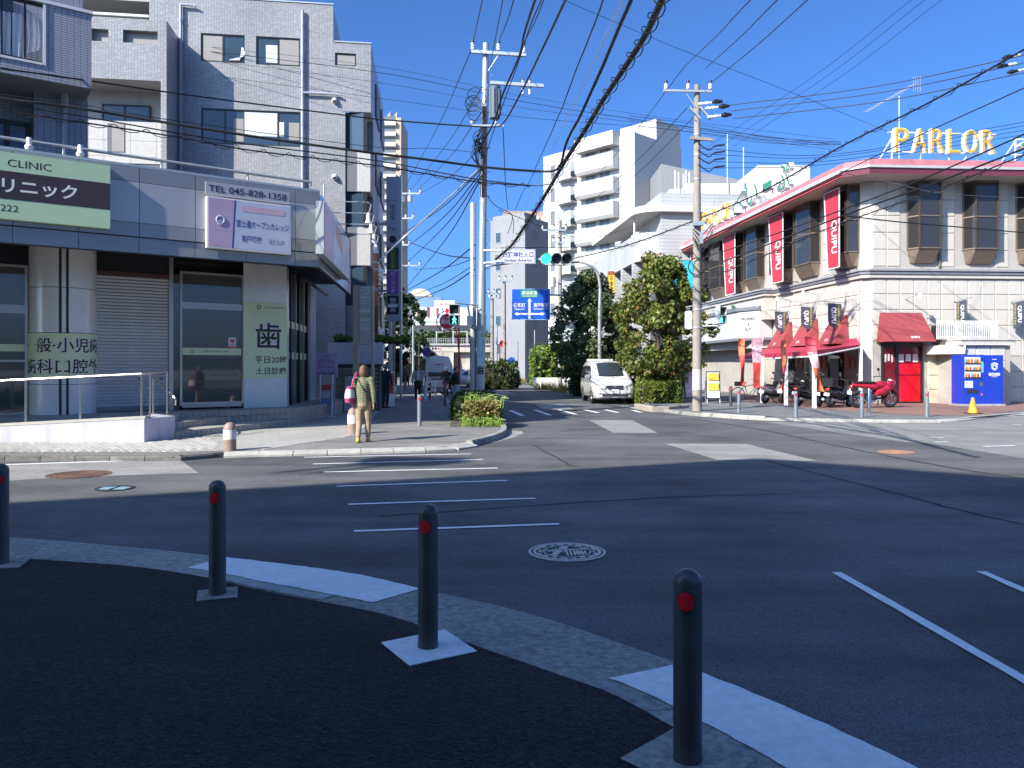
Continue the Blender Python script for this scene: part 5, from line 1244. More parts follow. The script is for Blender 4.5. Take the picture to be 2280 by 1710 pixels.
# --- PACHINKO & SLOT projecting bay on the street face
dP=-0.62
e0,e1=FL.hit(1580,720,dP)[0],FL.hit(1701,700,dP)[0]
pj=thing('pachinko_porch','projecting porch with grey PACHINKO & SLOT sign box on the street face','porch',(PCX,PCY,0),FP.rot)
ue0=-.3
zp=[FL.hit(1625,y,dP)[1] for y in (704,757,780,640)]
def lbox(u0,u1,d0,d1,z0,z1,name,m,par):return MB().hexa([lp(u,d,z) for z in (z0,z1) for u,d in ((u0,d0),(u1,d0),(u1,d1),(u0,d1))]).build(name,m,par)
upj=FL.hit(1703,690,dP)[0]
lbox(ue0,upj,dP,0.0,4.15,zc0+.0,'upper_band',M_cream,pj)
lbox(ue0,upj+.1,dP-.12,0.0,zc0,zc0+.16,'cornice_base',M_cream,pj);lbox(ue0,upj+.16,dP-.2,0.0,zc0+.161,zc0+.30,'cornice',M_corn,pj);lbox(ue0,upj+.2,dP-.26,0.0,zc0+.301,zc0+.38,'cornice_cap',MATS['pale_slate'],pj)
us1=FL.hit(1690,730,dP-.1)[0];us2=us1-1.25
# sign box: canted end
za,zb_=zp[1]-.02,zp[0]+.05
q=[(ue0,dP-.3),(us2,dP-.75),(us1,dP-.1),(us1,0),(ue0,0)]
MB().add([lp(u,d,z) for z in (za,zb_) for u,d in q],[(0,1,6,5),(1,2,7,6),(2,3,8,7),(0,4,3,2,1),(5,6,7,8,9)]).build('sign_box',pm('pale_sign_grey',(.52,.52,.52),.4,var=.04),pj)
for z0_,z1_ in ((zb_,zb_+.2),(za-.14,za)):
    q2=[(ue0,dP-.38),(us2+.03,dP-.85),(us1+.08,dP-.14),(us1+.08,0),(ue0,0)]
    MB().add([lp(u,d,z) for z in (z0_,z1_) for u,d in q2],[(0,1,6,5),(1,2,7,6),(2,3,8,7),(0,4,3,2,1),(5,6,7,8,9)]).build('dark_trim',M_corn,pj)
P0_,P1_=Vector(lp(us2,dP-.75,0)),Vector(lp(us1,dP-.1,0));dv=(P1_-P0_);nv=Vector((dv.y,-dv.x,0)).normalized()*.012
Ld=dv.length
axs=lambda s,z:tuple(P0_+dv*(s/Ld)+nv+Vector((0,0,z)))
for k,s in enumerate(('PACHINKO','&','SLOT')):text(s,M_txtdark,pj,Ld*.5,zb_-(zb_-za)*(.30+.19*k),w=Ld*(.66,.07,.34)[k],h=.16,bold=.015,axes=axs)
P2_,P3_=Vector(lp(us2-4,dP-.40,0)),Vector(lp(us2,dP-.75,0));dv2=P3_-P2_;nv2=Vector((dv2.y,-dv2.x,0)).normalized()*.012
axs2=lambda s,z:tuple(P2_+dv2*(s/dv2.length)+nv2+Vector((0,0,z)))
text('PACHINKO & SLOT',M_txtdark,pj,2.5,za+.25,w=2.2,h=.2,axes=axs2);text('QUIPU',M_red,pj,1.4,za+.65,w=1.6,h=.35,bold=.03,axes=axs2)
lbox(ue0,us1-.2,dP-.25,0.0,za-.55,za-.15,'lower_band',M_cream,pj)
lbox(ue0,us1-.2,dP+.5,0.0,za-.62,za-.551,'porch_soffit',M_corn,pj)
lbox(us1-1.25,us1-.25,dP+.1,0.02,0.06,za-.6,'pier',M_cream,pj)
lbox(ue0,us1-1.25,dP+.9,dP+1.0,0.06,za-.6,'porch_glass',M_glass,pj)
for k in range(5):lbox(us1-1.4-k*1.3,us1-1.32-k*1.3,dP+.82,dP+.92,.06,za-.6,'porch_mullion',M_alu,pj)
lbox(us1-3.2,us1-2.9,dP+.80,dP+.84,1.6,2.1,'notice',M_white,pj)
# globes
for k,(x,y) in enumerate([(1576,702),(1655,686),(1687,679)]):
    u,z=FL.hit(x,y,dP-.12);c=lp(u,dP-.10,z);w=FP.w(c[0],c[1],0)
    t=thing('globe_lamp',['cream globe lamp beside the pedestrian signal','cream globe lamp above the PACHINKO sign','cream globe lamp at the end of the porch band'][k],'lamp',(w.x,w.y,z),0,'globe lamps on the porch band')
    MB().ell((0,0,0),(.19,.19,.21),18,12).build('globe',pm('ivory_globe',(.66,.56,.52),.25),t,smooth=60);MB().tube((0,0,0),(.22,.02,0),.09).build('mount',M_alu,t)
u,z=FL.hit(1632,690,dP-.1);q=MB()
for k in range(26):a_=random.uniform(-.16,.16);b_=random.uniform(-.35,.35);q.ell(lp(u+a_,dP-.06-random.uniform(0,.08),z+b_),(.06,.05,.06),6,4)
q.build('wall_ivy',pm('ivy_green',(.10,.20,.12),.6,var=.3),pj)
# three small awnings on the street face above the canopy
for k,(xl,xr,yt,yb) in enumerate([(1714,1754,718,775),(1764,1811,712,771),(1828,1877,704,767)]):
    a=FL.hit(xl+12,(yt+yb)/2,-.3)[0];b=FL.hit(xr,(yt+yb)/2,-.3)[0];z0,z1=FL.hit((xl+xr)/2,yb,-.5)[1],FL.hit((xl+xr)/2+6,yt,-.05)[1]
    awning(lp,a,b,z0,z1,.75,['maroon awning nearest the sign box above the canopy','maroon awning in the middle above the canopy','maroon awning closest to the parlor corner above the canopy'][k],lx=.45)
# lower part under the canopy: dark openings and white strips with posters
for k,(a,b) in enumerate([(LP-7.3,LP-6.4),(LP-5.3,LP-4.2),(LP-3.0,LP-1.7)]):
    lbox(a,b,-.02,.05,.1,2.5,'doorway',M_glass,pb)
M_poster=pm('red_white_poster',(.55,.20,.16),.6,var=.7,scale=7)
M_poster2=pm('blue_poster',(.10,.24,.42),.5,var=.6,scale=5)
def poster(conv,u0,u1,d,z0,z1,m,lab,cat='poster'):
    t=thing('wall_poster',lab,cat,(PCX,PCY,0),FP.rot)
    MB().hexa([conv(u,dd_,z) for z in (z0,z1) for u,dd_ in ((u0,d),(u1,d),(u1,d+.015),(u0,d+.015))]).build('sheet',m,t);return t
k=0
for u in (LP-6.2,LP-5.75,LP-3.95,LP-3.5,LP-1.5,LP-1.05):
    for z in (1.55,):poster(lp,u,u+.34,-.03,z,z+.5,M_poster,'red and white poster under the canopy, '+('leftmost pair, left' ,'leftmost pair, right','middle pair, left','middle pair, right','right pair, left','right pair, right')[k]);k+=1
poster(lp,LP-2.75,LP-2.0,-.05,.7,2.0,pm('navy_poster',(.03,.04,.09),.3,var=.8,scale=4),'dark blue poster in the doorway near the corner')
ub,_=FL.hit(1622,850,dP+.05)
poster(lp,us1-1.0,us1-.45,dP+.07,.75,2.2,M_poster2,'tall blue poster on the cream pier of the porch')
# --- canopy on posts
cpt=thing('red_canopy','lean-to red fabric canopy on white posts over the motorcycles','canopy',(0,0,0))
M_can=pm('red_canopy_fabric',(0.42,0.035,0.075),0.6,var=.1,scale=2)
K=[gz(1697,897,ZW),gz(1750,903,ZW),gz(1813,909,ZW)]
A_=pp(1812,781,29.6);B_=pp(1916,767,31.9);C_=pp(1642,793,39.0)
D_=FP.w(*(lambda q:(q[0],q[1]))(lp(LP-8.4,-.02,0)),2.75)
E_=FP.w(*(lambda q:(q[0],q[1]))(lp(LP-.6,-.02,0)),2.85)
for z_,nm,dz_ in ((0,'roof',0),):
    MB().add([A_,B_,E_,D_,C_,A_-Vector((0,0,.22)),B_-Vector((0,0,.10)),C_-Vector((0,0,.2))],[(0,1,2,3,4),(0,5,6,1),(0,4,7,5)]).build('fabric',M_can,cpt)
q=MB();q.tube(A_-Vector((0,0,.22)),C_-Vector((0,0,.2)),.035);q.tube(A_-Vector((0,0,.22)),B_-Vector((0,0,.12)),.035);q.build('edge_tube',M_white,cpt)
for k in K:MB().box(k.x-.06,k.x+.06,k.y-.06,k.y+.06,ZW,A_.z-.15).build('post',M_white,cpt)
kb=B_;MB().box(kb.x-.06,kb.x+.06,kb.y-.06,kb.y+.06,ZW,kb.z-.05).build('post',M_white,cpt)
# tall advertising banners on the canopy posts
def nobori(p0,w,h,lean,mats,lab,curl=.12):
    t=thing('advert_flag',lab,'flag',p0,0,'printed flags round the parlor canopy');n=14;vs_=[]
    for j in range(n+1):
        s_=j/n;z=h*(1-s_)
        for i in range(5):
            f_=i/4;ww=w*(1-.35*math.sin(s_*2.6));vs_.append((lean*s_*1.0+ww*(f_-.1)*math.cos(.5*math.sin(s_*5)),curl*math.sin(s_*7+f_*2),z))
    for k_,(a,b,m) in enumerate(mats):
        MB().add(vs_,[(j*5+i,j*5+i+1,(j+1)*5+i+1,(j+1)*5+i) for j in range(int(a*n),int(b*n)) for i in range(4)]).build('cloth',m,t,smooth=60)
    return t
M_nr=pm('flag_red_print',(.60,.06,.05),.6,var=.5,scale=6);M_no=pm('flag_orange_print',(.66,.16,.05),.6,var=.4,scale=6);M_nm=pm('flag_mixed_print',(.52,.30,.34),.6,var=.8,scale=5)
nobori(gz(1646,897,ZW)+Vector((0,0,.75)),.30,2.0,.08,[(0,.4,M_no),(.4,1,M_nr)],'narrow red and orange flag at the far end of the canopy')
nobori(gz(1676,897,ZW)+Vector((0,0,.65)),.55,2.15,.06,[(0,.5,M_nm),(.5,1,M_nr)],'broad pale printed flag on the first canopy post',.05)
nobori(gz(1741,903,ZW)+Vector((0,0,.6)),.22,2.0,.02,[(0,.5,M_no),(.5,1,M_nr)],'twisted red flag on the second canopy post')
nobori(gz(1800,909,ZW)+Vector((-.1,0,.62)),.42,2.05,.45,[(0,.3,M_banner),(.3,.62,M_nm),(.62,1,M_no)],'flag with orange hem blown sideways on the corner canopy post')
# --- rooftop letters
def roof_letters(fr,body,px,m,name,label,d,thick=.22,m_side=None,dup=True):
    xl,xr,yt,yb=px;a,z1=fr.hit(xl,yt,d);b,_=fr.hit(xr,yt,d);_,z0=fr.hit(xl,yb,d)
    t=at_frame(name,fr,label,'sign');n=len(body);W_=(b-a)
    wide=[{'I':.4,'L':.85}.get(c_,1.0) for c_ in body];tot=sum(wide);pos=a
    for c_,ww in zip(body,wide):
        cw_=W_*ww/tot;cx_=pos+cw_/2;pos+=cw_
        o=text(c_,M_white,t,cx_,(z0+z1)/2,d,w=cw_*.80,h=z1-z0,bold=.0,thick=thick,name='letter')
        text(c_,m,o,cx_,(z0+z1)/2,d-.02,w=cw_*.74,h=(z1-z0)*.95,bold=-.012,name='neon_face')
    q=MB()
    for z in (z0+.08,z1-.12):q.tube((a-.1,d+thick+.05,z),(b+.1,d+thick+.05,z),.03,n=6)
    k=a+.1
    while k<b:q.tube((k,d+thick+.08,z0-.8),(k,d+thick+.05,z1-.1),.035,n=6);q.tube((k-.5,d+thick+1.0,z0-.8),(k,d+thick+.05,z0+.7),.03,n=6);k+=1.3
    q.build('rack',M_white,t)
    return t
roof_letters(FP,'PARLOR',(1989,2222,284,338),M_yellow,'roof_sign','big yellow PARLOR letters on the roof above the corner',.8)
roof_letters(FP,'く',(2266,2320,300,345),pm('sign_green_letter',(.05,.22,.13),.4),'roof_sign','green letter sign cut off by the picture edge on the roof',.8)
# street-side roof letters run along the eave
def roof_letters_street(chars,m,label,dsp=-.2,z0=10.9):
    t=at_frame('roof_sign',FL,label,'sign')
    for c_,(xl,xr,yt,yb) in chars:
        u0,z1=FL.hit(xl,yt,dsp);u1,_=FL.hit(xr,yt,dsp);um,_=FL.hit((xl+xr)/2,yt,dsp);_,zb2=FL.hit((xl+xr)/2,yb,dsp);_,zt2=FL.hit((xl+xr)/2,yt,dsp)
        o=text(c_,M_white,t,um,(zb2+zt2)/2,dsp,w=(u1-u0)*.9,h=zt2-zb2,bold=.02,thick=.22,name='letter')
        text(c_,m,o,um,(zb2+zt2)/2,dsp-.02,w=(u1-u0)*.84,h=(zt2-zb2)*.95,bold=.005,name='neon_face')
        q=MB();q.tube((um,dsp+.3,zb2-1.0),(um,dsp+.3,zt2),.035,n=6);q.tube((u0,dsp+.3,zb2+.1),(u1,dsp+.3,zb2+.1),.03,n=6);q.build('rack',M_white,o)
roof_letters_street([('P',(1562,1575,472,510)),('A',(1574,1586,467,506)),('R',(1585,1597,462,500)),('L',(1598,1606,458,496)),('O',(1606,1616,452,492)),('R',(1616,1628,448,486))],M_yellow,'small yellow PARLOR letters receding along the street roof')
roof_letters_street([('く',(1640,1657,424,466)),('い',(1659,1690,410,456)),('ー',(1697,1720,404,424)),('ぷ',(1727,1761,364,424))],MATS['sign_green_letter'],'green hiragana letters receding along the street roof')
# roof aerial
w=pp(2002,300,40);t=thing('roof_aerial','long yagi television aerial on a mast above the PARLOR letters','aerial',(w.x,w.y,0))
top=pp(2002,214,40);MB().tube((0,0,9.5),(0,0,top.z),.03).build('mast',M_galv,t)
pA_,pB_=pp(1929,248,40)-Vector((w.x,w.y,0)),pp(2040,185,40)-Vector((w.x,w.y,0));q=MB();q.tube(pA_,pB_,.02)
for k in range(18):c=pA_.lerp(pB_,k/19);q.tube(c+Vector((-.05,.25,.08)),c+Vector((.05,-.25,-.08)),.012,n=4)
for k in range(4):c=pB_+Vector((-.15+.12*k,0,0));q.tube(c+Vector((0,0,-.45)),c+Vector((0,0,.35)),.015,n=4)
q.build('antenna',M_galv,t)
# --- vending machine
ve0,vez1=FP.hit(2145,790,-2.35);ve1,_=FP.hit(2234,790,-2.35)
vm_=at_frame('vending_machine',FP,'blue drinks vending machine with a white round coffee emblem','vending machine')
M_vb=pm('vending_blue',(0.012,0.045,0.42),0.3,var=.03,coat=.3)
bz_=.16;VH=vez1-bz_;dF=-2.35;VW=ve1-ve0;split=ve0+VW*.53
MB().box(ve0,split-.004,dF,-1.62,bz_,bz_+VH).build('cabinet',M_vb,vm_);MB().box(split+.004,ve1,dF+.01,-1.62,bz_,bz_+VH-.01).build('side_cabinet',M_vb,vm_)
wz0,wz1=bz_+VH*.52,bz_+VH*.955;x0,x1=ve0+VW*.03,ve0+VW*.42
disp=MB().box(x0,x1,dF-.012,dF-.002,wz0,wz1).build('display_window',pm('display_backing',(.55,.60,.62),.2,var=.1),vm_)
cols_=[(.65,.16,.04),(.7,.5,.1),(.55,.06,.05),(.62,.6,.55),(.12,.3,.5),(.35,.2,.08)]
for r in range(3):
    zr_=wz0+(wz1-wz0)*(.06+.33*r)
    MB().box(x0,x1,dF-.05,dF-.012,zr_-.03,zr_).build('shelf',M_black,disp)
    for k in range(10):
        mm=pm('can_%d'%((k*7+r*5)%6),cols_[(k*7+r*5)%6],.3,var=.2,scale=12)
        xx=x0+(x1-x0)*(k+.5)/10;hh_=.15 if r==2 else (.12 if r==1 else .13)
        MB().lathe([(.001,0),(.019,.0),(.022,.012),(.022,hh_),(.015,hh_+.015),(.001,hh_+.016)],(xx,dF-.032,zr_),10).build('can',mm,disp,smooth=40)
MB().box(ve0+VW*.43,ve0+VW*.50,dF-.012,dF-.001,bz_+VH*.64,bz_+VH*.86).build('card_reader',pm('reader_blue',(.15,.45,.70),.3,var=.3,scale=15),vm_)
MB().box(ve0+VW*.03,ve0+VW*.235,dF-.010,dF-.001,bz_+VH*.33,bz_+VH*.47).build('sticker',pm('sticker_paleblue',(.50,.66,.74),.4,var=.5,scale=14),vm_)
MB().box(ve0+VW*.08,ve0+VW*.36,dF-.022,dF-.001,bz_+VH*.225,bz_+VH*.30).build('delivery_flap',M_dark,vm_)
MB().box(ve0+VW*.40,ve0+VW*.49,dF-.012,dF-.001,bz_+VH*.36,bz_+VH*.45).build('coin_plate',M_steel,vm_)
MB().lathe([(.04,0),(.04,-.012),(.001,-.013)],(ve0+VW*.455,dF-.001,bz_+VH*.19),16,'y').build('coin_return',M_no,vm_)
cxx=ve0+VW*.78;czz=bz_+VH*.75
text('COFFEE',M_txtwhite,vm_,0,0,w=.36,h=.07,bold=.03,axes=lambda s_,z_:(cxx+(.155+z_)*math.sin(s_/.17),dF+.006,czz+(.155+z_)*math.cos(s_/.17)))
q=MB();q.lathe([(.13,0),(.13,-.004),(.118,-.004),(.118,0)],(cxx,dF+.008,czz),32,'y');q.build('emblem_ring',M_txtwhite,vm_)
q=MB();q.lathe([(.098,-.003),(.001,-.003)],(cxx,dF+.008,czz),28,'y');q.build('emblem_disc',M_txtwhite,vm_)
q=MB();q.ell((cxx-.01,dF+.002,czz+.015),(.05,.004,.06),14,8);q.ell((cxx+.035,dF+.002,czz-.03),(.045,.004,.025),12,6);q.build('emblem_shape',M_vb,vm_)
text('BOSS',M_txtwhite,vm_,cxx,bz_+VH*.605,dF+.005,w=VW*.28,h=.115,bold=.04)
for k in range(2):MB().box(cxx-.12,cxx+.12,dF+.004,dF+.008,bz_+VH*.56-k*.025,bz_+VH*.564-k*.025).build('fine_print',M_txtwhite,vm_)
MB().box(cxx-.09,cxx+.09,dF+.004,dF+.008,bz_+VH*.905,bz_+VH*.915).build('top_print',M_txtwhite,vm_)
MB().box(ve0-.1,ve1+.05,dF-.06,-1.6,.04,bz_).build('plinth',M_conc,vm_)
# cone
g=gz(2166,921,ZW);t=thing('traffic_cone','yellow traffic cone in front of the vending machine','cone',g)
MB().prism([(-.20,-.20),(.20,-.20),(.20,.20),(-.20,.20)],0.004,.03).build('base',M_black,t);MB().lathe([(.15,.03),(.135,.06),(.045,.52),(.03,.53),(.001,.53)],n=24).build('body',pm('cone_yellow',(.80,.42,.01),.45,var=.08),t,smooth=40)
g=gz(1935,920,ZW);t=thing('steel_post','short stainless steel post beside the red scooter','post',g);MB().lathe([(.057,0),(.057,.78),(.05,.80),(.001,.80)],n=20).build('tube',M_steel,t,smooth=40)
# ================================================================ BUILDINGS FURTHER DOWN THE STREET
M_apt=pm('white_render',(0.54,0.52,0.49),0.75,var=0.04,scale=.5,stain=.06)
M_apt2=pm('white_balcony',(0.56,0.54,0.51),0.7,var=0.04,scale=.5)
M_aptglass=pm('grey_window',(0.16,0.17,0.17),0.1,var=.2,scale=.8)
M_frost=pm('frosted_rail_glass',(0.36,0.42,0.40),0.2,var=.1)
ca=(14.34,90.0);FA=Fr(ca[0]-.69*15.2,ca[1]+.72*15.2,.69,-.72)
ap=at_frame('white_apartment',FA,'white nine storey apartment block with stacked balconies','building')
uA,ztA=FA.hit(1413,294);uL,_=FA.hit(1210,350)
MB().box(uL,uA,0,9.6,0,ztA).build('body',M_apt,ap)
ph0,phz=FA.hit(1401,298)[0],FA.hit(1462,272,2.2)[1]
MB().box(uA-5.5,uA-.01,4.3,9.4,ztA,ztA+2.5).build('penthouse',M_apt,ap)
b0,b1=FA.hit(1281,430,-1.1)[0],FA.hit(1366,430,-1.1)[0]
zz=lambda y,x=1330,d=-1.1:FA.hit(x,y,d)[1]
MB().box(b0,b1,-1.3,0,zz(330),zz(300)).build('roof_slab',M_apt2,ap)
for k in range(8):
    y0=346+53.5*k;z1,z0=zz(y0),zz(y0+29)
    o=MB().hexa([(b0,-.9,z0-.35),(b1,-.9,z0-.35),(b1,.0,z0-.35),(b0,.0,z0-.35),(b0,-1.2,z0),(b1,-1.2,z0),(b1,0,z0),(b0,0,z0)]).build('balcony',M_apt2,ap)
    MB().box(b0,b1,-1.2,-1.08,z0,z1).build('parapet',M_apt2,o);MB().box(b1-.12,b1,-1.08,0,z0,z1).build('parapet_end',M_apt2,o)
    MB().box(b0,b1,-1.19,-1.15,z1+.06,z1+.11).build('rail',M_galv,o)
    for a,b in ((.13,.40),(.50,.78)):
        win(ap,b0+(b1-b0)*a,b0+(b1-b0)*b,z1+.12,z1+1.05,-.10,cols=(.5,),glass=M_aptglass,dep=.05,fw=.05,m_f=M_alu)
    MB().box(b0+.02,b1,-.06,-.02,z1-.5,z1+1.7).build('recess_wall',pm('balcony_recess',(.50,.49,.48),.8,var=.03),ap)
  # curved balcony to its side
    c0,c1=FA.hit(1240,y0,-.6)[0],FA.hit(1278,y0,-.6)[0];rr_=(c1-c0)
    yk=352+52.5*k+12;zk1,zk0=FA.hit(1262,yk-12+15,-.6)[1],FA.hit(1262,yk+33,-.6)[1]
    arc=[(c1-rr_*math.sin(a) ,-1.25*math.cos(a)**.6 if math.cos(a)>0 else 0) for a in [i*math.pi/2/8 for i in range(9)]]
    arc=[(c1,-1.25),(c1-rr_*.4,-1.25),(c1-rr_*.7,-1.1),(c1-rr_*.9,-.75),(c1-rr_,-.3),(c1-rr_,0),(c1,0)]
    cb_=MB().prism(arc,zk0-.25,zk0).build('curved_balcony',M_apt2,ap)
    q=MB();v_=[(a,b,z) for z in (zk0+.02,zk1) for a,b in arc[:6]];q.add(v_,[(i,i+1,7+i,6+i) for i in range(5)]);q.build('glass_rail',M_frost,cb_)
    MB().box(c0-.3,c1,-.05,.0,zk0,zk0+2.1).build('balcony_door',pm('shaded_recess',(.25,.26,.26),.6),cb_)
    win(ap,FA.hit(1226,400)[0],FA.hit(1236,400)[0],zk0+.5,zk0+2.3,-.02,cols=(),glass=M_aptglass,dep=.05,m_f=M_alu)
MB().box(b1+.15,b1+.22,-.1,0,3,ztA-2).build('downpipe',M_galv,ap)
c=FA.w(uA,0,0)
MB().box(uA+3.0,uA+14,11,18,8,23).build('rear_wing',M_apt,ap)
# brown tiled block peeking behind
t=thing('brown_block','brown brick block peeking over the grey building','building',pp(1180,818,128)*1.0)
t.location.z=0
MB().box(-4.5,2.6,0,8,0,pp(0,470,128).z).build('body',tiled('brown_tile',(.42,.30,.22),(.36,.26,.19),(.3,.24,.2),.6,.2),t)
for k in range(3):MB().box(-1.2+k*1.6,-.2+k*1.6,-.7,0,pp(0,497,128).z,pp(0,484,128).z).build('roof_unit',M_white,t)
# grey building
M_greyb=pm('grey_concrete_wall',(0.25,0.25,0.26),0.8,var=.08,scale=.4,stain=.12)
cg=((1169-CX)/F*78,78.0);FG=Fr(cg[0]-.80*5,cg[1]+.60*5,.80,-.60)
gb=at_frame('grey_building',FG,'plain grey building with small square windows down the street','building')
ug,ztg=FG.hit(1169,481);ul,_=FG.hit(1092,500)
MB().box(ul,ug,0,4.2,0,ztg).build('body',M_greyb,gb)
for k in range(5):
    z=FG.hit(1120,540+k*62)[1]
    for x in (1104,):u=FG.hit(x,600)[0];win(gb,u,u+.7,z,z+1.1,-.03,cols=(),glass=M_glassb,dep=.05,m_f=M_alu)
for k in range(5):
    z=3+k*3;MB().box(ug,ug+.04,1.6,2.2,z,z+.7).build('side_window',M_aptglass,gb)
MB().box(ul,ug-.4,.4,2.6,ztg,ztg+.5).build('roof_parapet',M_greyb,gb)
# --- low curved-balcony shop building next to the parlor
M_siding=tiled('pale_siding',(0.44,0.44,0.43),(0.42,0.42,0.41),(0.31,0.31,0.31),4.0,0.24,mw=.02,rough=.6)
kx,ky=(1425-CX)/F*52,52.0
FQ=Fr(kx+SX*15,ky+SY*15,-SX,-SY)
sb=at_frame('curved_shop_block',FQ,'pale shop block with rounded balcony band and sloping canopy roof','building')
uq=15.0
def qz(y,x=1425):return FQ.hit(x,y)[1]
zq=[qz(y) for y in (455,470,515,578)]
rc=1.6
def rounded(o,u_end=uq,wr=9.0):return [(-.2,-o)]+[(u_end-rc+(rc+o)*math.sin(a),rc-(rc+o)*math.cos(a)) for a in [i*math.pi/2/8 for i in range(9)]]+[(u_end+o,wr)]
def band(o,z0,z1,name,m,par=None):
    p=rounded(o);q=MB();n=len(p);q.add([(a,b,z) for z in (z0,z1) for a,b in p],[(i,i+1,n+i+1,n+i) for i in range(n-1)]+[tuple(range(n-1,-1,-1)) ,tuple(range(n,2*n))]);return q.build(name,m,par or sb)
band(0,zq[3],zq[2],'balcony_band',M_siding);band(.15,zq[1],zq[0],'roof_canopy',M_apt2)
q=MB();p=rounded(-1.9,uq-.1);n=len(p);q.add([(a,b,z) for z in (3.0,zq[0]) for a,b in p],[(i,i+1,n+i+1,n+i) for i in range(n-1)]);q.build('inner_wall',M_siding,sb)
MB().box(uq-9,uq-.3,1.55,9,zq[3],zq[0]+.9).build('upper_block',M_siding,sb)
MB().box(-.2,uq-.4,1.2,9,0,zq[3]).build('ground_floor',M_glass,sb)
for k in range(5):MB().box(k*3.2,k*3.2+.5,0,1.3,0,zq[3]).build('pier',M_siding,sb)
for k in range(4):MB().box(1+k*3.4,3.4+k*3.4,1.80,1.87,zq[2]+.1,zq[1]-.2).build('window',M_aptglass,sb)
MB().path([(uq-2.6,.3,zq[1]),(uq-2.6,.3,zq[2])],.07).build('downpipe',M_white,sb);MB().box(uq-4.6,uq-3.0,.6,1.4,zq[2]-.9,zq[2]+.5).build('air_unit',M_white,sb)
# front-facing upper part with window and posts on the roof
wq=FQ.w(uq,1.6,0)
t=thing('rear_shop_wing','grey sided wing with a square window behind the concrete pole','building',(11.2,56.5,0))
zt_=pp(0,497,56).z
MB().box(-.5,9,0,8,0,pp(0,440,56.5).z).build('body',M_siding,t)
a,b=pp(1511,483,56.5),pp(1551,517,56.5);MB().box(a.x-11.2-.12,b.x-11.2+.3,-.12,0,b.z-.12,a.z+.15).build('window_surround',M_siding,t)
win(t,a.x-11.2,b.x-11.2+.2,b.z,a.z,-.14,glass=M_aptglass,dep=.03,m_f=M_dark)
MB().tube((.55,-.1,6),(.55,-.1,pp(0,452,56.5).z),.1).build('vent_pipe',M_white,t)
for k,x in enumerate((1503,1511,1522,1527,1535)):X=(x-CX)/F*58-11.2;MB().tube((X,1.5,zt_),(X,1.5,pp(0,380+4*(k%3),58).z),.05).build('roof_pole',M_white,t)
MB().box(.8,2.4,2,3.4,pp(0,440,58).z-.2,pp(0,418,58).z).build('roof_unit',M_white,t)
# white rooftop behind the roof letters
t=thing('white_roof_block','white rooftop block behind the green roof letters','building',(17.5,62,0))
MB().box(-3.4,14,0,10,0,pp(0,408,62).z).build('body',M_apt,t);MB().box(2.2,6.4,-.3,6,0,pp(0,370,62).z).build('stair_tower',M_apt,t)
MB().tube((1.1,-.2,10),(1.1,-.2,pp(0,330,62).z),.05).build('lightning_rod',M_galv,t);MB().tube((-.2,-.2,10),(-.2,-.2,pp(0,300,62).z),.04).build('lightning_rod',M_galv,t)
# grey flyover edge behind
t=thing('grey_slab_block','grey slab roof sloping away behind the concrete pole','building',(21,85,0));MB().hexa([(-4.5,0,0),(10,0,0),(10,8,0),(-4.5,8,0),(-4.5,0,pp(0,365,85).z),(10,0,pp(0,425,85).z),(10,8,pp(0,425,85).z),(-4.5,8,pp(0,365,85).z)]).build('body',M_greyb,t)
# --- vertical shop signs on the shop block
def blade(px,Y,m0,m1,body,mtxt,label,w=.8):
    xl,xr,yt,yb=px;a,b=pp(xl,yt,Y),pp(xr,yb,Y);t=thing('blade_sign',label,'sign',(a.x,Y,0));W_=b.x-a.x
    MB().box(0,W_,0,.25,b.z,a.z).build('box',m0,t);MB().box(W_*.06,W_*.94,-.012,-.001,b.z+.1,a.z-(a.z-b.z)*.17).build('face',m1,t)
    text(body,mtxt,t,W_/2,b.z+(a.z-b.z)*.46,-.018,w=W_*.5,h=(a.z-b.z)*.72,bold=.02,line=1.0);return t
blade((1354,1369,604,656),44.5,pm('brown_sign',(.30,.09,.03),.5),pm('sign_yellow',(.75,.55,.04),.4),'お\n食\n事',M_txtdark,'tall yellow and brown blade sign between the trees')
a=pp(1382,676,46);t=thing('yellow_shop_sign','small yellow shop sign half hidden by the leaves','sign',(a.x,a.y,a.z-.5));MB().box(0,.7,0,.15,-.05,.5).build('board',MATS['sign_yellow'],t);MB().box(-.08,0,0,.15,-.05,.5).build('edge',MATS['brown_sign'],t);text('カレー',M_txtdark,t,.36,.24,-.01,w=.55)
a=pp(1398,768,43);t=thing('green_shop_sign','bright green shop fascia strip behind the trees','sign',(a.x-.6,a.y,a.z));MB().box(0,1.1,0,.12,0,.22).build('board',pm('bright_green',(.02,.50,.10),.4),t);MB().box(-.3,1.4,.02,.12,-.35,-.004).build('lower_board',M_white,t)
a=pp(1500,640,49);t=thing('teal_poster','large teal picture panel beside the parlor roof','sign',(a.x,49,0));b=pp(1545,580,49)
MB().box(-.1,b.x-a.x+.1,.05,.15,pp(0,650,49).z,b.z).build('panel',pm('teal_print',(.03,.40,.50),.35,var=.6,scale=1.6),t)

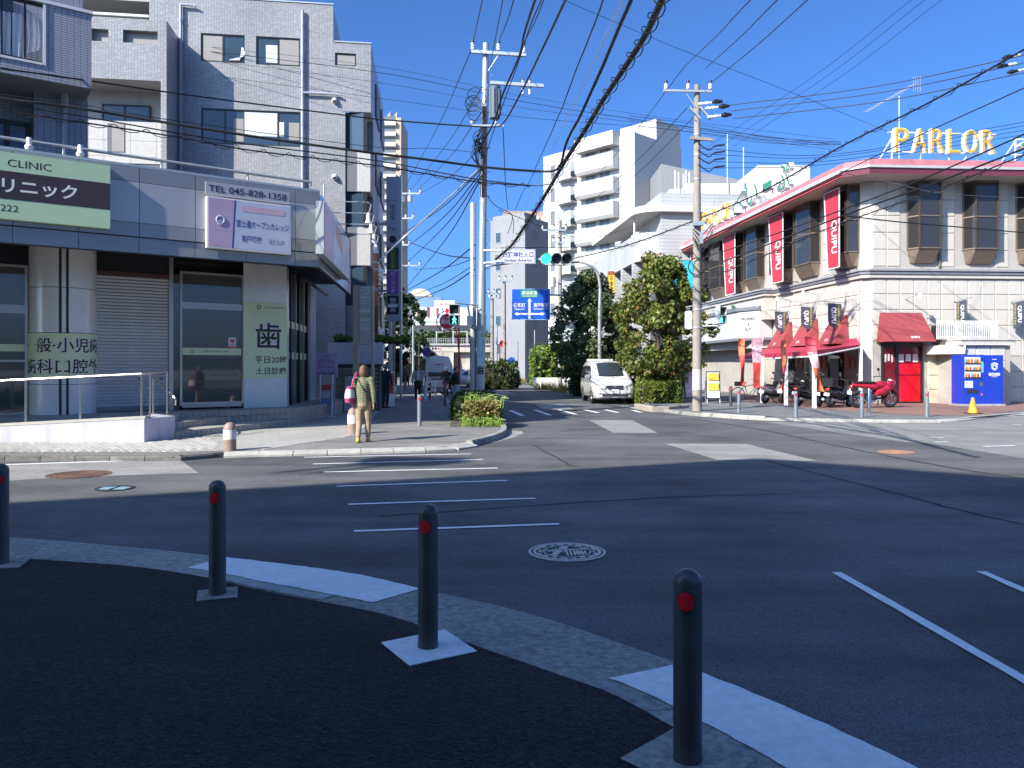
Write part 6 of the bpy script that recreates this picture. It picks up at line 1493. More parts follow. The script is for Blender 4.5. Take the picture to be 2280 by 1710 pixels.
# ================================================================ FAR END OF THE STREET
t=thing('beige_tower','beige high-rise apartment tower far behind the tiled block','building',(pp(872,0,190).x,190,0))
zt_=pp(0,262,190).z;a,b=pp(838,0,190).x-t.location.x,pp(893,0,190).x-t.location.x
m_tw=pm('tower_beige',(.46,.38,.29),.8,var=.05,scale=.2)
MB().box(a,b,0,12,0,zt_).build('body',m_tw,t)
for k in range(24):
    z=4+k*2.6
    if z<zt_-2:
        o=MB().box(a,b-1.2,-.8,-.001,z,z+1.0).build('balcony',pm('tower_balcony',(.55,.52,.46),.8,var=.05),t)
        MB().box(a,b-1.4,-.05,-.002,z+1.0,z+2.4).build('shaded_glazing',M_aptglass,o)
for k in range(2):MB().prism([(a+2.4+k*1.7,zt_),(a+3.4+k*1.7,zt_),(a+3.4+k*1.7,zt_+1.6)],0,1,'y').build('roof_fin',m_tw,t)
# shopping centre
t=thing('shopping_centre','long grey shopping centre with dark red strips on the hill','building',(pp(905,0,235).x,235,0));ox=t.location.x
X=lambda x,Y=235:pp(x,0,Y).x-ox
Z=lambda y,Y=235:pp(0,y,Y).z
MB().box(X(880),X(1075),0,30,Z(800),Z(684)).build('body',pm('mall_grey',(.50,.50,.53),.7,var=.05,scale=.1),t)
MB().box(X(880),X(979),6,40,Z(684),Z(656)).build('upper_storey',pm('mall_glass',(.16,.26,.36),.15,var=.2,scale=.15),t)
MB().add([(X(900)+(X(958)-X(900))*i/12,d,Z(656)+(Z(638)-Z(656))*math.sin(math.pi*i/12)**.6) for d in (5.8,30) for i in range(13)],[tuple(range(13)),tuple(range(13,26))[::-1]]+[(i,i+1,14+i,13+i) for i in range(12)]).build('barrel_roof',pm('mall_roof',(.52,.44,.36),.7),t)
for x in (907,929,951,972):MB().box(X(x),X(x+3),-.5,0,Z(706),Z(683)).build('red_strip',pm('mall_red',(.30,.05,.09),.6),t)
for k,x in enumerate((896,936,978)):MB().box(X(x),X(x+14),-.6,0,Z(700),Z(684)).build('advert_panel',M_white,t)
MB().box(X(880),X(1050),-6,0,Z(726),Z(716)).build('bridge_deck',M_white,t)
for k in range(20):MB().box(X(929+4.4*k),X(931.5+4.4*k),-6.1,-6.02,Z(722),Z(717)).build('bridge_window',pm('teal_glass',(.2,.42,.42),.2),t)
w=pp(990,680,150);t=thing('white_billboard','white billboard with red Japanese writing above the walkway roof','billboard',(w.x,w.y,0))
Z2=lambda y:pp(0,y,150).z;X2=lambda x:pp(x,0,150).x-w.x
MB().box(X2(967),X2(1012),0,.5,Z2(686),Z2(669)).build('board',M_white,t);text('お食事',M_red,t,X2(978),Z2(677),-.05,w=1.1,bold=.03);text('しまむら',M_red,t,X2(996),Z2(677),-.05,w=1.5,bold=.03);MB().box(X2(993),X2(1002),-.02,.3,Z2(697),Z2(687)).build('red_board',M_red,t);MB().tube((X2(985),.6,0),(X2(985),.6,Z2(686)),.15).build('pole',M_galv,t);MB().tube((X2(1005),.6,0),(X2(1005),.6,Z2(686)),.15).build('pole',M_galv,t)
# railway underpass: deck, fence, abutment
M_beton=pm('stained_concrete',(.46,.42,.34),.85,var=.25,scale=.6,stain=.4)
up=thing('railway_bridge','concrete railway bridge with a fence over the dark underpass','bridge',(pp(960,0,120).x,120,0));ox=up.location.x
X=lambda x,Y=120:pp(x,0,Y).x-ox
Z=lambda y,Y=120:pp(0,y,Y).z
MB().box(X(880),X(1240),0,14,Z(784),Z(768)).build('deck',M_beton,up);MB().box(X(950),X(1240),-.3,-.001,Z(769),Z(765)).build('deck_edge',M_conc,up)
MB().hexa([(X(970),0,-.02),(X(1010),-.6,-.02),(X(1010),13,-.02),(X(968),13,-.02),(X(968),0,Z(783)),(X(1010),0,Z(783)),(X(1010),13,Z(783)),(X(968),13,Z(783))]).build('abutment',M_beton,up)
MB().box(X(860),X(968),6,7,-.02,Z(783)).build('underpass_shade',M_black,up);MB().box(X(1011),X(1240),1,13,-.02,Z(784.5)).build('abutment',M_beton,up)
MB().box(X(905),X(952),-6,0,Z(800),Z(770)).build('stair_hall',M_conc,up)
q=MB();k=952
post=MB().box(-.05,.05,-.05,.05,0,1).mesh('fence_post',M_alu)
for k in range(44):o=place('fence_post',post,up,loc=(X(952+k*5),.3,Z(765)));o.scale=(1,1,Z(752)-Z(765))
for y in (753,758):MB().box(X(950),X(1180),.27,.33,Z(y)-.03,Z(y)+.03).build('fence_rail',M_alu,up)
for x in (968,1006,1038):MB().tube((X(x),3,Z(765)),(X(x),3,Z(705 if x==1006 else 735)),.12).build('line_mast',M_galv,up)
for a_,b_ in ((968,1006),(1006,1038)):MB().tube((X(a_),3,Z(738)),(X(b_),3,Z(736)),.08).build('gantry',M_galv,up)
MB().box(X(880),X(1040),16,40,0,Z(740)).build('embankment',pm('bank_earth',(.12,.13,.07),.9,var=.4,scale=.3),up)
# end-of-street filler blocks so that no gap opens beside the bridge
t=thing('far_grey_block','far grey blocks to the right of the railway bridge','building',(4,150,0));MB().box(-2,30,0,20,0,14).build('body',M_greyb,t)
t=thing('far_left_block','far pale block behind the left street trees','building',(-30,118,0));MB().box(-22,3,0,20,0,9).build('body',M_apt,t)
# ================================================================ TREES, HEDGES
def leaves(centers,radii,n,size,seed,up=.35,aspect=.62,squash=1.0):
    """many small folded leaves spread through clumps; returns verts and faces"""
    r=np.random.default_rng(seed);centers=np.array(centers);radii=np.array(radii)
    idx=r.integers(0,len(centers),n);d=r.normal(size=(n,3));d/=np.linalg.norm(d,axis=1)[:,None]
    rad=r.uniform(.35,1,n)**.6;p=centers[idx]+d*(radii[idx]*rad)[:,None]*[1,1,squash]
    nrm=d*.6+r.normal(size=(n,3))*.6+[0,0,up];nrm/=np.linalg.norm(nrm,axis=1)[:,None]
    a=np.cross(nrm,r.normal(size=(n,3)));a/=np.linalg.norm(a,axis=1)[:,None];b=np.cross(nrm,a)
    s=size*r.uniform(.6,1.35,n)[:,None]
    v=np.stack([p-a*s,p+b*s*aspect-nrm*s*.15,p+a*s,p-b*s*aspect-nrm*s*.15],1).reshape(-1,3)
    return v,np.arange(4*n).reshape(-1,4)
def leaf_obj(name,v,f,mat,parent,loc=(0,0,0),**k):
    me=bpy.data.meshes.new(name);me.vertices.add(len(v));me.vertices.foreach_set('co',v.astype(np.float32).ravel())
    me.loops.add(f.size);me.loops.foreach_set('vertex_index',f.astype(np.int32).ravel());me.polygons.add(len(f));me.polygons.foreach_set('loop_start',np.arange(0,f.size,4,dtype=np.int32));me.polygons.foreach_set('loop_total',np.full(len(f),4,dtype=np.int32))
    me.update(calc_edges=True);me.materials.append(mat);return place(name,me,parent,**k)
M_bark=pm('bark',(0.11,0.085,0.065),0.9,var=.3,scale=8,bump=.6,bscale=25)
L_green=leafmat('leaf_green',[(.055,.09,.018),(.11,.16,.026),(.17,.22,.035),(.23,.25,.05),(.30,.17,.05)])
L_dark=leafmat('leaf_dark',[(.035,.07,.025),(.075,.12,.038),(.125,.165,.05),(.20,.21,.10)])
L_hedge=leafmat('leaf_hedge',[(.07,.11,.015),(.13,.18,.02),(.20,.24,.03),(.26,.27,.04)])
L_lime=leafmat('leaf_lime',[(.10,.17,.02),(.18,.27,.04),(.26,.34,.06)])
L_bronze=leafmat('leaf_bronze',[(.13,.14,.03),(.22,.20,.05),(.22,.12,.05),(.28,.27,.06)])
L_shrub=leafmat('leaf_shrub',[(.02,.045,.015),(.05,.09,.02),(.09,.14,.03)])
L_straw=leafmat('straw_grass',[(.30,.20,.06),(.42,.30,.10),(.34,.28,.08),(.20,.20,.05)])
def tree(base,top_z,bot_z,half_w,n,mat,label,seed,leaf=.11,nclump=150,shape=1.0,trunk_r=.11,skew=0.0,extra=None):
    t=thing('street_tree',label,'tree',base,0,'street trees');r=random.Random(seed)
    H=top_z-bot_z;cs,rs=[],[]
    while len(cs)<nclump:
        f=r.random();z=bot_z+H*f
        w=half_w*(math.sin(math.pi*(0.10+0.86*f**shape))**.75)
        a=r.uniform(0,2*math.pi);q=math.sqrt(r.uniform(.12,1))*w*r.uniform(.8,1.12)
        cs.append((math.cos(a)*q+skew*f,math.sin(a)*q,z));rs.append(r.uniform(.13,.42)*half_w/1.9)
    q=MB();q.path(smooth_pts([(0,0,0),(.05,.02,bot_z*.8),(-.04,.03,bot_z+H*.35),(.05+skew*.5,0,bot_z+H*.75),(skew*.8,0,bot_z+H*.93)],5),[trunk_r*(1-.85*i/20) for i in range(21)],8)
    for k in range(0,nclump,3):
        c=Vector(cs[k]);z0=max(bot_z*.8,c.z-r.uniform(.6,1.3));q.path(smooth_pts([(0+skew*.3,0,z0),(c.x*.5,c.y*.5,(z0+c.z)/2+.05),tuple(c)],4),[.035*(1-.08*i) for i in range(9)],5)
    q.build('trunk',M_bark,t,smooth=60)
    v,f=leaves(cs,rs,n,leaf,seed);leaf_obj('crown',v,f,mat,t)
    return t
g=gz(1468,893,ZW);tree(g,6.5,.8,2.25,22000,L_green,'bushy tree turning orange beside the concrete utility pole',3,leaf=.095,nclump=190,shape=.72)
g=gz(1308,872,ZW);g=Vector((4.1,41.5,ZW));tree(g,6.4,.9,2.4,20000,L_dark,'dark shaded tree behind the parked white minivan',5,leaf=.10,nclump=180,shape=.85)
def hedge(name,base,sx,sy,sz,rot,n,leaf,mats,label,cat='hedge',seed=1,top=.25,group=None,lump=.10):
    t=thing(name,label,cat,base,rot,group);r=np.random.default_rng(seed);N=len(mats)
  # woody core
    k=10;q=MB();q.prism([(-sx*.42,-sy*.4),(sx*.42,-sy*.4),(sx*.42,sy*.4),(-sx*.42,sy*.4)],.0,sz*.78);q.build('twigs',pm('dark_twigs',(.03,.028,.018),.9),t)
    for mi,(m,sel) in enumerate(mats):
        cnt=int(n/N);p=[]
        while len(p)<cnt:
            a=r.uniform(-1,1,3);fx=abs(a[0])**4+abs(a[1])**4+max(0,a[2])**3
            if fx>1.05 or not sel(a):continue
            if fx<.35 and r.random()>.12:continue
            p.append(((a[0])*sx/2,a[1]*sy/2,sz*(.5+.5*a[2])))
        p=np.array(p);ph=p*3.1;p+=np.stack([np.sin(ph[:,1]*2+ph[:,2]),np.sin(ph[:,0]*2.3),np.sin(ph[:,0]*1.7+ph[:,1]*2.1)],1)*lump*.5*min(1,sz)
        v,f=leaves(p,np.full(len(p),leaf*.8),cnt,leaf,seed+mi);v[:,2]=np.maximum(v[:,2],.01);leaf_obj('foliage',v,f,m,t)
    return t
al=lambda a:True
# island hedge at the crossing
hc=gz(1072,948,ZW);hc=Vector((-0.78,20.6,ZW))
hd=hedge('island_hedge',hc,1.0,1.6,.62,.06,9000,.045,[(L_bronze,lambda a:a[2]>-.35),(L_lime,lambda a:a[2]<-.2)],'low yellow-green clipped shrub in the kerb island','hedge',2)
hedge('island_hedge',Vector((-1.1,22.9,ZW)),1.35,2.8,.78,.06,8000,.05,[(L_shrub,al)],'dark green shrub behind the yellow island shrub','hedge',4)
q=MB()
for k in range(46):
    x,y=random.uniform(-.5,.55),random.uniform(-.7,.9);L=random.uniform(.25,.55);a=random.uniform(-1.3,1.3);q.path(smooth_pts([(x,y,.45),(x+a*L*.3,y,.54+L*.5),(x+a*L*.9,y-.1,.52+L*.5)],4),[.008,.008,.007,.007,.006,.005,.004,.003,.002],3)
for k in range(90):
    x,y=random.uniform(-.55,.55),random.uniform(-.95,-.75);L=random.uniform(.12,.3);a=random.uniform(-1,1);q.path([(x,y,0),(x+a*L*.4,y-.05,L*.8),(x+a*L,y-.12,L*.7)],[.007,.006,.002],3)
q.build('long_grass',pm('grass_blade',(.22,.34,.06),.5,var=.2),hd,kind='stuff')
# island soil
sheet('island_soil',[(-1.6,19.7),(-.15,19.6),(-.25,21.5),(-.7,24.6),(-2.1,24.6),(-1.7,21.5)],ZW+.006,pm('soil',(.10,.085,.06),.95,var=.3,scale=9),walk_l)
# hedge beside the van
g0,g1=gz(1424,898,ZW),gz(1520,898,ZW);hc=(g0+g1)/2+Vector((0,.7,0))
hedge('roadside_hedge',hc,2.05,1.5,.92,.02,9000,.05,[(L_hedge,al)],'clipped yellow-green hedge beside the white minivan','hedge',6)
gk=[Vector((p.x,p.y,0)) for p in (gz(1412,905,ZW),gz(1462,913,ZW),gz(1535,908,ZW))]
kerb_run(gk,walk_r,ZW+.12,pm('pinkish_kerb',(.36,.31,.26),.85,var=.25,scale=6),L=.8,w=.18,name='planter_stone')
# far right planting
hedge('far_hedge',Vector((3.3,62,ZW)),3.4,4,3.2,0,7000,.13,[(L_lime,al)],'tall bright green hedge by the far right pavement','hedge',8,lump=.5)
hedge('far_shrub',Vector((-.9,56,ZW)),2.6,3,1.9,0,4000,.10,[(L_shrub,al)],'dark round shrub at the far pavement corner','shrub',9,lump=.5)
for k,(x,y,s_) in enumerate([(1213,868,.9),(1252,872,1.0),(1156,852,.9)]):
    g=gz(x,y,ZW);t=thing('dry_grass_clump',['dry straw grass tuft left of the kerb gap','tall straw grass tuft in front of the van','distant straw grass tuft by the striped pole'][k],'grass',g,0,'straw grass along the right kerb');q=MB();vv=[]
    for j in range(300):
        a=random.uniform(0,6.28);rr_=random.uniform(0,.75)*s_;L=random.uniform(.3,.75)*s_;l=random.uniform(.1,.5);x0,y0=rr_*math.cos(a),rr_*math.sin(a);q.add([(x0-.015,y0,0),(x0+.015,y0,0),(x0+l*math.cos(a)*.6,y0+l*math.sin(a)*.6,L),],[(0,1,2)])
    q.build('blades',L_straw,t,kind='stuff')
hedge('van_side_shrub',Vector((4.0,44.0,ZW)),1.4,2.4,1.0,0,2500,.07,[(L_shrub,al)],'dark shrub squeezed behind the minivan','shrub',12)
hedge('far_low_shrub',Vector((6.0,59.0,ZW)),2.6,1.4,.9,0,2500,.09,[(L_lime,al)],'low rounded bright shrubs before the white planter wall','shrub',13,lump=.4)
t=thing('planter_wall','long white planter wall under the bright far hedge','wall',(1.6,57.8,ZW));MB().box(0,7.2,0,.3,0,.75).build('body',M_white,t)
# left street trees
tree(Vector((-9.4,62,ZW)),8.6,.9,1.35,7000,leafmat('leaf_street',[(.012,.03,.012),(.03,.06,.02),(.06,.10,.03)]),'tall narrow dark green tree past the sign column',21,leaf=.16,nclump=110,trunk_r=.12)
tree(Vector((-10.5,80,ZW)),9.0,1.2,1.7,5000,MATS['leaf_street'],'second dark green tree further down the left pavement',22,leaf=.18,nclump=90,trunk_r=.12)
hedge('embankment_bushes',Vector((-8.5,133,3.2)),20,5,4.2,0,5000,.4,[(L_shrub,al)],'scrubby bushes on the railway bank behind the fence','bushes',14,lump=1.2)

# ================================================================ POLES
M_pole=pm('steel_pole',(0.42,0.45,0.45),0.4,metal=0.45,var=.12,scale=2.5)
M_cpole=pm('concrete_pole',(0.30,0.265,0.225),0.85,var=.2,scale=3,bump=.2,stain=.2)
def insulator(t,p,h=.28,r=.07,n=12,name='insulator',dirv=(0,0,1)):
    q=MB();q.lathe([(r*.4,0),(r*.9,.02),(r,h*.12),(r*.75,h*.2),(r,h*.32),(r*.75,h*.42),(r*.95,h*.55),(r*.9,h*.62)],n=n);q.v=[tuple(Vector(p)+Vector(v)) for v in q.v];q.build(name,M_porc,t,smooth=40)
    q=MB();q.lathe([(r*.85,h*.62),(r*.8,h*.95),(r*.3,h)],tuple(p),n);q.build('cap',M_black,t,smooth=40)
PX,PY=(1068-CX)/F*25.5,25.5
cpole=thing('utility_pole','tall galvanised steel utility pole with transformer at the centre of the crossing','utility pole',(PX,PY,ZW))
Zp=lambda y:pp(0,y,PY).z-ZW
Xp=lambda x,Y=PY:pp(x,0,Y).x-PX
lean=lambda z:Xp(1068)+(Xp(1082)-Xp(1068))*(z/Zp(97))
def polep(prof,name,m,t,ln,n=20):q=MB();q.lathe(prof,n=n);q.v=[(v[0]+ln(v[2]),v[1],v[2]) for v in q.v];return q.build(name,m,t,smooth=40)
polep([(.150,0),(.145,Zp(690)),(.142,Zp(680)),(.142,Zp(640)),(.125,Zp(620)),(.125,Zp(520)),(.115,Zp(300)),(.105,Zp(100)),(.10,Zp(97)),(.001,Zp(97))],'shaft',M_pole,cpole,lean)
for y in (845,790,742,690,640,585,520,450,330,250,200):polep([(.152 if y>640 else .13,Zp(y)-.02),(.156 if y>640 else .134,Zp(y)),(.152 if y>640 else .13,Zp(y)+.02)],'band',M_galv,cpole,lean,16)
def arm(t,xa,ya,xb,yb,name='crossarm',m=M_galv,s=.05,dy=-.15,Zf=Zp,Xf=Xp):
    a,b=Vector((Xf(xa),dy,Zf(ya))),Vector((Xf(xb),dy,Zf(yb)));d=(b-a).normalized();q=MB();n=Vector((0,0,s));k=Vector((0,s,0));q.hexa([a-n-k,b-n-k,b-n+k,a-n+k,a+n-k,b+n-k,b+n+k,a+n+k]);return q.build(name,m,t)
arm(cpole,1050,119,1171,127);arm(cpole,1092,188,1210,195);arm(cpole,1050,283,1122,283,s=.03)
for x,y in ((1053,117),(1110,119),(1166,124)):insulator(cpole,(Xp(x),-.15,Zp(y)+.02),.36)
for x,y in ((1164,190),(1179,191)):insulator(cpole,(Xp(x),-.15,Zp(y)+.02),.14,.05);insulator(cpole,(Xp(x),-.15,Zp(y)-.36),.3,.05)
for x,y in ((1051,281),(1105,282)):insulator(cpole,(Xp(x),-.15,Zp(y)+.02),.16,.05)
MB().tube((Xp(1088),-.1,Zp(160)),(Xp(1112),-.15,Zp(124)),.02).build('brace',M_galv,cpole)
tx,tz0,tz1=Xp(1102),Zp(265),Zp(195)
tr_=MB().lathe([(.001,tz0-.03),(.17,tz0),(.18,tz0+.04),(.18,tz1-.04),(.19,tz1),(.12,tz1+.03),(.001,tz1+.03)],(tx,-.05,0),20).build('transformer',pm('transformer_blue_grey',(.13,.16,.20),.45,metal=.2,var=.08),cpole,smooth=40)
for k in range(8):a=k*math.pi/4;MB().box(tx+.18*math.cos(a)-.01,tx+.20*math.cos(a)+.01,-.05+.18*math.sin(a)-.01,-.05+.20*math.sin(a)+.01,tz0+.1,tz1-.1).build('fin',MATS['transformer_blue_grey'],tr_)
MB().box(Xp(1090),Xp(1096),-.1,0,tz0,tz1).build('hanger',M_galv,tr_)
# cable tangle strapped to the pole
q=MB();rr_=random.Random(3)
for k in range(16):
    z0=Zp(rr_.uniform(330,400));z1=Zp(rr_.uniform(280,330));a=rr_.uniform(-3,0);R=rr_.uniform(.12,.42)
    q.path(smooth_pts([(lean(z0)-.12*math.cos(a),-.13,z0),(lean(z0)-R,-.2+.1*math.sin(a),(z0+z1)/2+rr_.uniform(-.2,.2)),(lean(z1)-.1,-.12,z1)],5),.014,5)
for k in range(7):
    c=(lean(5)-.22-.08*(k%3),-.2,Zp(235)+rr_.uniform(-.35,.35));q.torus(c,rr_.uniform(.12,.26),.013,16,5)
for k in range(5):x_=-.09+.045*k;q.path([(lean(Zp(410))+x_,-.15,Zp(440)),(lean(Zp(300))+x_*.7,-.14,Zp(240))],.016,5)
q.build('cable_tangle',M_wire,cpole)
for k in range(12):z=2.4+k*.8;MB().tube((lean(z)+.12,0,z),(lean(z)+.25,0,z),.012).build('step_bolt',M_galv,cpole)
# second slim post strapped to it
sp_=thing('signal_post','slim grey signal post strapped against the steel utility pole','post',(PX+Xp(1053),PY+.05,ZW))
MB().lathe([(.105,0),(.10,Zp(455)),(.085,Zp(455)+.05),(.001,Zp(455)+.05)],n=18).build('shaft',M_pole,sp_,smooth=40)
for z in (2.3,3.6,4.6):MB().lathe([(.11,z-.03),(.114,z),(.11,z+.03)],n=16).build('band',M_galv,sp_)
# plaques on the pole
pq=thing('pole_advert','pale blue clinic advert wrapped on the steel pole','sign',(PX,PY,ZW))
f_=lambda s,z,r=.158:(lean(z)+r*math.sin(s/r+.05),-r*math.cos(s/r+.05),z)
q=MB();zA,zB=Zp(814),Zp(738);q.lathe([(.153,zA),(.153,zB)],n=16,a0=-math.pi/2-.75,a1=-math.pi/2+.85);q.v=[(v[0]+lean(v[2]),v[1],v[2]) for v in q.v];q.build('film',pm('plaque_blue',(.45,.68,.74),.4,var=.05),pq,smooth=40)
text('ほりくりにっく',pm('plaque_green',(.03,.18,.12),.5),pq,.06,(zA+zB)/2-.02,w=.07,h=(zB-zA)*.5,rot=1,bold=.02,axes=f_);text('クリニック',pm('plaque_green',(.03,.18,.12),.5),pq,-.05,(zA+zB)/2-.1,w=.07,h=(zB-zA)*.38,rot=1,axes=f_)
q=MB()
for k in range(5):a=k*2*math.pi/5+.3;q.ell(f_(.04+.045*math.sin(a),zB-.12+.045*math.cos(a),.16),(.028,.012,.028),10,6)
q.build('flower_emblem',pm('flower_gold',(.42,.40,.10),.5),pq)
text('→',M_red,pq,.07,zA+.10,w=.05,h=.10,rot=0,axes=lambda s,z:f_(.07-(z-zA-.10),zA+.10+(s-.07),.158),bold=.03)
pd=thing('street_name_plate','small black street name plate low on the steel pole','sign',(PX,PY,ZW));zA,zB=Zp(833),Zp(818)
q=MB();q.lathe([(.156,zA),(.156,zB)],n=12,a0=-math.pi/2-.55,a1=-math.pi/2+.75);q.v=[(v[0]+lean(v[2]),v[1],v[2]) for v in q.v];q.build('plate',pm('plate_black',(.02,.025,.035),.4),pd,smooth=40)
text('名瀬町',M_txtwhite,pd,.015,(zA+zB)/2+.04,w=.15,axes=lambda s,z:f_(s,z,.16));text('654',M_txtwhite,pd,.015,(zA+zB)/2-.06,w=.08,axes=lambda s,z:f_(s,z,.16))
w_=thing('warning_wrap','red and white warning strip at the foot of the steel pole','sign',(PX,PY,ZW));q=MB();q.lathe([(.155,Zp(870)),(.155,Zp(842))],n=8,a0=-.55,a1=.15);q.build('strip',M_red,w_)
# --- vehicle signal and place-name board
SY0=PY-.35
sig=thing('traffic_signal','horizontal three-lamp traffic signal showing green on the pole arm','traffic light',(0,SY0,0))
P_=lambda x,y:pp(x,y,SY0)-Vector((0,SY0,0))
M_sigbody=pm('signal_grey',(.46,.47,.46),.5,var=.06);M_lensoff=pm('lens_off',(.012,.014,.014),.3,var=.1);M_lensg=pm('lens_green',(.02,.6,.42),.3,var=0,emit=(.02,1.0,.55),emit_s=1.6)
c0,c1=P_(1216,577),P_(1262,577);H_=.19
q=MB();n=16;pr=[(c0.x-H_*math.sin(a),c0.z+H_*math.cos(a)) for a in [i*math.pi/n for i in range(n+1)]]+[(c1.x+H_*math.sin(a),c1.z-H_*math.cos(a)) for a in [i*math.pi/n for i in range(n+1)]]
q.prism(pr,-.02,.16,'y');q.build('housing',M_sigbody,sig,smooth=30)
for k in range(3):
    c=c0.lerp(c1,k/2);ln=MB().lathe([(.150,-.03),(.10,-.045),(.001,-.055)],(c.x,0,c.z),24,'y').build('lens',M_lensg if k==0 else M_lensoff,sig,smooth=50)
    q=MB();R=.175
    for (y0,y1) in ((-.02,-.26),):
        ar=[i*math.pi*1.45/20-math.pi*.225 for i in range(21)];v=[(c.x+R*math.cos(a),y0,c.z+R*math.sin(a)) for a in ar]+[(c.x+R*.97*math.cos(a),y1+.13*(1-math.sin(max(0,a)) if 0<=a<=math.pi else 1),c.z+R*.97*math.sin(a)) for a in ar]
        q.add(v,[(i,i+1,22+i,21+i) for i in range(20)])
    q.build('hood',M_sigbody,sig,smooth=40)
a,b=P_(1080,592),P_(1200,577);q=MB();q.tube(Vector((PX,.35,a.z)),Vector((c0.x-.1,.05,c0.z+.02)),.035);q.tube(Vector((c0.x-.2,.05,c0.z)),Vector((c1.x,.1,c1.z)),.03);q.build('arm',M_galv,sig,smooth=40)
pn=thing('place_name_board','white board naming the shrine entrance in blue on the signal arm','sign',(0,SY0-.05,0))
a,b=pp(1116,555,SY0-.05),pp(1192,587,SY0-.05);Hh=a.z-b.z;Wd=b.x-a.x
MB().box(a.x,b.x,0,.03,b.z,a.z).build('board',pm('board_white',(.66,.68,.72),.4,var=.03),pn)
q=MB();bw=.012
for x0_,x1_,z0_,z1_ in ((a.x+.02,b.x-.02,a.z-.03,a.z-.018),(a.x+.02,b.x-.02,b.z+.018,b.z+.03),(a.x+.02,a.x+.032,b.z+.03,a.z-.03),(b.x-.032,b.x-.02,b.z+.03,a.z-.03)):q.box(x0_,x1_,-.006,-.001,z0_,z1_)
q.build('border',M_txtblue,pn)
text('白旗神社入口',M_txtblue,pn,(a.x+b.x)/2,b.z+Hh*.63,-.006,w=Wd*.88,h=Hh*.42,bold=.015);text('Shirahata Shrine Ent.',M_txtblue,pn,(a.x+b.x)/2,b.z+Hh*.24,-.006,w=Wd*.82,h=Hh*.2,bold=.015)
for zz0,zz1 in ((a.z+.02,a.z-.05),(b.z+.05,b.z+.12)):MB().tube((PX,.35,zz0),(a.x+.3,.05,zz1),.03).build('bracket',M_galv,pn)
# --- pedestrian signals
def man(q,cx,cz,s,y=-.0):
    q.prism([(cx+s*x,cz+s*z) for x,z in [(-.05,.42),(.06,.42),(.08,.33),(.04,.27),(-.04,.27),(-.08,.33)]],y-.008,y,'y')
    q.prism([(cx+s*x,cz+s*z) for x,z in [(-.12,.26),(.12,.26),(.26,.0),(.19,-.04),(.11,.08),(.10,-.10),(.26,-.42),(.14,-.44),(0,-.16),(-.14,-.44),(-.26,-.42),(-.10,-.10),(-.11,.08),(-.19,-.04),(-.26,.0)]],y-.008,y,'y')
M_mang=pm('signal_man_green',(.05,.7,.55),.4,var=0,emit=(.10,1.0,.62),emit_s=1.5)
def ped_signal(x,y0,y1,w_px,Y,label,arm_to,yaw=0.0):
    c=pp(x,(y0+y1)/2,Y);Hs=(y1-y0)/F*Y;Ws=w_px/F*Y
    t=thing('pedestrian_signal',label,'pedestrian signal',c,yaw,'pedestrian signals')
    MB().prism([(-Ws/2+.03,-Hs/2),(Ws/2-.03,-Hs/2),(Ws/2,-Hs/2+.04),(Ws/2,Hs/2-.04),(Ws/2-.03,Hs/2),(-Ws/2+.03,Hs/2),(-Ws/2,Hs/2-.04),(-Ws/2,-Hs/2+.04)],0,.14,'y').build('housing',pm('signal_white',(.62,.63,.62),.45),t)
    for k,z in enumerate((Hs*.25,-Hs*.25)):
        l_=MB().box(-Ws*.39,Ws*.39,-.012,-.001,z-Hs*.19,z+Hs*.19).build('lamp',M_lensoff,t)
        if k:q=MB();man(q,0,z,Hs*.40,-.014);q.build('walking_man',M_mang,l_)
        q=MB();
        q.box(-Ws*.45,Ws*.45,-.16,-.0,z+Hs*.205,z+Hs*.225);q.box(-Ws*.45,-Ws*.42,-.12,0,z-Hs*.19,z+Hs*.204);q.box(Ws*.42,Ws*.45,-.12,0,z-Hs*.19,z+Hs*.204);q.build('visor',M_sigbody,t)
    for z in (Hs/2+.03,-Hs/2-.05):b_=Matrix.Rotation(-yaw,3,'Z') @ (Vector((arm_to[0],arm_to[1],c.z))-c);MB().path([(0,.07,z*.95),(0,.07,z),(b_.x,b_.y,z)],.025,6).build('bracket',M_galv,t)
ped_signal(1011.5,677,724,24,24.6,'pedestrian signal with green man left of the steel pole',(PX,PY))
ped_signal(1606,683,722,19,26.5,'pedestrian signal with green man on the concrete pole',(11.2,26.9) if False else ((1552-CX)/F*26.9,26.9),yaw=.35)
for k,(x,y0,y1,w_px,Y,lab) in enumerate([(1046,680,724,13,25.1,'white back of a pedestrian signal beside the steel pole'),(1534.5,692,733,12,26.9,'pale back of a pedestrian signal left of the concrete pole')]):
    c=pp(x,(y0+y1)/2,Y);Hs=(y1-y0)/F*Y;Ws=w_px/F*Y;t=thing('pedestrian_signal',lab,'pedestrian signal',c,0,'pedestrian signals');MB().prism([(-Ws/2,-Hs/2+.03),(-Ws/2+.03,-Hs/2),(Ws/2-.03,-Hs/2),(Ws/2,-Hs/2+.03),(Ws/2,Hs/2-.03),(Ws/2-.03,Hs/2),(-Ws/2+.03,Hs/2),(-Ws/2,Hs/2-.03)],0,.28,'y').build('housing',MATS['signal_white'],t);MB().tube((0,.1,Hs/2-.05),(.3,.2,Hs/2-.05),.02).build('bracket',M_galv,t)
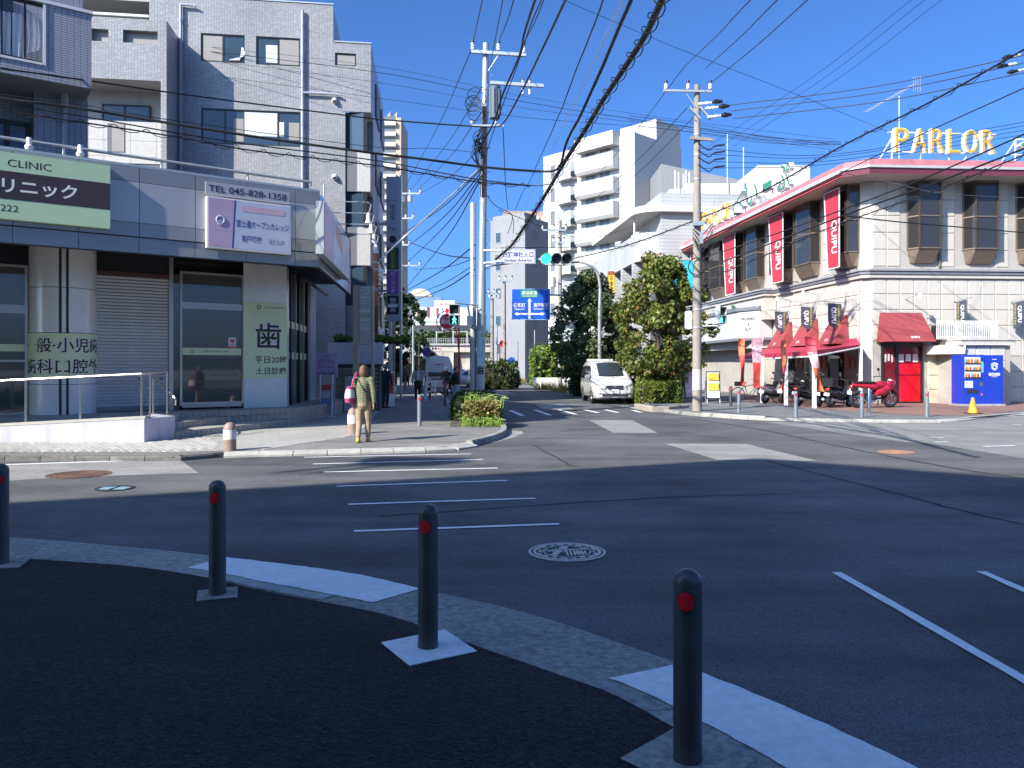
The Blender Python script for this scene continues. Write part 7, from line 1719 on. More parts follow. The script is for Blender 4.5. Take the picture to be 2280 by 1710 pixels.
# --- fire hydrant sign
w=pp(1022,0,29.0);t=thing('hydrant_sign','round red fire hydrant sign on a red post by the steel pole','sign',(w.x,29.0,ZW));Zh=lambda y:pp(0,y,29).z-ZW;Xh=lambda x:pp(x,0,29).x-w.x
M_hred=pm('hydrant_red',(.58,.02,.03),.4,var=.05)
q=MB();q.tube((0,0,0),(0,0,Zh(790)),.055);q.tube((0,0,Zh(790)),(0,0,Zh(715)),.03);q.path(smooth_pts([(0,0,Zh(790)),(Xh(1015),0,Zh(735)),(Xh(1000),0,Zh(735))],4),.02);q.build('post',M_hred,t,smooth=40)
c=(Xh(996),-.05,Zh(716));MB().torus(c,.40,.018,32,6).build('outer_ring',M_hred,t,smooth=40)
MB().lathe([(.30,.02),(.30,-.01),(.28,-.012)],c,32,'y').build('white_rim',M_white,t);MB().lathe([(.28,-.012),(.001,-.012)],c,32,'y').build('disc',M_hred,t);text('消火栓',M_txtwhite,t,c[0],c[2],c[1]-.02,w=.50,h=.19,bold=.02);text('FIRE HYDRANT',M_txtwhite,t,c[0],c[2]+.16,c[1]-.02,w=.34,h=.05)
# --- no parking sign
w=pp(950,0,34.5);t=thing('no_parking_sign','round blue and red no parking sign on a white post','sign',(w.x,34.5,ZW));Zh=lambda y:pp(0,y,34.5).z-ZW;c=(0,-.06,Zh(784))
MB().tube((0,0,0),(0,0,Zh(770)),.03).build('post',M_white,t,smooth=40);MB().lathe([(.20,.01),(.20,0),(.165,-.001)],c,28,'y').build('red_rim',pm('faded_sign_red',(.42,.12,.10),.5),t);MB().lathe([(.166,-.003),(.001,-.003)],c,28,'y').build('blue_disc',pm('sign_blue',(.02,.06,.35),.4),t)
q=MB();q.prism([(-.13,.10),(-.10,.13),(.13,-.10),(.10,-.13)],-.066,-.062,'y');q.v=[(v[0],v[1],v[2]+c[2]) for v in q.v];q.build('slash',MATS['faded_sign_red'],t)
# --- blue direction sign
BY=46.0;a,b=pp(1139,643,BY),pp(1225,712,BY);t=thing('direction_sign','big blue road direction sign with white arrows and place names','sign',(a.x,BY,0));W_=b.x-a.x;H_=a.z-b.z;z0=b.z
MB().box(0,W_,0,.06,z0,a.z).build('board',pm('sign_highway_blue',(.012,.10,.52),.35,var=.03),t)
q=MB()
for x0_,x1_,zz0,zz1 in ((0,W_,0,.03),(0,W_,H_-.03,H_),(0,.03,.03,H_-.03),(W_-.03,W_,.03,H_-.03)):q.box(x0_,x1_,-.008,-.001,z0+zz0,z0+zz1)
q.build('border',pm('sign_border_blue',(.35,.55,.80),.4),t)
q=MB();P2=lambda x,y:(W_*x,z0+H_*y)
q.prism([P2(.44,.04),P2(.49,.04),P2(.49,.60),P2(.52,.60),P2(.465,.70),P2(.41,.60),P2(.44,.60)],-.012,-.002,'y');q.prism([P2(.07,.19),P2(.16,.25),P2(.16,.215),P2(.77,.215),P2(.77,.25),P2(.86,.19),P2(.77,.13),P2(.77,.165),P2(.16,.165),P2(.16,.13)],-.0125,-.0025,'y');q.build('arrows',M_txtwhite,t)
MB().box(W_*.23,W_*.69,-.012,-.002,z0+H_*.72,z0+H_*.96).build('green_plate',pm('sign_green_plate',(.01,.26,.13),.4),t)
text('横浜新道',M_txtwhite,t,W_*.46,z0+H_*.87,-.016,w=W_*.40,h=H_*.13,bold=.01);text('YOKOHAMA SHINDO',M_txtwhite,t,W_*.46,z0+H_*.765,-.016,w=W_*.38,h=H_*.05)
text('名瀬町',M_txtwhite,t,W_*.20,z0+H_*.47,-.016,w=W_*.31,h=H_*.14,bold=.01);text('Nasecho',M_txtwhite,t,W_*.20,z0+H_*.345,-.016,w=W_*.26,h=H_*.07,bold=.01);text('東戸塚駅',M_txtwhite,t,W_*.76,z0+H_*.47,-.016,w=W_*.38,h=H_*.14,bold=.01);text('Higashitotsuka Sta.',M_txtwhite,t,W_*.76,z0+H_*.345,-.016,w=W_*.38,h=H_*.07,bold=.01)
q=MB();q.tube((W_*.3,.1,z0+H_*.82),(W_+1.5,.2,z0+H_*.80),.06);q.tube((W_*.3,.1,z0+H_*.2),(W_+1.5,.2,z0+H_*.2),.06);q.tube((W_+1.5,.2,ZW),(W_+1.5,.2,z0+H_),.10);q.build('support',M_galv,t,smooth=40)
# --- right concrete pole
g=gz(1555,915,ZW);PRX,PRY=(1552-CX)/F*g.y,g.y
rp_=thing('utility_pole','leaning brown concrete utility pole before the parlor','utility pole',(PRX,PRY,ZW));Zr=lambda y:pp(0,y,PRY).z-ZW
Xr=lambda x:pp(x,0,PRY).x-PRX
ln2=lambda z:.0
polep([(.165,0),(.16,Zr(860)),(.155,Zr(800))],'foot',M_cpole,rp_,ln2);polep([(.166,Zr(868)),(.160,Zr(822))],'white_sleeve',pm('worn_white_wrap',(.56,.52,.47),.7,var=.12),rp_,ln2)
polep([(.155,Zr(800)),(.135,Zr(500)),(.10,Zr(190)),(.001,Zr(187))],'shaft',M_cpole,rp_,ln2)
for y in (690,730,520,400,345,300):polep([(.17-.05*(800-y)/600,Zr(y)-.03),(.175-.05*(800-y)/600,Zr(y)),(.17-.05*(800-y)/600,Zr(y)+.03)],'band',M_galv,rp_,ln2,16)
ar=lambda*k,**q:arm(rp_,*k,Zf=Zr,Xf=Xr,**q)
ar(1475,205,1582,207,s=.035);ar(1535,310,1586,314,s=.05,m=M_cpole);ar(1534,243,1556,266,s=.045);ar(1555,240,1580,270,s=.045)
for x,y in ((1481,203),(1530,203),(1579,203)):insulator(rp_,(Xr(x),-.15,Zr(y)),.32)
MB().tube((Xr(1526),-.12,Zr(210)),(Xr(1546),-.12,Zr(240)),.018).build('brace',M_galv,rp_)
for x,y in ((1580,236),(1595,246),(1600,265)):
    q=MB();p0=Vector((Xr(x)-.45,-.2,Zr(y)));p1=Vector((Xr(x),-.3,Zr(y)+.02));q.path([p0,p0.lerp(p1,.2),p0.lerp(p1,.4),p0.lerp(p1,.6),p0.lerp(p1,.8),p1],[.03,.06,.035,.06,.035,.03],8);q.build('strain_insulator',M_porc,rp_,smooth=40);MB().path([p1,p1+Vector((.12,-.02,.02)),p1+Vector((.36,-.05,.02))],[.035,.10,.04],8).build('clamp_cover',M_black,rp_,smooth=40)
q=MB();rr_=random.Random(8)
for y in (328,343,358,375):z=Zr(y);q.path(smooth_pts([(0,-.15,z+.1),(.35,-.2,z-.15),(.55,-.2,z-.02),(.9,-.25,z+.02)],5),[.02 if i<10 else .03 for i in range(16)],6)
for k in range(8):z=Zr(rr_.uniform(500,640));q.path(smooth_pts([(-.2,-.2,z),(.1,-.25,z-rr_.uniform(.1,.5)),(.5,-.2,z+.2)],5),.015,5)
q.build('cable_loops',M_wire,rp_,smooth=40,kind='stuff');MB().torus((-.05,-.2,Zr(595)),.3,.02,24,6).build('cable_coil',M_wire,rp_,smooth=40)
q=MB();q.box(.03,.14,-.32,-.16,Zr(545),Zr(520));q.box(-.2,.18,-.3,-.14,Zr(505),Zr(496));q.build('junction_box',M_galv,rp_)
# --- lamp post behind the trees
LYY=39.0;w=pp(1335,0,LYY);t=thing('street_lamp','curved grey street lamp between the two trees','street lamp',(w.x,LYY,ZW));Zl=lambda y:pp(0,y,LYY).z-ZW
Xl=lambda x:pp(x,0,LYY).x-w.x
MB().path(smooth_pts([(0,0,0),(0,0,Zl(700)),(Xl(1336),0,Zl(640)),(Xl(1328),0,Zl(604)),(Xl(1306),0,Zl(588)),(Xl(1282),0,Zl(583))],6),[.10-.0018*i for i in range(31)],10).build('post',M_pole,t,smooth=60)
MB().ell((Xl(1276),0,Zl(583)),(.35,.14,.08),14,8).build('lamp_head',M_pole,t,smooth=60)
# --- distant poles
def far_pole(x,yb,yt,Y,r,m,label,arms=(),name='utility_pole'):
    w=pp(x,0,Y);t=thing(name,label,'utility pole',(w.x,Y,ZW));Zf=lambda y:pp(0,y,Y).z-ZW
    MB().lathe([(r,0),(r*.75,Zf(yt)),(.001,Zf(yt))],n=12).build('shaft',m,t,smooth=40)
    for (xa,xb,y) in arms:
        a_,b_=pp(xa,0,Y).x-w.x,pp(xb,0,Y).x-w.x;MB().box(a_,b_,-.2,-.1,Zf(y)-.06,Zf(y)+.06).build('crossarm',M_galv,t)
        for k in range(3):insulator(t,(a_+(b_-a_)*(k/2),-.15,Zf(y)+.06),.35,.08,8)
    return t
far_pole(1247,0,490,55,.16,M_cpole,'weathered utility pole in front of the white apartment',[(1208,1260,513),(1232,1256,541)])
tr2=bpy.context.scene.objects[-1]
w=pp(1231,0,55);t=thing('pole_transformer','grey drum transformer on the pole left of the dark tree','transformer',(w.x,54.8,pp(0,640,55).z));MB().lathe([(.001,0),(.2,0),(.21,.7),(.001,.75)],n=16).build('drum',M_galv,t,smooth=40);MB().box(.15,.7,-.03,.03,.3,.36).build('bracket',M_galv,t)
far_pole(1096,0,650,62,.16,M_cpole,'pale utility pole just right of the steel pole',[(1088,1112,655),(1090,1110,664)])
far_pole(1123,0,622,58,.15,M_cpole,'brown utility pole before the grey building',[(1112,1140,626)])
far_pole(869,0,715,47,.15,pm('pale_pole',(.55,.53,.50),.7),'pale utility pole under the sign column',())
far_pole(876,0,425,60,.14,M_cpole,'far utility pole with transformers left of the steel pole',[(890,936,432),(885,912,546),(888,935,592),(888,920,487)])
w=pp(906,0,60);t=thing('pole_transformer','pair of small pole transformers high over the left street','transformer',(w.x,59.6,pp(0,452,60).z))
for k in (-1,1):MB().lathe([(.001,0),(.2,0),(.21,.45),(.001,.5)],(k*.3,0,0),12).build('drum',M_galv,t,smooth=40)
far_pole(920,0,705,70,.10,M_pole,'thin steel pole before the stair hall',(),'lamp_pole')
far_pole(933,0,760,74,.09,M_dark,'thin dark pole beside the stair hall',(),'lamp_pole')
far_pole(1106,0,722,66,.10,M_pole,'light grey bent lamp pole left of the red far sign',(),'lamp_pole')
far_pole(1152,0,760,70,.09,M_pole,'thin sign pole at the far corner',(),'lamp_pole')
far_pole(1190.5,0,735,64,.06,M_pole,'thin pole in front of the shaded grey wall',(),'lamp_pole')
for (x,y,Y,lab) in ((1119,767,66,'distant red round hydrant sign on a red post'),):
    w=pp(x,0,Y);t=thing('hydrant_sign',lab,'sign',(w.x-.25,Y,ZW));z=pp(0,y,Y).z;MB().tube((0,0,0),(0,0,z),.05).build('post',M_hred,t);MB().lathe([(.32,.02),(.32,-.01),(.001,-.012)],(.3,-.05,z),20,'y').build('disc',M_hred,t)
w=pp(1142,802,68);t=thing('blue_round_sign','distant blue round road sign at the corner','sign',(w.x,68,ZW));MB().tube((0,0,0),(0,0,w.z),.04).build('post',M_pole,t);MB().lathe([(.3,.02),(.3,0),(.001,-.01)],(-.1,-.05,w.z-.1),20,'y').build('disc',MATS['sign_highway_blue'],t);MB().box(-.35,.2,-.05,0,w.z-.75,w.z-.5).build('plate',M_white,t)
for k,(x,y,Y) in enumerate([(970,776,100),(1178,777,80)]):
    c=pp(x,y,Y);t=thing('distant_signal',['distant traffic signal under the railway bridge','distant traffic signal by the shaded grey wall'][k],'traffic light',c);MB().box(-.6,.6,0,.2,-.2,.2).build('housing',M_sigbody if k==0 else M_black,t)
    for j in range(3):MB().lathe([(.15,-.02),(.001,-.03)],(-.38+.38*j,0,0),14,'y').build('lens',pm('lens_red',(.5,.03,.03),.3,emit=(1,.05,.03),emit_s=.6) if (j==2 and k==0) else M_lensoff,t)
    MB().tube((-.6 if k else .6,.1,0),(-.6 if k else 1.5,.1,-c.z),.07).build('post',M_pole,t)
    if k:MB().box(-2.2,-.9,-.02,.02,-.2,.2).build('name_board',M_white,t)
# ================================================================ OVERHEAD CABLES
def cable(pts,r,label,m=None,wrap=0,group=None,name='overhead_cable',k=8,n=6):
    P=[pp(x,y,Y) for x,y,Y in pts];P=smooth_pts(P,k)
    o=P[0].copy();t=thing(name,label,'cable',o,0,group)
    MB().path([p-o for p in P],r,n).build('wire',m or M_wire,t,smooth=60)
    if wrap:
        L=[0]
        for a,b in zip(P,P[1:]):L.append(L[-1]+(b-a).length)
        q=MB();tot=L[-1];s_=0;pts2=[];kk=0
        while s_<tot:
            j=max(i for i in range(len(L)) if L[i]<=s_);j=min(j,len(P)-2);c=P[j].lerp(P[j+1],(s_-L[j])/max(1e-6,L[j+1]-L[j]));ph=s_*2*math.pi/wrap
            pts2.append(c-o+Vector((math.cos(ph),0,math.sin(ph)))*(r+.045));s_+=wrap/8
        q.path(pts2,.009,4);q.build('lashing',M_wire,t)
    return t
# lines from the steel pole towards and over the viewer
cable([(1053,96,25.4),(1063,50,19),(1076,-10,14),(1090,-90,11)],.012,'thin black line from the left insulator of the steel pole to the frame top')
cable([(1091,149,25.4),(1108,60,19),(1120,-5,14.5),(1130,-90,11)],.012,'thin black line passing just right of the steel pole top')
cable([(1110,95,25.4),(1130,45,19.5),(1145,-5,14.5),(1165,-90,11)],.014,'wavy black line from the middle insulator of the steel pole')
cable([(1166,96,25.4),(1190,50,19.5),(1213,-5,14.5),(1250,-90,11)],.014,'black line from the right insulator of the steel pole')
cable([(1060,345,25.4),(1098,275,24),(1120,209,22.5),(1156,125,19.5),(1168,72,17),(1193,-5,14),(1225,-100,11)],.026,'thick dark bundle running up past the steel pole transformer')
cable([(1075,365,25.4),(1110,260,24),(1150,150,20),(1180,60,16.5),(1207,-5,14),(1240,-100,11)],.013,'black line next to the thick bundle by the transformer')
cable([(840,265.5,24.6),(1019,279,25),(1099,282,25),(1123,271,24.4),(1162,203,21.5),(1213,98,17),(1262,-5,13),(1320,-110,10)],.024,'black cable bending from the left street and climbing right of the pole')
cable([(0,152,15.2),(200,180,17.5),(400,209,20),(620,238,22.4),(840,265.5,24.6)],.022,'black cable crossing the balcony block towards the steel pole')
cable([(1120,286,24.9),(1123,350,27),(1126,418,30),(1131,465,34)],.015,'black drop line hanging straight down right of the steel pole')
cable([(1147,468,40),(1163,430,38),(1183,397,34),(1198,360,31),(1213,328,27),(1228,295,24.5),(1240,265,22),(1252,240,20.5),(1261,215,19),(1285,150,16.5),(1305,101,14.5),(1329,39,12.3),(1344,-5,11),(1370,-100,9)],.014,'wavy black cable swinging up from the grey building')
cable([(1150,495,44),(1210,370,32),(1290,200,20),(1386,-5,12),(1430,-110,9.5)],.006,'pale thin twin line beside the wavy cable',m=M_galv)
cable([(1152,492,44),(1214,370,32),(1296,200,20),(1391,-5,12),(1436,-110,9.5)],.006,'second pale thin line right against its twin',m=M_galv)
cable([(1204,382,18.5),(1234,380,18.0),(1249,364,17.4),(1258,328,16.8),(1270,298,16.2),(1291,260,15.4),(1317,203,14.2),(1344,143,12.9),(1380,57,11),(1407,-5,9.9),(1440,-110,8.4)],.028,'thick clamped cable curving up into the frame top')
cable([(0,219,14.6),(180,242,15.2),(400,278,16),(620,312,16.8),(840,342,17.4),(941,354,17.7),(1087,373,18.2),(1204,382,18.5)],.028,'thick cable from the left edge across the tiled block to the bend')
cable([(1104,577,25.0),(1139,546,23.5),(1169,503,22),(1208,444,19.5),(1257,361,17),(1305,286,15),(1344,221,13.3),(1392,149,11.8),(1437,78,10.4),(1476,-5,9.0),(1530,-120,7.6)],.045,'thickest black cable sweeping from the signal arm to the frame top',wrap=.55)
cable([(0,231,14.6),(200,262,15.4),(400,297,16.2),(560,322,17),(840,358,19),(1049,397,19.5),(1183,413,19.7),(1222,410,19.4)],.014,'double messenger cable sagging below the thick left cable',wrap=0)
cable([(0,246,14.7),(200,275,15.5),(400,306,16.3),(560,335,17.1),(840,369,19.1),(1049,403,19.6),(1183,414,19.8)],.016,'lowest lashed cable across the tiled block to the bend',wrap=.6)
cable([(0,210,14.5),(200,236,15.2),(400,270,16),(840,328,22),(960,330,24),(1055,339,25.4)],.008,'thin cable above the thick left cable')
for k,(ya,yb,r) in enumerate([(148,265.5,.006),(161,277.5,.011),(183.5,283,.007),(218,289,.008)]):
    cable([(300,ya-(62+k*4),30),(840,ya,30),(1170,(ya+yb)/2+8,30),(1500,yb,30),(1860,yb+45,30)],r,['highest thin line crossing behind the steel pole','darkest line crossing behind the steel pole','third thin line crossing behind the transformer','lowest thin line crossing behind the transformer'][k])
# continuing lines down the left street
for k,(a,b) in enumerate([((1048,115),(898,424)),((1073,194),(914,424)),((1072,250),(930,424)),((1069,330),(934,432))]):
    cable([(*a,25.4),((a[0]+b[0])/2+3,(a[1]+b[1])/2+10,40),(*b,59.6)],.016,['line from the steel pole top down to the far left transformer pole','second line down to the far left transformer pole','third line down to the far left transformer pole','fourth line down to the far left pole'][k])
for k,(a,b) in enumerate([((1071,385),(880,570)),((1071,392),(890,600)),((1071,398),(905,640)),((1071,378),(862,540))]):
    cable([(*a,25.4),((a[0]*.5+b[0]*.5)+6,(a[1]*.5+b[1]*.5)+12,38),(*b,60)],.022,['bundle line fanning down from the cable tangle, outermost','bundle line fanning down from the cable tangle, second','bundle line fanning down from the cable tangle, innermost','bundle line fanning down towards the sign column'][k])
for k,(a,b) in enumerate([((1058,545),(900,650)),((1056,590),(905,662)),((1057,600),(915,672)),((1060,575),(920,600)),((905,537),(1055,576))]):
    cable([(*a,25.4 if k<4 else 60),((a[0]+b[0])/2,(a[1]+b[1])/2+8,40),(*b,60 if k<4 else 25.4)],.015 if k%2 else .025,['thick low bundle from the steel pole to the left street, upper','thick low bundle from the steel pole to the left street, lower','lashed low cable beneath the thick low bundle','thin low line to the left street at mid height','thin line crossing the low bundles'][k])
for k,(x,y) in enumerate([(1062,400),(1066,405)]):
    cable([(x,y,25.3),(1100,455,29),(1140,480,33),(1131+12*k,520,36)],.014,['loose black line dropping from the tangle towards the grey building','second loose line dropping beside it'][k])
# lines round the right pole
for k,(a,b) in enumerate([((1526,146),(1671,0)),((1570,153),(1731,0)),((1583,185),(1798,0))]):
    cable([(*a,26.6),((a[0]+b[0])/2,(a[1]+b[1])/2+4,20),(*b,15),(b[0]+120,-100,12)],.013,['left line rising from the concrete pole top','middle line rising from the concrete pole top','right line rising from the concrete pole top'][k])
for k,(a,b) in enumerate([((1526,146),(1240,490)),((1530,240),(1258,500)),((1545,260),(1275,505))]):
    cable([(*a,26.6),((a[0]+b[0])/2+4,(a[1]+b[1])/2+8,38),(*b,54.8)],.014,['line from the concrete pole across the white apartment, upper','line from the concrete pole across the white apartment, middle','line from the concrete pole across the white apartment, lower'][k])
for k,(xa,xb) in enumerate([(2029,1574),(2059,1602),(2096,1630)]):
    cable([(xb,328,30),((xa+xb)/2+10,170,22),(xa,0,16),(xa+160,-110,13)],.006,['thin far line slanting to the upper right, first','thin far line slanting to the upper right, second','thin far line slanting to the upper right, third'][k])
for k,(a,b) in enumerate([((1610,236),(2290,121)),((1628,247),(2290,138)),((1632,264),(2290,160))]):
    cable([(*a,26.6),((a[0]+b[0])/2,(a[1]+b[1])/2+14,24),(*b,21)],.013,['upper of three lines strung right from the concrete pole','middle of three lines strung right from the concrete pole','lowest of three lines strung right from the concrete pole'][k])
for k,(x,y) in enumerate([(2240,128),(2230,147),(2252,160)]):
    c=pp(x,y,21.3);t=thing('line_clamp',['upper black strain clamp at the right picture edge','middle black strain clamp at the right picture edge','lower black strain clamp at the right picture edge'][k],'clamp',c,0,'strain clamps on the right lines');MB().path([(-.12,0,-.02),(0,0,0),(.18,0,.03)],[.02,.07,.03],8).build('cover',M_black,t,smooth=50)
    q=MB();q.path([(.18,0,.03),(.24,0,.04),(.30,0,.05),(.36,0,.06),(.42,0,.07)],[.025,.05,.03,.05,.025],8);q.build('insulator',M_porc,t,smooth=50)
cable([(1243,-5,20),(1500,104,22),(1760,205,24),(1994,300,27),(2100,345,29)],.007,'thin line slanting down right towards the PARLOR letters')
cable([(1258,580,33),(1400,545,30),(1563,484,26.8),(1700,425,24),(1877,324,20),(2060,233,17.5),(2258,123,15),(2400,40,13.5)],.022,'lashed thick cable rising right over the parlor roof',wrap=.7)
cable([(1560,545,26.8),(1700,470,24.5),(1986,330,20),(2280,196,16),(2420,130,14.5)],.013,'cable rising right across the parlor roof edge')
for k,(ya,yb) in enumerate([(270,316),(279,319),(289,322)]):cable([(1400,ya-12,27),(1560,ya+8,26.8),(1700,(ya+yb)/2+12,24),(1872,yb,20.2)],.008,['thin line joining the lashed cable, top','thin line joining the lashed cable, middle','thin line joining the lashed cable, bottom'][k])
cable([(1563,575,26.7),(1700,530,25),(1860,473,22),(2050,400,19),(2280,299,15.5),(2400,240,14)],.018,'dark cable crossing the parlor bay windows, upper')
cable([(1563,600,26.7),(1700,548,25),(1892,475,21.5),(2080,408,18.5),(2280,331,15.5),(2400,285,14)],.022,'dark cable crossing the parlor bay windows, middle',wrap=0)
cable([(1563,625,26.7),(1700,570,25),(1860,502,22),(2080,425,18.5),(2280,345,15.6),(2400,300,14)],.016,'dark lashed cable crossing the parlor bay windows, lower',wrap=.6)
cable([(1885,481,21.5),(2000,494,22.5),(2140,506,23.5),(2280,518,24.5),(2420,530,25)],.018,'dark cable branching level across the parlor windows')
cable([(1885,387,30.6),(1990,408,29),(2095,430,28),(2280,440,26),(2420,436,25)],.012,'black service cable from the parlor eave corner')
for k,(a,b) in enumerate([((1560,330),(2280,272)),((1563,343),(2280,280)),((1563,360),(2280,290)),((1565,375),(2280,300))]):
    cable([(*a,26.8),((a[0]*.6+b[0]*.4),a[1]+14-8*k,26),(*b,25)],.009,['flat thin line right of the concrete pole, first','flat thin line right of the concrete pole, second','flat thin line right of the concrete pole, third','flat thin line right of the concrete pole, fourth'][k])
for k,(a,b) in enumerate([((1110,468),(1410,505)),((1115,552),(1420,548))]):
    cable([(*a,26),(1300,530+20*k,35),(*b,50)],.012,['thin line over the signal towards the shop block','line over the traffic signal towards the parlor roof'][k])

# ================================================================ PEOPLE
def capsule(mb,a,b,r0,r1,n=10):
    a,b=Vector(a),Vector(b);d=(b-a);L=d.length;d=d/L if L>1e-6 else Vector((0,0,1));x=d.orthogonal().normalized();y=d.cross(x);rings=[]
    for th in (-80,-50,-20,0):rings.append((a+d*(r0*math.sin(math.radians(th))),r0*math.cos(math.radians(th))))
    for th in (0,20,50,80):rings.append((b+d*(r1*math.sin(math.radians(th))),r1*math.cos(math.radians(th))))
    vs=[c+x*(r*math.cos(2*math.pi*i/n))+y*(r*math.sin(2*math.pi*i/n)) for c,r in rings for i in range(n)];m=len(rings)
    fs=[(j*n+i,j*n+(i+1)%n,(j+1)*n+(i+1)%n,(j+1)*n+i) for j in range(m-1) for i in range(n)]+[tuple(range(n))[::-1],tuple(range((m-1)*n,m*n))]
    mb.add(vs,fs)
def fuse(mb,name,mat,parent,vox):
    """one continuous skin over the limb volumes"""
    me=mb.mesh('tmp',mat);o=bpy.data.objects.new('tmp',me);COL.objects.link(o)
    r=o.modifiers.new('r','REMESH');r.mode='VOXEL';r.voxel_size=vox;r.use_smooth_shade=True
    s_=o.modifiers.new('s','SMOOTH');s_.factor=.5;s_.iterations=3
    m2=bpy.data.meshes.new_from_object(o.evaluated_get(bpy.context.evaluated_depsgraph_get()));bpy.data.objects.remove(o)
    m2.name=name;m2.materials.clear();m2.materials.append(mat);m2.polygons.foreach_set('use_smooth',[True]*len(m2.polygons));return place(name,m2,parent)
M_skin=pm('skin',(.52,.31,.22),.55,var=.05);M_skin2=M_skin
def person(pos,H,yaw,label,c_top,c_leg,c_hair,c_shoe,pose='stand',vox=.016,sleeve=True,coat=0.0,puffy=False,hair_len=.0,arms=((-.06,.05),(.06,.05)),step=.0,lean=0.0,mats=None):
    """figure facing -Y when yaw = 0; H is the standing height"""
    t=thing('person',label,'person',pos,yaw,'people in the street');k=H/1.65;S=lambda*p:Vector(p)*k
    hip,chest,neck,head=S(0,0,.86),S(0,.01-lean*.3,1.22),S(0,.0-lean*.4,1.40),S(0,-.015-lean*.5,1.535)
    hj=[S(sx*.085,0,.86) for sx in (-1,1)];kn=[S(-.085,-.02-step*.55,.47),S(.085,-.01+step*.25,.46)];an=[S(-.085,.02-step,.085),S(.085,.03+step*1.1,.085+step*.14)]
    sh=[S(sx*.165,.01-lean*.35,1.345) for sx in (-1,1)]
    el=[S(-.225,arms[0][0],1.08),S(.225,arms[1][0],1.08)];wr=[S(-.235,arms[0][0]-arms[0][1],.845),S(.235,arms[1][0]-arms[1][1],.845)]
    if pose=='hips':el[0],wr[0]=S(-.33,.12,1.10),S(-.19,-.02,.95)
  # body: one skin
    b=MB();capsule(b,hip,chest,.125*k,.12*k);capsule(b,chest,neck,.10*k,.055*k);capsule(b,neck,head,.052*k,.055*k)
    b.ell(head+S(0,0,.01),(.074*k,.092*k,.112*k),16,12);b.ell(head+S(0,-.03,-.05),(.055*k,.06*k,.055*k),12,8)  # skull, jaw
    b.ell(head+S(0,-.098,-.012),(.014*k,.02*k,.022*k),8,6)  # nose
    for sx in (-1,1):b.ell(head+S(sx*.075,.005,-.01),(.012*k,.022*k,.032*k),8,6)
    for i in (0,1):
        capsule(b,sh[i],el[i],.046*k,.038*k);capsule(b,el[i],wr[i],.036*k,.026*k);d=(wr[i]-el[i]).normalized();s_=Vector((0,1,0)) if abs(d.y)<.8 else Vector((0,0,1))
        pc=wr[i]+d*(.045*k);capsule(b,wr[i],pc,.027*k,.034*k)
        for f_ in range(4):base=pc+d*(.03*k)+s_*((f_-1.5)*.017*k);L_=(.055,.065,.062,.048)[f_]*k;mid=base+d*L_*.6+Vector((-.012*k if i else .012*k,0,0));capsule(b,base,mid,.0105*k,.0095*k,6);capsule(b,mid,mid+d*L_*.5+Vector((-.02*k if i else .02*k,-.006*k,0)),.0095*k,.008*k,6)
        capsule(b,pc-s_*.028*k,pc-s_*.045*k+d*.045*k,.0115*k,.010*k,6)
        capsule(b,hj[i],kn[i],.078*k,.054*k);capsule(b,kn[i],an[i],.054*k,.036*k);capsule(b,an[i]+S(0,.02,-.03),an[i]+S(0,-.11,-.052),.038*k,.028*k)
    body=fuse(b,'body',M_skin,t,vox)
    if vox<.03:
        for sx in (-1,1):MB().ell(head+S(sx*.03,-.088,.012),(.012*k,.006*k,.007*k),8,6).build('eye',M_black,body)
        MB().ell(head+S(0,-.092,-.06),(.022*k,.006*k,.006*k),8,6).build('mouth',pm('lips',(.35,.12,.10),.5),body)
  # trousers
    q=MB();capsule(q,hip+S(0,0,.09),hip+S(0,0,-.02),.150*k,.150*k,14)
    for i in (0,1):capsule(q,hj[i],kn[i],.094*k,.072*k);capsule(q,kn[i],an[i]+S(0,0,.06),.070*k,.056*k)
    fuse(q,'trousers',c_leg,t,vox)
  # top with sleeves
    q=MB();lo=.80-coat
    capsule(q,S(0,0,lo+.09),chest,(.150+.02*(coat>.1))*k,.152*k,14);capsule(q,chest,S(0,.0-lean*.4,1.345),.148*k,.095*k,14);capsule(q,S(-.10,0-lean*.35,1.335),S(.10,0-lean*.35,1.335),.075*k,.075*k)
    for i in (0,1):capsule(q,sh[i],el[i],.068*k,.056*k);capsule(q,el[i],el[i].lerp(wr[i],.92),.055*k,.044*k)
    capsule(q,S(0,.01-lean*.4,1.37),S(0,.0-lean*.4,1.42),.075*k,.065*k)
    tp=fuse(q,'jacket',c_top,t,vox)
    if puffy:
        me=tp.data
        co=np.empty(len(me.vertices)*3);me.vertices.foreach_get('co',co);co=co.reshape(-1,3);nr=np.empty(len(me.vertices)*3);me.vertices.foreach_get('normal',nr);nr=nr.reshape(-1,3)
        co+=nr*(np.abs(np.sin(co[:,2:3]/k*62+np.abs(co[:,0:1])/k*14))*.010*k-.003);me.vertices.foreach_set('co',co.ravel());me.update()
  # hair
    q=MB();q.ell(head+S(0,.012,.03),(.088*k,.100*k,.108*k),14,10)
    if hair_len:q.ell(head+S(0,.035,-.03),(.092*k,.085*k,(.10+hair_len)*k),14,10)
    v_=[p for p in q.v];hr=fuse(q,'hair',c_hair,t,vox)
  # keep the face clear of hair
    me=hr.data;co=np.empty(len(me.vertices)*3);me.vertices.foreach_get('co',co);co=co.reshape(-1,3);fz=(co[:,1]<head.y-.035*k) & (co[:,2]<head.z+.065*k);co[fz,1]=head.y-.03*k;co[fz,0] *= .9;me.vertices.foreach_set('co',co.ravel());me.update()
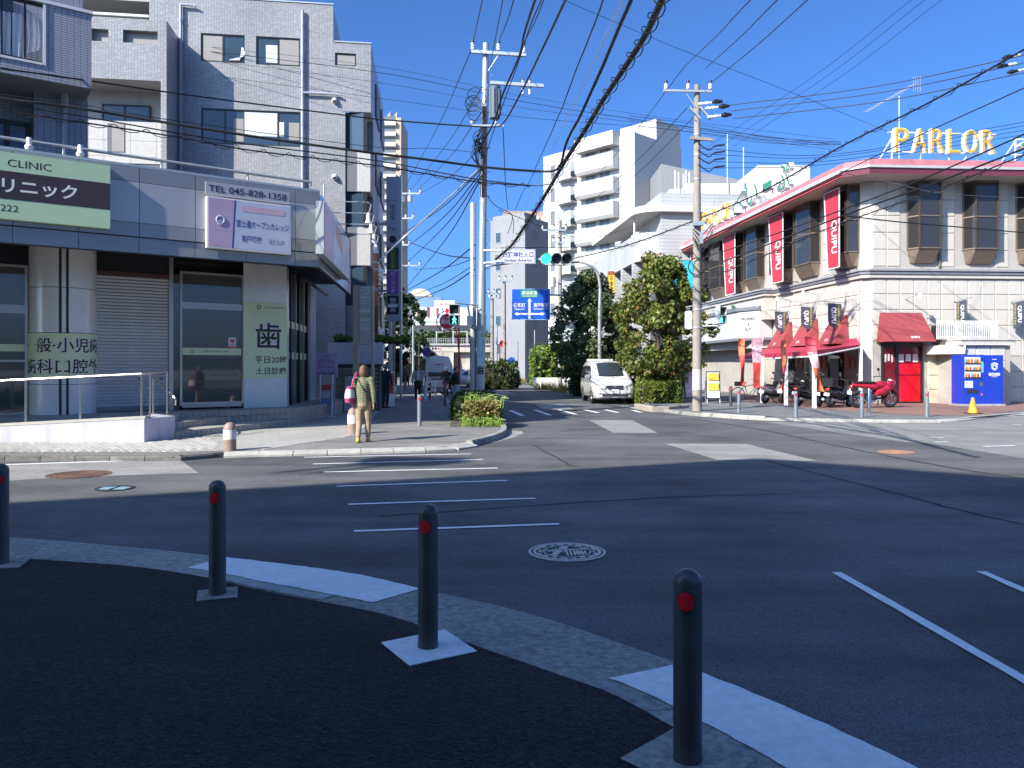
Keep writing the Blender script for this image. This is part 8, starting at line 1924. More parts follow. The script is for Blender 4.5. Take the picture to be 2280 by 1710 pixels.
    for i in (0,1):
        q=MB();capsule(q,an[i]+S(0,.03,-.045),an[i]+S(0,-.12,-.058),.046*k,.038*k);capsule(q,an[i]+S(0,.01,.0),an[i]+S(0,0,-.04),.046*k,.048*k);o=fuse(q,'shoe',c_shoe,t,vox)
        lowz=min(v.co.z for v in o.data.vertices)
        for v in o.data.vertices:
            if v.co.z<an[i].z-.068*k:v.co.z=an[i].z-.068*k
  # stand on the ground: the lowest sole at z = 0
    low=min((an[i].z-.068*k) for i in (0,1))
    for ch in t.children:ch.location.z=-low
    return t,dict(sh=sh,el=el,wr=wr,chest=chest,hip=hip,head=head,k=k,low=low)
C=lambda n,c,**q:pm(n,c,.8,var=.12,scale=12,**q)
OLIVE,TAN,BROWN_H,NAVY,BLK,GREYT,WHT=C('olive_quilt',(.17,.172,.10)),C('tan_cotton',(.36,.27,.17)),pm('brown_hair',(.15,.07,.035),.5,var=.2,scale=20),C('navy_cloth',(.018,.022,.04)),C('black_cloth',(.012,.012,.014)),C('grey_cloth',(.36,.34,.31)),C('white_cotton',(.62,.62,.62))
GREYH,BLKH,YSHOE=pm('grey_hair',(.22,.21,.20),.5),pm('black_hair',(.012,.010,.009),.4),pm('yellow_shoe',(.50,.38,.08),.6)
t,P=person(gz(809,984,ZW),1.57,math.pi,'woman in an olive quilted jacket and tan trousers walking away with a pink bag',OLIVE,TAN,BROWN_H,YSHOE,vox=.0095,puffy=True,hair_len=.03,step=.10,arms=((.05,.0),(-.03,.02)))
# her bag (held, so a thing of its own) and strap
wd=t.matrix_world if False else (Matrix.Translation(t.location) @ Matrix.Rotation(math.pi,4,'Z'))
bp=t.location+Vector((-.26,-.06,.98));bt=thing('shoulder_bag','magenta and white shoulder bag carried by the walking woman','bag',bp)
q=MB()
def bagring(z,w,d):return [(w*math.cos(a),d*math.sin(a),z) for a in [i*2*math.pi/14 for i in range(14)]]
def loft(rings):
    m=MB();n=len(rings[0]);m.add([p for r in rings for p in r],[(j*n+i,j*n+(i+1)%n,(j+1)*n+(i+1)%n,(j+1)*n+i) for j in range(len(rings)-1) for i in range(n)]+[tuple(range(n))[::-1],tuple(range((len(rings)-1)*n,len(rings)*n))]);return m
M_mag=C('magenta_canvas',(.42,.05,.16))
loft([bagring(-.20,.05,.08),bagring(-.17,.095,.15),bagring(-.08,.105,.17)]).build('lower_panel',M_mag,bt,smooth=50);loft([bagring(-.08,.105,.17),bagring(.03,.095,.15),bagring(.10,.075,.12)]).build('upper_panel',WHT,bt,smooth=50);loft([bagring(.10,.077,.122),bagring(.15,.055,.10)]).build('top_panel',M_mag,bt,smooth=50)
MB().path(smooth_pts([(-.0,.06,.12),(.10,.05,.32),(.14,.03,.42),(.12,-.03,.40),(.04,-.06,.12)],5),.018,6).build('handle',M_mag,bt,smooth=50)
q=MB();kk=P['k']
q.path(smooth_pts([(t.location.x-.09,t.location.y-.11,1.36),(t.location.x+.02,t.location.y-.175,1.18),(t.location.x+.15,t.location.y-.12,.95),(t.location.x+.20,t.location.y-.02,.86)],5),.009,5)
st_=thing('cross_strap','thin dark strap slung across the back of the walking woman','strap',(0,0,0));q.build('band',BLK,st_)
pb_=thing('small_pouch','small black pouch hanging at the walking woman\'s side','pouch',t.location+Vector((.24,-.02,.74)));loft([bagring(-.09,.03,.05),bagring(0,.035,.07),bagring(.09,.03,.06)]).build('pouch',BLK,pb_,smooth=50)
person(gz(858,908,ZW),1.66,math.pi-.5,'person in dark navy standing by the shop flags',NAVY,NAVY,GREYH,BLK,vox=.016)
t2,P2_=person(gz(930,893,ZW) ,1.62,.15,'person in an open grey cardigan walking towards the viewer',GREYT,BLK,BLKH,WHT,vox=.016,coat=.04,step=.10,hair_len=.0)
q=MB();q.ell(Vector((0,-.135,1.15)),(.06,.04,.22),10,8);q.build('white_shirt',WHT,t2,smooth=60)
t3,_=person(gz(1015,911,ZW),1.56,1.25,'person in a black top and white trousers waiting at the kerb, hand on hip',BLK,WHT,BLKH,BLK,vox=.014,pose='hips',hair_len=.0)
q=MB();capsule(q,Vector((0,0,.82)),Vector((0,0,.70)),.168,.172,16);fuse(q,'print_hem',pm('printed_hem',(.35,.38,.40),.8,var=.9,scale=28),t3,.016)
person(gz(907,861,ZW),1.60,math.pi,'distant person in brown among the far walkers',C('brown_cloth',(.16,.10,.07)),BLK,BLKH,BLK,vox=.03,step=.05)
person(gz(897,862,ZW),1.62,math.pi,'distant person in dark grey at the far walkway',C('dark_grey_cloth',(.06,.065,.075)),NAVY,BLKH,BLK,vox=.03,hair_len=.05)
person(gz(1186,860,ZW),1.62,math.pi-.3,'distant person in a dark blue coat before the white planter wall',C('blue_grey_cloth',(.05,.065,.10)),C('grey_trousers',(.18,.17,.16)),BLKH,BLK,vox=.03,coat=.2,hair_len=.08)
person(gz(1430,884,ZW),1.66,math.pi,'person in black with a backpack behind the clipped hedge',BLK,BLK,BLKH,BLK,vox=.02)
c=gz(1430,884,ZW);bk=thing('backpack','grey-trimmed black backpack on the person behind the hedge','backpack',c+Vector((0,-.20,1.14)));loft([bagring(-.22,.12,.07),bagring(-.1,.15,.10),bagring(.12,.14,.10),bagring(.22,.08,.05)]).build('pack',BLK,bk,smooth=50);MB().box(-.015,.015,-.112,-.10,-.15,.1).build('trim',GREYT,bk)
# ================================================================ VEHICLES
M_tyre=pm('tyre_rubber',(.018,.018,.019),.8,var=.1);M_rim=pm('alloy_rim',(.45,.45,.46),.3,metal=.8);M_carwhite=pm('pearl_white',(.66,.65,.61),.25,var=.02,coat=.6);M_carglass=pm('car_glass',(.03,.038,.045),.03,var=0,spec=.9);M_chrome=pm('chrome',(.6,.6,.6),.12,metal=1);M_lamp=pm('headlamp_glass',(.52,.50,.42),.1,var=.15,scale=8,coat=.5);M_tail=pm('tail_lamp',(.50,.03,.03),.2,coat=.4)
def wheel(t,x,y,r=.33,w=.21,name='wheel'):
    o=MB().lathe([(r*.60,-w/2),(r*.93,-w/2),(r,-w*.35),(r,w*.35),(r*.93,w/2),(r*.60,w/2)],(x,y,r),28,'y').build(name,M_tyre,t,smooth=40)
    q=MB();q.lathe([(r*.6,-w*.42),(r*.56,-w*.30),(.001,-w*.34)],(x,y,r),24,'y');q.lathe([(r*.6,w*.42),(r*.56,w*.30),(.001,w*.34)],(x,y,r),24,'y');q.build('rim',M_rim,o,smooth=40)
    return o
def shell(stations):
    """loft of half sections: each station is (x, [(half width, z), ...]) with matching counts; mirrored"""
    mb=MB();n=len(stations[0][1]);vs=[]
    for x,sec in stations:
        vs+=[(x,-w,z) for w,z in sec]+[(x,w,z) for w,z in reversed(sec)]
    m=2*n;fs=[]
    for j in range(len(stations)-1):fs+=[(j*m+i,j*m+(i+1)%m,(j+1)*m+(i+1)%m,(j+1)*m+i) for i in range(m)]
    fs+=[tuple(range(m))[::-1],tuple(range((len(stations)-1)*m,len(stations)*m))]
    return mb.add(vs,fs)
def sub(mb,mat,name,parent,lv=1):
    me=mb.mesh(name,mat);o=bpy.data.objects.new('tmp',me);COL.objects.link(o);b=o.modifiers.new('b','BEVEL');b.width=.05;b.segments=3;b.limit_method='ANGLE';b.angle_limit=math.radians(28)
    m2=bpy.data.meshes.new_from_object(o.evaluated_get(bpy.context.evaluated_depsgraph_get()));bpy.data.objects.remove(o);m2.name=name;m2.polygons.foreach_set('use_smooth',[True]*len(m2.polygons));m2.set_sharp_from_angle(angle=math.radians(38));return place(name,m2,parent)
# --- minivan (front, facing the viewer): x forward
def minivan(pos,yaw,label):
    t=thing('minivan',label,'car',pos,yaw)
    B=[(-2.38,[(.0,.42),(.80,.42),(.86,.70),(.84,1.05),(.74,1.60),(.62,1.80),(.0,1.84)]),
         (-2.30,[(.0,.30),(.86,.30),(.90,.70),(.89,1.05),(.78,1.66),(.66,1.86),(.0,1.90)]),
         (-1.2,[(.0,.24),(.88,.24),(.915,.70),(.905,1.07),(.80,1.70),(.68,1.89),(.0,1.93)]),
         (.30,[(.0,.24),(.88,.24),(.915,.70),(.905,1.07),(.80,1.68),(.68,1.86),(.0,1.90)]),
         (.75,[(.0,.24),(.88,.24),(.915,.70),(.905,1.06),(.80,1.60),(.68,1.76),(.0,1.80)]),
         (1.55,[(.0,.24),(.88,.24),(.915,.70),(.90,1.02),(.83,1.12),(.72,1.17),(.0,1.20)]),
         (2.05,[(.0,.24),(.87,.24),(.90,.66),(.87,.90),(.80,1.00),(.68,1.05),(.0,1.09)]),
         (2.30,[(.0,.26),(.80,.26),(.83,.60),(.80,.78),(.74,.86),(.62,.90),(.0,.94)]),
         (2.42,[(.0,.30),(.62,.30),(.66,.58),(.64,.70),(.58,.76),(.50,.78),(.0,.80)])]
    body=sub(shell(B),M_carwhite,'body',t)
  # glass patches lying 1 cm off the body
    def patch3(name,pts,m,par=body):return MB().add(pts,[tuple(range(len(pts)))]).build(name,m,par)
    ws=MB();n=8;top=[];bot=[]
    for i in range(n+1):
        s=-1+2*i/n;top.append((.80-.12*s*s,s*.70,1.80-.06*s*s+.03));bot.append((1.60-.24*s*s,s*.86,1.20-.05*s*s+.04))
    ws.add(top+bot,[(i,i+1,n+2+i,n+1+i) for i in range(n)]);ws.build('windscreen',M_carglass,body,smooth=60)
    for s in (-1,1):
        f=lambda x,z:(x,s*(.918-max(0,z-1.07)*.165),z)
        patch3('side_window',[f(1.25,1.12),f(.72,1.60),f(.42,1.66),f(.42,1.10)],M_carglass);patch3('side_window',[f(.34,1.10),f(.34,1.67),f(-.85,1.68),f(-.85,1.10)],M_carglass);patch3('side_window',[f(-.95,1.10),f(-.95,1.68),f(-2.0,1.64),f(-2.15,1.12)],M_carglass)
        MB().ell((1.12,s*1.02,1.18),(.09,.13,.10),12,8).build('mirror',M_carwhite,t,smooth=60)
        hl=MB().add([(2.43,s*.40,.80),(2.33,s*.66,.84),(2.06,s*.86,.92),(2.08,s*.84,.76),(2.34,s*.70,.64),(2.44,s*.42,.68)],[(0,1,2,3,4,5)]);hl.v=[(v[0]+.05,v[1]*1.03,v[2]+.015) for v in hl.v];hl.build('headlight',M_lamp,t)
        MB().box(2.36,2.42,s*.58-.1,s*.58+.1,.42,.49).build('fog_lamp',M_dark,t)
        for x in (-1.42,1.48):wheel(t,x,s*.80);
        q=MB()
        for x in (-1.42,1.48):q.lathe([(.40,-.0),(.34,.012)],(x,s*.922-(.012 if s>0 else 0),.34),24,'y')
        q.build('arch',M_dark,t)
        MB().box(-1.1,-.95,s*.92-.01,s*.92+.01,.92,.96).build('door_handle',M_chrome,t);MB().box(.2,.35,s*.92-.01,s*.92+.01,.92,.96).build('door_handle',M_chrome,t)
        MB().box(-2.0,1.2,s*.905-.004,s*.905+.004,.27,.31).build('sill_strip',M_dark,t)
    g=MB().add([(2.46,-.37,.82),(2.46,.37,.82),(2.47,.32,.66),(2.47,-.32,.66)],[(0,1,2,3)]).build('grille',M_dark,t)
    for k in range(4):z=.68+k*.04;MB().box(2.465,2.485,-.33,.33,z,z+.014).build('grille_bar',M_chrome,g)
    MB().ell((2.49,0,.745),(.012,.06,.05),12,8).build('badge',M_chrome,g,smooth=60)
    MB().box(2.42,2.46,-.55,.55,.36,.46).build('lower_intake',M_dark,t);MB().box(2.44,2.475,-.52,.52,.40,.415).build('intake_strip',M_chrome,t)
    pl=MB().box(2.465,2.48,-.165,.165,.48,.645).build('number_plate',M_white,t);text('34-61',pm('plate_green',(.02,.14,.06),.5),pl,0,0,w=.24,h=.08,bold=.02,axes=lambda a,b:(2.484,a,.555+b))
    MB().box(-2.25,-1.9,-.62,.62,1.90,2.0).build('spoiler',M_carwhite,t);MB().box(.9,1.35,-.3,.3,1.20,1.22).build('dash_items',M_white,t)
    return t
minivan(Vector((4.36,35.6,.004)),math.radians(-88),'white minivan facing the viewer, waiting beside the clipped hedge')
# --- high-roof van seen from behind
t=thing('high_roof_van','white high-roof van seen from behind in the left lane','van',(gz(984,872).x,48.5,.004),math.radians(96))
M_van=pm('van_white',(.62,.62,.60),.3,var=.03,coat=.4)
B=[(-2.4,[(.0,.45),(.80,.45),(.83,.9),(.80,1.25),(.72,1.75),(.55,2.16),(.0,2.22)]),(-2.3,[(.0,.35),(.86,.35),(.88,.9),(.86,1.25),(.78,1.8),(.60,2.24),(.0,2.30)]),(1.0,[(.0,.3),(.86,.3),(.88,.9),(.86,1.25),(.78,1.8),(.60,2.22),(.0,2.28)]),(1.9,[(.0,.3),(.86,.3),(.88,.85),(.86,1.15),(.80,1.3),(.6,1.4),(.0,1.45)]),(2.3,[(.0,.3),(.8,.3),(.82,.6),(.8,.8),(.75,.9),(.6,.95),(.0,1.0)])]
vb_=sub(shell(B),M_van,'body',t)
MB().add([(-2.43,-.66,1.05),(-2.43,.66,1.05),(-2.36,.60,1.68),(-2.36,-.60,1.68)],[(0,1,2,3)]).build('rear_window',M_carglass,vb_)
for s in (-1,1):
    MB().box(-2.42,-2.32,s*.80-.06,s*.80+.06,.72,1.10).build('tail_light',M_tail,t);wheel(t,-1.35,s*.74);wheel(t,1.35,s*.74)
    MB().add([(-2.1,s*.885,1.12),(-.2,s*.885,1.12),(-.2,s*.81,1.68),(-2.1,s*.81,1.68)],[(0,1,2,3)]).build('side_window',M_carglass,vb_);MB().ell((1.6,s*1.0,1.25),(.06,.1,.14),10,8).build('mirror',M_van,t,smooth=60)
MB().box(-2.50,-2.40,-.80,.80,.40,.58).build('bumper',M_van,t);MB().box(-2.46,-2.43,-.165,.165,.66,.80).build('number_plate',M_white,t);MB().box(-2.45,-2.42,-.45,.45,.88,.93).build('handle_strip',M_dark,t);MB().box(-2.42,-2.36,-.25,.25,1.76,1.80).build('brake_light',M_tail,t)
for k,(a,b,c_) in enumerate([(-.3,1.35,M_no),(-.35,1.18,MATS['reader_blue'])]):MB().box(-2.425,-2.405,a-.13,a+.13,b-.06,b+.06).build('window_sticker',c_,vb_)
# --- far cars
def far_car(pos,yaw,label,m):
    t=thing('parked_car',label,'car',pos,yaw,'distant cars on the street')
    B=[(-1.9,[(.0,.3),(.7,.3),(.74,.6),(.72,.85),(.60,1.2),(.0,1.25)]),(-1.2,[(.0,.22),(.8,.22),(.83,.6),(.80,.9),(.64,1.42),(.0,1.46)]),(.3,[(.0,.22),(.8,.22),(.83,.6),(.80,.9),(.64,1.44),(.0,1.48)]),(1.1,[(.0,.22),(.8,.22),(.83,.6),(.80,.85),(.74,.95),(.0,1.0)]),(1.9,[(.0,.28),(.7,.28),(.74,.5),(.72,.65),(.64,.72),(.0,.76)])]
    b=sub(shell(B),m,'body',t)
    MB().add([(.36,-.60,1.41),(.36,.60,1.41),(1.08,.70,1.0),(1.08,-.70,1.0)],[(0,1,2,3)]).build('windscreen',M_carglass,b)
    for s in (-1,1):MB().add([(-1.1,s*.81,.92),(.9,s*.815,.92),(.3,s*.67,1.38),(-1.0,s*.67,1.36)],[(0,1,2,3)]).build('side_window',M_carglass,b);wheel(t,-1.25,s*.70,.29,.18);wheel(t,1.2,s*.70,.29,.18);MB().ell((1.82,s*.55,.62),(.06,.13,.06),10,6).build('headlight',M_lamp,t)
far_car(gz(1082,866),math.radians(-100),'white hatchback half hidden behind the steel pole',M_carwhite)
far_car(gz(1028,862),math.radians(-95),'small grey car further along the street',pm('car_grey',(.30,.33,.36),.3,coat=.4))
far_car(gz(1168,852),math.radians(-170),'pale car beyond the dark round shrub',M_carwhite)

# ================================================================ TWO-WHEELERS
def bike_wheel(t,x,r,w,spokes=0,name='wheel'):
    o=MB().torus((x,0,r),r-w/2,w/2,28,8,'y').build(name,M_tyre,t,smooth=50)
    q=MB();q.torus((x,0,r),r-w*1.15,w*.18,24,5,'y');q.lathe([(.03,-.05),(.03,.05)],(x,0,r),10,'y')
    k=spokes or 6
    for i in range(k):a=2*math.pi*i/k;q.tube((x,0,r),(x+(r-w)*math.cos(a),0,r+(r-w)*math.sin(a)),.004 if spokes else .018,n=5)
    q.build('rim',M_rim if not spokes else M_steel,o);return o
def motorcycle(pos,yaw,label,m_body,kind='scooter',box=False,roll=.10,scale=1.0):
    t=thing('motorcycle',label,'motorcycle',pos,yaw,'two-wheelers parked under the red canopy');t.rotation_euler=(roll,0,yaw);t.scale=(scale,)*3
    r=.27 if kind=='scooter' else .30;wb=.62
    bike_wheel(t,-wb,r,.13);bike_wheel(t,wb,r,.11)
    fr_=MB();fr_.path(smooth_pts([(-wb,0,r+.05),(-.35,0,.48),(.0,0,.34),(.30,0,.36),(.44,0,.70),(.38,0,.95)],5),.035,8);fr_.build('frame',M_dark,t,smooth=50)
    f=MB()
    for s in (-1,1):f.tube((wb,s*.07,r),(.42,s*.07,.88),.022)
    f.build('fork',M_steel,t)
    MB().ell((-.12,0,.34),(.22,.13,.15),14,10).build('engine',M_dark,t,smooth=60);MB().path([(-.05,-.13,.25),(-.4,-.17,.27),(-.80,-.18,.34)],[.03,.045,.055],8).build('exhaust',M_steel,t,smooth=50)
    def hull(secs,name,m):
        n=12;q=MB();q.add([(x,w*math.cos(2*math.pi*i/n),z+h*math.sin(2*math.pi*i/n)) for x,w,z,h in secs for i in range(n)],[(j*n+i,j*n+(i+1)%n,(j+1)*n+(i+1)%n,(j+1)*n+i) for j in range(len(secs)-1) for i in range(n)]+[tuple(range(n))[::-1],tuple(range((len(secs)-1)*n,len(secs)*n))]);return q.build(name,m,t,smooth=60)
    if kind=='scooter':
        hull([(-.90,.05,.66,.05),(-.80,.12,.62,.12),(-.45,.17,.56,.16),(-.10,.16,.52,.14),(.05,.12,.42,.08)],'tail_body',m_body);hull([(-.70,.10,.76,.03),(-.55,.14,.79,.05),(-.15,.14,.76,.05),(.02,.09,.72,.03)],'seat',M_black)
        hull([(.32,.16,.40,.12),(.42,.20,.60,.20),(.50,.17,.78,.16),(.47,.10,.95,.08)],'front_shield',m_body);MB().box(.0,.34,-.15,.15,.26,.31).build('footboard',M_dark,t)
        hull([(.42,.05,r*2+.06,.03),(wb,.075,r*2+.07,.04),(.84,.05,r*1.6,.03)],'front_fender',m_body)
    else:
        hull([(-.85,.05,.78,.04),(-.55,.12,.76,.08),(-.10,.15,.72,.13),(.20,.15,.78,.14),(.36,.10,.80,.10)],'tank_and_tail',m_body);hull([(-.75,.09,.86,.03),(-.45,.13,.86,.05),(-.05,.11,.85,.04)],'seat',M_black)
        hull([(.0,.16,.50,.12),(.35,.20,.62,.22),(.60,.17,.80,.18),(.72,.08,.86,.08)],'fairing',m_body);hull([(.42,.05,r*2+.05,.03),(wb,.07,r*2+.05,.04),(.86,.05,r*1.7,.03)],'front_fender',m_body)
    h=MB();h.path(smooth_pts([(.18,-.36,1.00),(.34,-.2,1.04),(.38,0,.98),(.34,.2,1.04),(.18,.36,1.00)],4),.016,7);h.build('handlebar',M_black,t,smooth=50)
    for s in (-1,1):m_=MB();m_.tube((.33,s*.22,1.04),(.36,s*.34,1.22),.008);m_.ell((.36,s*.36,1.26),(.02,.075,.05),10,8);m_.build('mirror',M_black,t,smooth=60)
    MB().ell((.55,0,.90),(.07,.10,.08),12,8).build('headlight',M_lamp,t,smooth=60);MB().ell((-.92,0,.70),(.035,.09,.05),10,8).build('tail_light',M_tail,t,smooth=60);MB().box(-.95,-.935,-.11,.11,.46,.58).build('number_plate',M_white,t)
    MB().box(-.02,.02,-.22,-.18,0.02,.3).build('stand',M_steel,t)
    if box:MB().box(-.98,-.60,-.22,.22,.82,1.12).build('top_box',M_black,t)
    return t
M_sred=pm('scooter_red',(.42,.015,.035),.2,coat=.5,var=.03);M_sblk=pm('scooter_black',(.02,.02,.022),.25,coat=.4);M_ssil=pm('scooter_silver',(.35,.35,.36),.3,metal=.5)
motorcycle(gz(1945,908,ZW),math.radians(12),'big red scooter parked in front of the red door',M_sred,'moto',scale=1.12)
motorcycle(gz(1870,907,ZW),math.radians(35),'dark scooter with a black top box beside the red scooter',M_sblk,'scooter',box=True)
motorcycle(gz(1795,904,ZW),math.radians(40),'black scooter with orange tail lamps by the corner canopy post',M_sblk,'scooter')
motorcycle(gz(1722,898,ZW),math.radians(38),'silver scooter between the first two canopy posts',M_ssil,'scooter')
motorcycle(gz(1835,905,ZW),math.radians(50),'dark step-through scooter squeezed beside the corner post',M_sblk,'scooter')
motorcycle(gz(1765,898,ZW),math.radians(35),'black motorcycle half hidden by the twisted red flag',M_sblk,'moto')
def bicycle(pos,yaw,label):
    t=thing('bicycle',label,'bicycle',pos,yaw,'bicycles by the parlor');r=.33;bike_wheel(t,-.52,r,.035,24);bike_wheel(t,.52,r,.035,24)
    q=MB();
    for a,b in (((-.52,0,r),(-.08,0,.28)),((-.52,0,r),(-.20,0,.72)),((-.08,0,.28),(-.22,0,.80)),((-.08,0,.28),(.36,0,.70)),((-.20,0,.68),(.34,0,.80)),((.36,0,.70),(.33,0,.95)),((.36,0,.70),(.52,0,r))):q.tube(a,b,.016,n=7)
    q.build('frame',M_dark,t);MB().path(smooth_pts([(.20,-.28,.98),(.36,-.15,1.02),(.33,0,.95),(.36,.15,1.02),(.20,.28,.98)],4),.012,6).build('handlebar',M_black,t);MB().ell((-.24,0,.84),(.13,.08,.035),12,8).build('saddle',M_black,t,smooth=60)
    MB().lathe([(.09,-.01),(.09,.01)],(-.08,.04,.28),18,'y').build('chainring',M_steel,t);MB().box(-.62,-.30,-.15,.15,.70,.90).build('rear_basket',M_black,t);return t
bicycle(gz(1668,895,ZW),math.radians(8),'dark bicycle leaning at the far end of the canopy')
bicycle(gz(1752,896,ZW),math.radians(20),'bicycle standing between the scooters under the canopy')
bicycle(gz(1395,876,ZW)+Vector((.9,0,0)),math.radians(30),'bicycle in the shade behind the orange-tinged tree')
bicycle(gz(872,885,ZW),math.radians(80),'bicycle beside the dark-clad person at the shop flags')
# motor scooter with rider ahead
pos=gz(1001,866);t=motorcycle(Vector((gz(1000,880).x,42.5,.004)),math.radians(92),'red delivery scooter with rider behind the white van',M_sred,'scooter',roll=0);t['group']='scooters on the road'
rp0=Vector((gz(1000,880).x,42.5,.0));rd=thing('person','scooter rider in dark clothes and pale helmet behind the van','person',rp0,math.radians(180),'people in the street')
b=MB();capsule(b,(0,0,.84),(0,-.12,1.22),.15,.15);capsule(b,(-.16,-.1,1.28),(.16,-.1,1.28),.07,.07);capsule(b,(0,-.12,1.3),(0,-.13,1.42),.07,.06)
for s in (-1,1):capsule(b,(s*.18,-.1,1.28),(s*.28,-.3,1.08),.06,.05);capsule(b,(s*.28,-.3,1.08),(s*.30,-.55,1.02),.05,.045);capsule(b,(s*.1,0,.84),(s*.19,-.42,.74),.09,.07);capsule(b,(s*.19,-.42,.74),(s*.17,-.30,.36),.065,.05);capsule(b,(s*.17,-.28,.34),(s*.17,-.42,.33),.05,.04)
fuse(b,'body',BLK,rd,.02);b=MB();b.ell((0,-.14,1.53),(.13,.15,.14),16,10);b.build('helmet',WHT,rd,smooth=60)

# ================================================================ STREET CLUTTER ON THE LEFT
# building directory sign
DY=24.5;a,b=pp(797,636,DY),pp(828,768,DY);t=thing('directory_sign','tall building directory sign with stacked white plates on two posts','sign',(a.x,DY,ZW));W_=b.x-a.x;z0,z1=b.z-ZW,a.z-ZW
M_dirp=pm('directory_frame',(.42,.39,.34),.5,metal=.3,var=.08)
MB().box(-.16,.02,-.02,.12,0,z1+.02).build('post',M_dirp,t);MB().box(W_-.02,W_+.06,-.02,.12,z0-1.2,z1).build('post',M_dirp,t);MB().box(.02,W_-.02,.02,.10,z0,z1).build('panel',M_dirp,t)
names=['第二川名ビル','東戸塚プラーザ','','たぐみ食堂','株式会社瀬戸','','▲ 東戸塚','','テナント','','朝鳥ハウジング','フェザー','ときめ商店'];n=len(names);h=(z1-z0-.06)/n
for k,s_ in enumerate(names):
    p_=MB().box(.06,W_-.06,-.012,.019,z1-.03-(k+1)*h+.012,z1-.03-k*h-.012).build('name_plate',pm('plate_white',(.62,.63,.62),.35,var=.05,rnd=.06) if k != 6 else pm('plate_mint',(.5,.62,.5),.4),t)
    if s_:text(s_,M_txtdark,p_,W_/2,z1-.03-(k+.5)*h,-.016,w=min(W_*.66,.05*len(s_)+.05),h=h*.40)
# pink hair salon sign
a,b=pp(703,786,24.2),pp(751,840,24.2);t=thing('salon_sign','lilac hair salon sign with handwritten katakana by the low wall','sign',(a.x,24.2,0));W_=b.x-a.x;H_=a.z-b.z
MB().box(0,W_,0,.05,b.z,a.z).build('board',pm('salon_lilac',(.52,.38,.60),.45,var=.04),t);text('美容室',M_txtdark,t,W_*.55,b.z+H_*.86,-.006,w=W_*.25);text('グラーチェ',pm('plum_lettering',(.07,.02,.12),.5),t,W_*.48,b.z+H_*.64,-.006,w=W_*.72,h=H_*.22,bold=.01);text('gra-tze',MATS['plum_lettering'],t,W_*.5,b.z+H_*.42,-.006,w=W_*.7,h=H_*.1);text('045-823-6009',pm('pink_lettering',(.55,.05,.22),.5),t,W_*.5,b.z+H_*.16,-.006,w=W_*.78,h=H_*.09,bold=.02)
for x in (.1,W_-.1):MB().tube((x,.06,ZW),(x,.06,b.z),.02).build('leg',M_galv,t)
# stand sign, mint board, low brick wall, planters
a,b=pp(714,834,23.6),pp(737,905,23.6);t=thing('poster_stand','grey poster stand with small cards beside the salon sign','sign',(a.x,23.6,ZW));W_=b.x-a.x;MB().hexa([(0,-.02,.08),(W_,-.02,.08),(W_,.02,.08),(0,.02,.08),(0,.12,a.z-ZW),(W_,.12,a.z-ZW),(W_,.16,a.z-ZW),(0,.16,a.z-ZW)]).build('board',pm('stand_grey',(.42,.38,.36),.6),t)
for k in range(4):MB().box(.03,W_-.03,-.03+.03*k,-.02+.03*k,.16+k*.22,.33+k*.22).build('card',[M_nm,M_poster2,MATS['pale_posters'],M_nr][k],t)
MB().tube((W_+.03,0,0),(W_+.03,.1,a.z-ZW),.022).build('leg',M_white,t);MB().tube((-.03,0,0),(-.03,.1,a.z-ZW),.022).build('leg',M_white,t);MB().box(W_-.1,W_+.14,-.05,.05,0,.02).build('foot',M_white,t)
a,b=pp(764,835,25.6),pp(788,907,25.6);t=thing('menu_board','pale mint menu board with green frame leaning on the brick wall','sign',(a.x,25.6,ZW));W_=b.x-a.x;MB().hexa([(0,0,.02),(W_,0,.02),(W_,.04,.02),(0,.04,.02),(0,.15,a.z-ZW),(W_,.15,a.z-ZW),(W_,.19,a.z-ZW),(0,.19,a.z-ZW)]).build('frame',pm('board_green',(.03,.20,.12),.5),t);MB().hexa([(.03,-.006,.06),(W_-.03,-.006,.06),(W_-.03,.02,.06),(.03,.02,.06),(.03,.138,a.z-ZW-.04),(W_-.03,.138,a.z-ZW-.04),(W_-.03,.15,a.z-ZW-.04),(.03,.15,a.z-ZW-.04)]).build('face',pm('mint_face',(.52,.62,.62),.5,var=.06),t)
BYW=27.0;a,b=pp(728,816,BYW),pp(845,0,BYW);t=thing('brick_garden_wall','low buff brick wall with a white band behind the menu board','wall',(a.x,BYW,ZW));W_=b.x-a.x;M_bk=pm('buff_brick',(.34,.30,.19),.8,var=.15,scale=12,rnd=.15,bump=.2)
hb=a.z-ZW;MB().box(0,W_,.02,.3,0,hb).build('core',pm('brick_mortar',(.12,.11,.09),.9),t);bw_,bh_=.21,.075;brick=MB().pillow(.006,bw_-.006,.006,bh_-.006,0,.02,.006).mesh('brick',M_bk);cnt=0
for r_ in range(int(hb/bh_)):
    for c_ in range(int(W_/bw_)):
        if cnt<298:place('brick',brick,t,loc=(c_*bw_+(.1 if r_%2 else 0),0,r_*bh_));cnt+=1
MB().box(0,W_+.1,-.02,.32,hb,hb+.08).build('coping',M_dark,t);MB().box(.0,W_+.1,.1,.3,hb+.08,hb+.85).build('white_band',pm('shaded_white_band',(.62,.63,.66),.6),t)
q=thing('clipped_top_hedge','strip of bright hedge above the white band','hedge',(a.x,BYW,ZW));v,f=leaves([(x,.25,hb+.98+.04*math.sin(x*5)) for x in np.arange(.3,W_+1.0,.12)],[.14]*len(np.arange(.3,W_+1.0,.12)),1500,.05,31);leaf_obj('foliage',v,f,L_lime,q)
MB().box(.2,W_+1,.2,.3,hb+.8,hb+1.02).build('core',MATS['dark_twigs'],q)
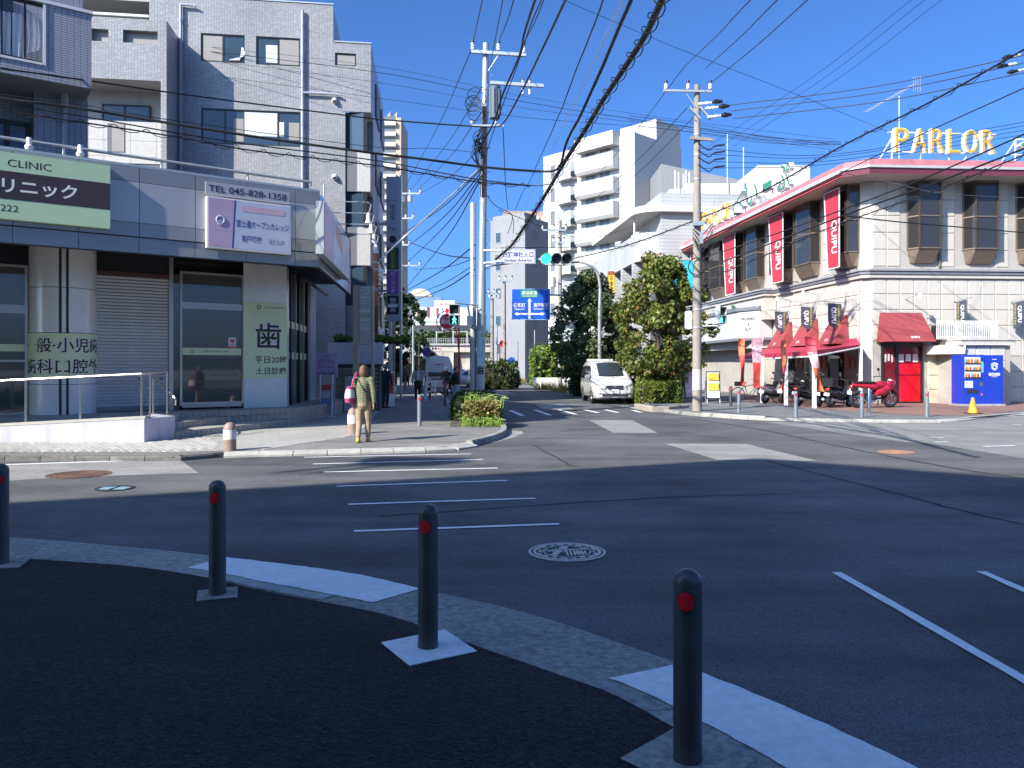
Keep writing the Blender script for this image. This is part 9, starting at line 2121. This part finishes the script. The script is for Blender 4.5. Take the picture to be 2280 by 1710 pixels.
# rusty orange pole
RY=27.5;w=pp(837,0,RY);t=thing('rusty_pole','rust orange steel pole with cable straps by the directory sign','pole',(w.x,RY,ZW));Zq=lambda y:pp(0,y,RY).z-ZW
MB().lathe([(.085,0),(.085,Zq(680))],n=16).build('lower_shaft',pm('dark_rust',(.16,.05,.03),.7,var=.3,scale=5),t,smooth=40);MB().lathe([(.086,Zq(680)),(.086,Zq(548)),(.06,Zq(546)),(.001,Zq(546))],n=16).build('upper_shaft',pm('orange_rust',(.50,.13,.05),.65,var=.3,scale=5),t,smooth=40)
for y in (560,585,600,645):MB().lathe([(.092,Zq(y)-.03),(.095,Zq(y)),(.092,Zq(y)+.03)],n=14).build('strap',M_galv,t)
q=MB();rr_=random.Random(5)
for k in range(6):z=Zq(rr_.uniform(575,640));q.path(smooth_pts([(.08,-.05,z),(.25,-.1,z-.1),(.2,-.05,z-.3),(.08,-.03,z-.35)],4),.012,5)
q.build('cable_loops',M_wire,t,kind='stuff');MB().box(.10,.34,-.1,.02,Zq(607),Zq(600)).build('junction_box',M_white,t)
cable([(845,580,27.3),(900,528,29),(1000,440,27),(1071,372,25.4)],.03,'grey stay cable from the rusty pole up to the tangle',m=M_galv)
# stacked blade sign column
SYY=36.0;a0,b0=pp(862,0,SYY).x,pp(888,0,SYY).x;t=thing('sign_column','tall stack of vertical shop signs on the building past the rusty pole','sign',(a0,SYY,0));W_=b0-a0;Zs=lambda y:pp(0,y,SYY).z
MB().box(-.04,W_+.04,.02,.3,Zs(715),Zs(393)).build('frame',M_galv,t)
mP=pm('sign_purple',(.32,.10,.40),.4);mG=pm('sign_dark_green',(.015,.09,.06),.4);mT=pm('sign_teal_black',(.012,.03,.045),.4);mS=pm('sign_silver',(.46,.48,.52),.35)
for (y0,y1,m,body,mt) in [(395,446,mS,'',None),(449,497,mS,'行政書士\n司法書士\n事務所',M_txtdark),(500,548,mS,'Agu.',M_txtdark),(551,600,mG,'今日の定食',M_yellow),(603,655,mP,'ピーニング',M_txtwhite),(658,700,mT,'惣\n菜',M_txtwhite),(701,713,mS,'',None)]:
    p_=MB().box(.0,W_,-.02,.019,Zs(y1),Zs(y0)).build('sign_panel',m,t)
    if body:
        if '\n' in body:text(body,mt,p_,W_/2,(Zs(y0)+Zs(y1))/2,-.026,h=(Zs(y0)-Zs(y1))*.75,w=W_*.5)
        elif body=='Agu.':text(body,mt,p_,W_/2,Zs(y0)-.2,-.026,w=W_*.75);
        else:text('\n'.join(body),mt,p_,W_/2,(Zs(y0)+Zs(y1))/2,-.026,h=(Zs(y0)-Zs(y1))*.92,w=W_*.36,bold=.02)
MB().lathe([(.17,0),(.17,-.01),(.001,-.012)],(W_/2,-.02,Zs(533)),20,'y').build('round_emblem',M_dark,t);MB().box(.04,W_-.04,-.03,-.02,Zs(684),Zs(677)).build('white_label',M_white,t)
MB().box(W_+.04,W_+.12,0,.3,ZW,Zs(390)).build('mast',M_galv,t);MB().box(-.6,-.04,.1,.2,Zs(500),Zs(495)).build('bracket',M_galv,t);MB().box(-.6,-.04,.1,.2,Zs(650),Zs(645)).build('bracket',M_galv,t)
# curved white and red shop sign
a=pp(842,732,31);b=pp(859,782,31);t=thing('curved_shop_sign','white shop awning sign with big red strokes behind the rusty pole','sign',(a.x,31,0));W_=b.x-a.x;q=MB();n=8
q.add([(W_*i/n,-.25*math.sin(math.pi*i/n*.6),z) for z in (b.z,a.z) for i in range(n+1)],[(i,i+1,n+2+i,n+1+i) for i in range(n)]);q.build('board',M_white,t,smooth=60);text('クリ',pm('sign_stroke_red',(.55,.10,.08),.5),t,W_*.5,(a.z+b.z)/2,-.27,w=W_*.85,h=(a.z-b.z)*.75,bold=.04)
MB().box(0,W_,.0,.2,b.z-.2,b.z).build('lower_trim',M_dark,t)
# shop flag boards behind the navy person
a=pp(872,822,30);t=thing('red_shop_flag','narrow red and white upright shop board behind the navy-clad person','sign',(a.x-.12,30,ZW));MB().box(0,.22,0,.05,0,a.z-ZW-.1).build('board',M_white,t);MB().box(.02,.20,-.008,-.001,.5,a.z-ZW-.15).build('red_face',M_nr,t)
a=pp(846,800,31);t=thing('produce_rack','dark shop rack with mixed goods at the edge of the walkway','rack',(a.x-.5,31,ZW));MB().box(0,.5,0,.5,0,1.2).build('body',pm('rack_goods',(.14,.13,.11),.8,var=.8,scale=6),t)
# white barrier beside the van
t=thing('street_railing','low white street railing by the no parking sign','railing',(gz(946,892,ZW).x,gz(946,892,ZW).y,ZW));q=MB()
for k in range(3):MB().tube((.02*k,k*2.2,0),(.02*k,k*2.2,.85),.045).build('post',M_white,t)
for z in (.35,.6,.8):MB().tube((0,0,z),(.04,4.4,z),.03).build('rail',M_white,t)
# wall behind the far left walkway so the street edge is built up
t=thing('left_row_building','shaded shop row beyond the tiled block','building',(-6.9,41,0));MB().hexa([(-14,0,0),(-1.6,0,0),(-3.6,18,0),(-16,18,0),(-14,0,7),(-1.6,0,7),(-3.6,18,7),(-16,18,7)]).build('body',M_greyb,t)
# standing adverts by the parlor
def easel(px,w_px,ytop,label,m,top=None):
    g=gz(*px,ZW);t=thing('advert_easel',label,'sign',g,-.1,'advert easels by the parlor porch');W_=w_px/F*g.y;H_=pp(0,ytop,g.y).z-ZW
    MB().hexa([(0,0,.18),(W_,0,.18),(W_,.04,.18),(0,.04,.18),(0,.18,H_),(W_,.18,H_),(W_,.22,H_),(0,.22,H_)]).build('frame',M_dark,t);MB().hexa([(.04,-.008,.24),(W_-.04,-.008,.24),(W_-.04,.02,.24),(.04,.02,.24),(.04,.165,H_-.05),(W_-.04,.165,H_-.05),(W_-.04,.18,H_-.05),(.04,.18,H_-.05)]).build('poster',m,t)
    if top:
        for k in range(2):MB().hexa([(.08,-.0+.06*k,.55+.42*k),(W_-.08,.0+.06*k,.55+.42*k),(W_-.08,.05+.06*k,.55+.42*k),(.08,.05+.06*k,.55+.42*k),(.08,.035+.06*k,.85+.42*k),(W_-.08,.035+.06*k,.85+.42*k),(W_-.08,.085+.06*k,.85+.42*k),(.08,.085+.06*k,.85+.42*k)]).build('print',top,t)
    for x in (.03,W_-.03):MB().tube((x,-.02,0),(x,.05,.3),.015).build('leg',M_galv,t);MB().tube((x,.5,0),(x,.15,H_*.8),.015).build('leg',M_galv,t)
easel((1573,898),31,827,'advert easel with yellow lettering left of the blue poster',M_white,pm('easel_yellow',(.68,.48,.04),.5,var=.4,scale=14))
easel((1524,896),28,825,'advert easel with a pink manga-style print behind the concrete pole',pm('easel_pink',(.62,.40,.45),.5,var=.8,scale=5))
nobori(gz(1492,893,ZW)+Vector((0,0,.45)),.42,1.0,.10,[(0,1,M_nr)],'short red flag with white script behind the clipped hedge',.04)
nobori(gz(1393,880,ZW)+Vector((0,0,.5)),.40,1.6,.15,[(0,.5,M_nm),(.5,1,M_nr)],'pink and red flag between the minivan and the trees',.05)
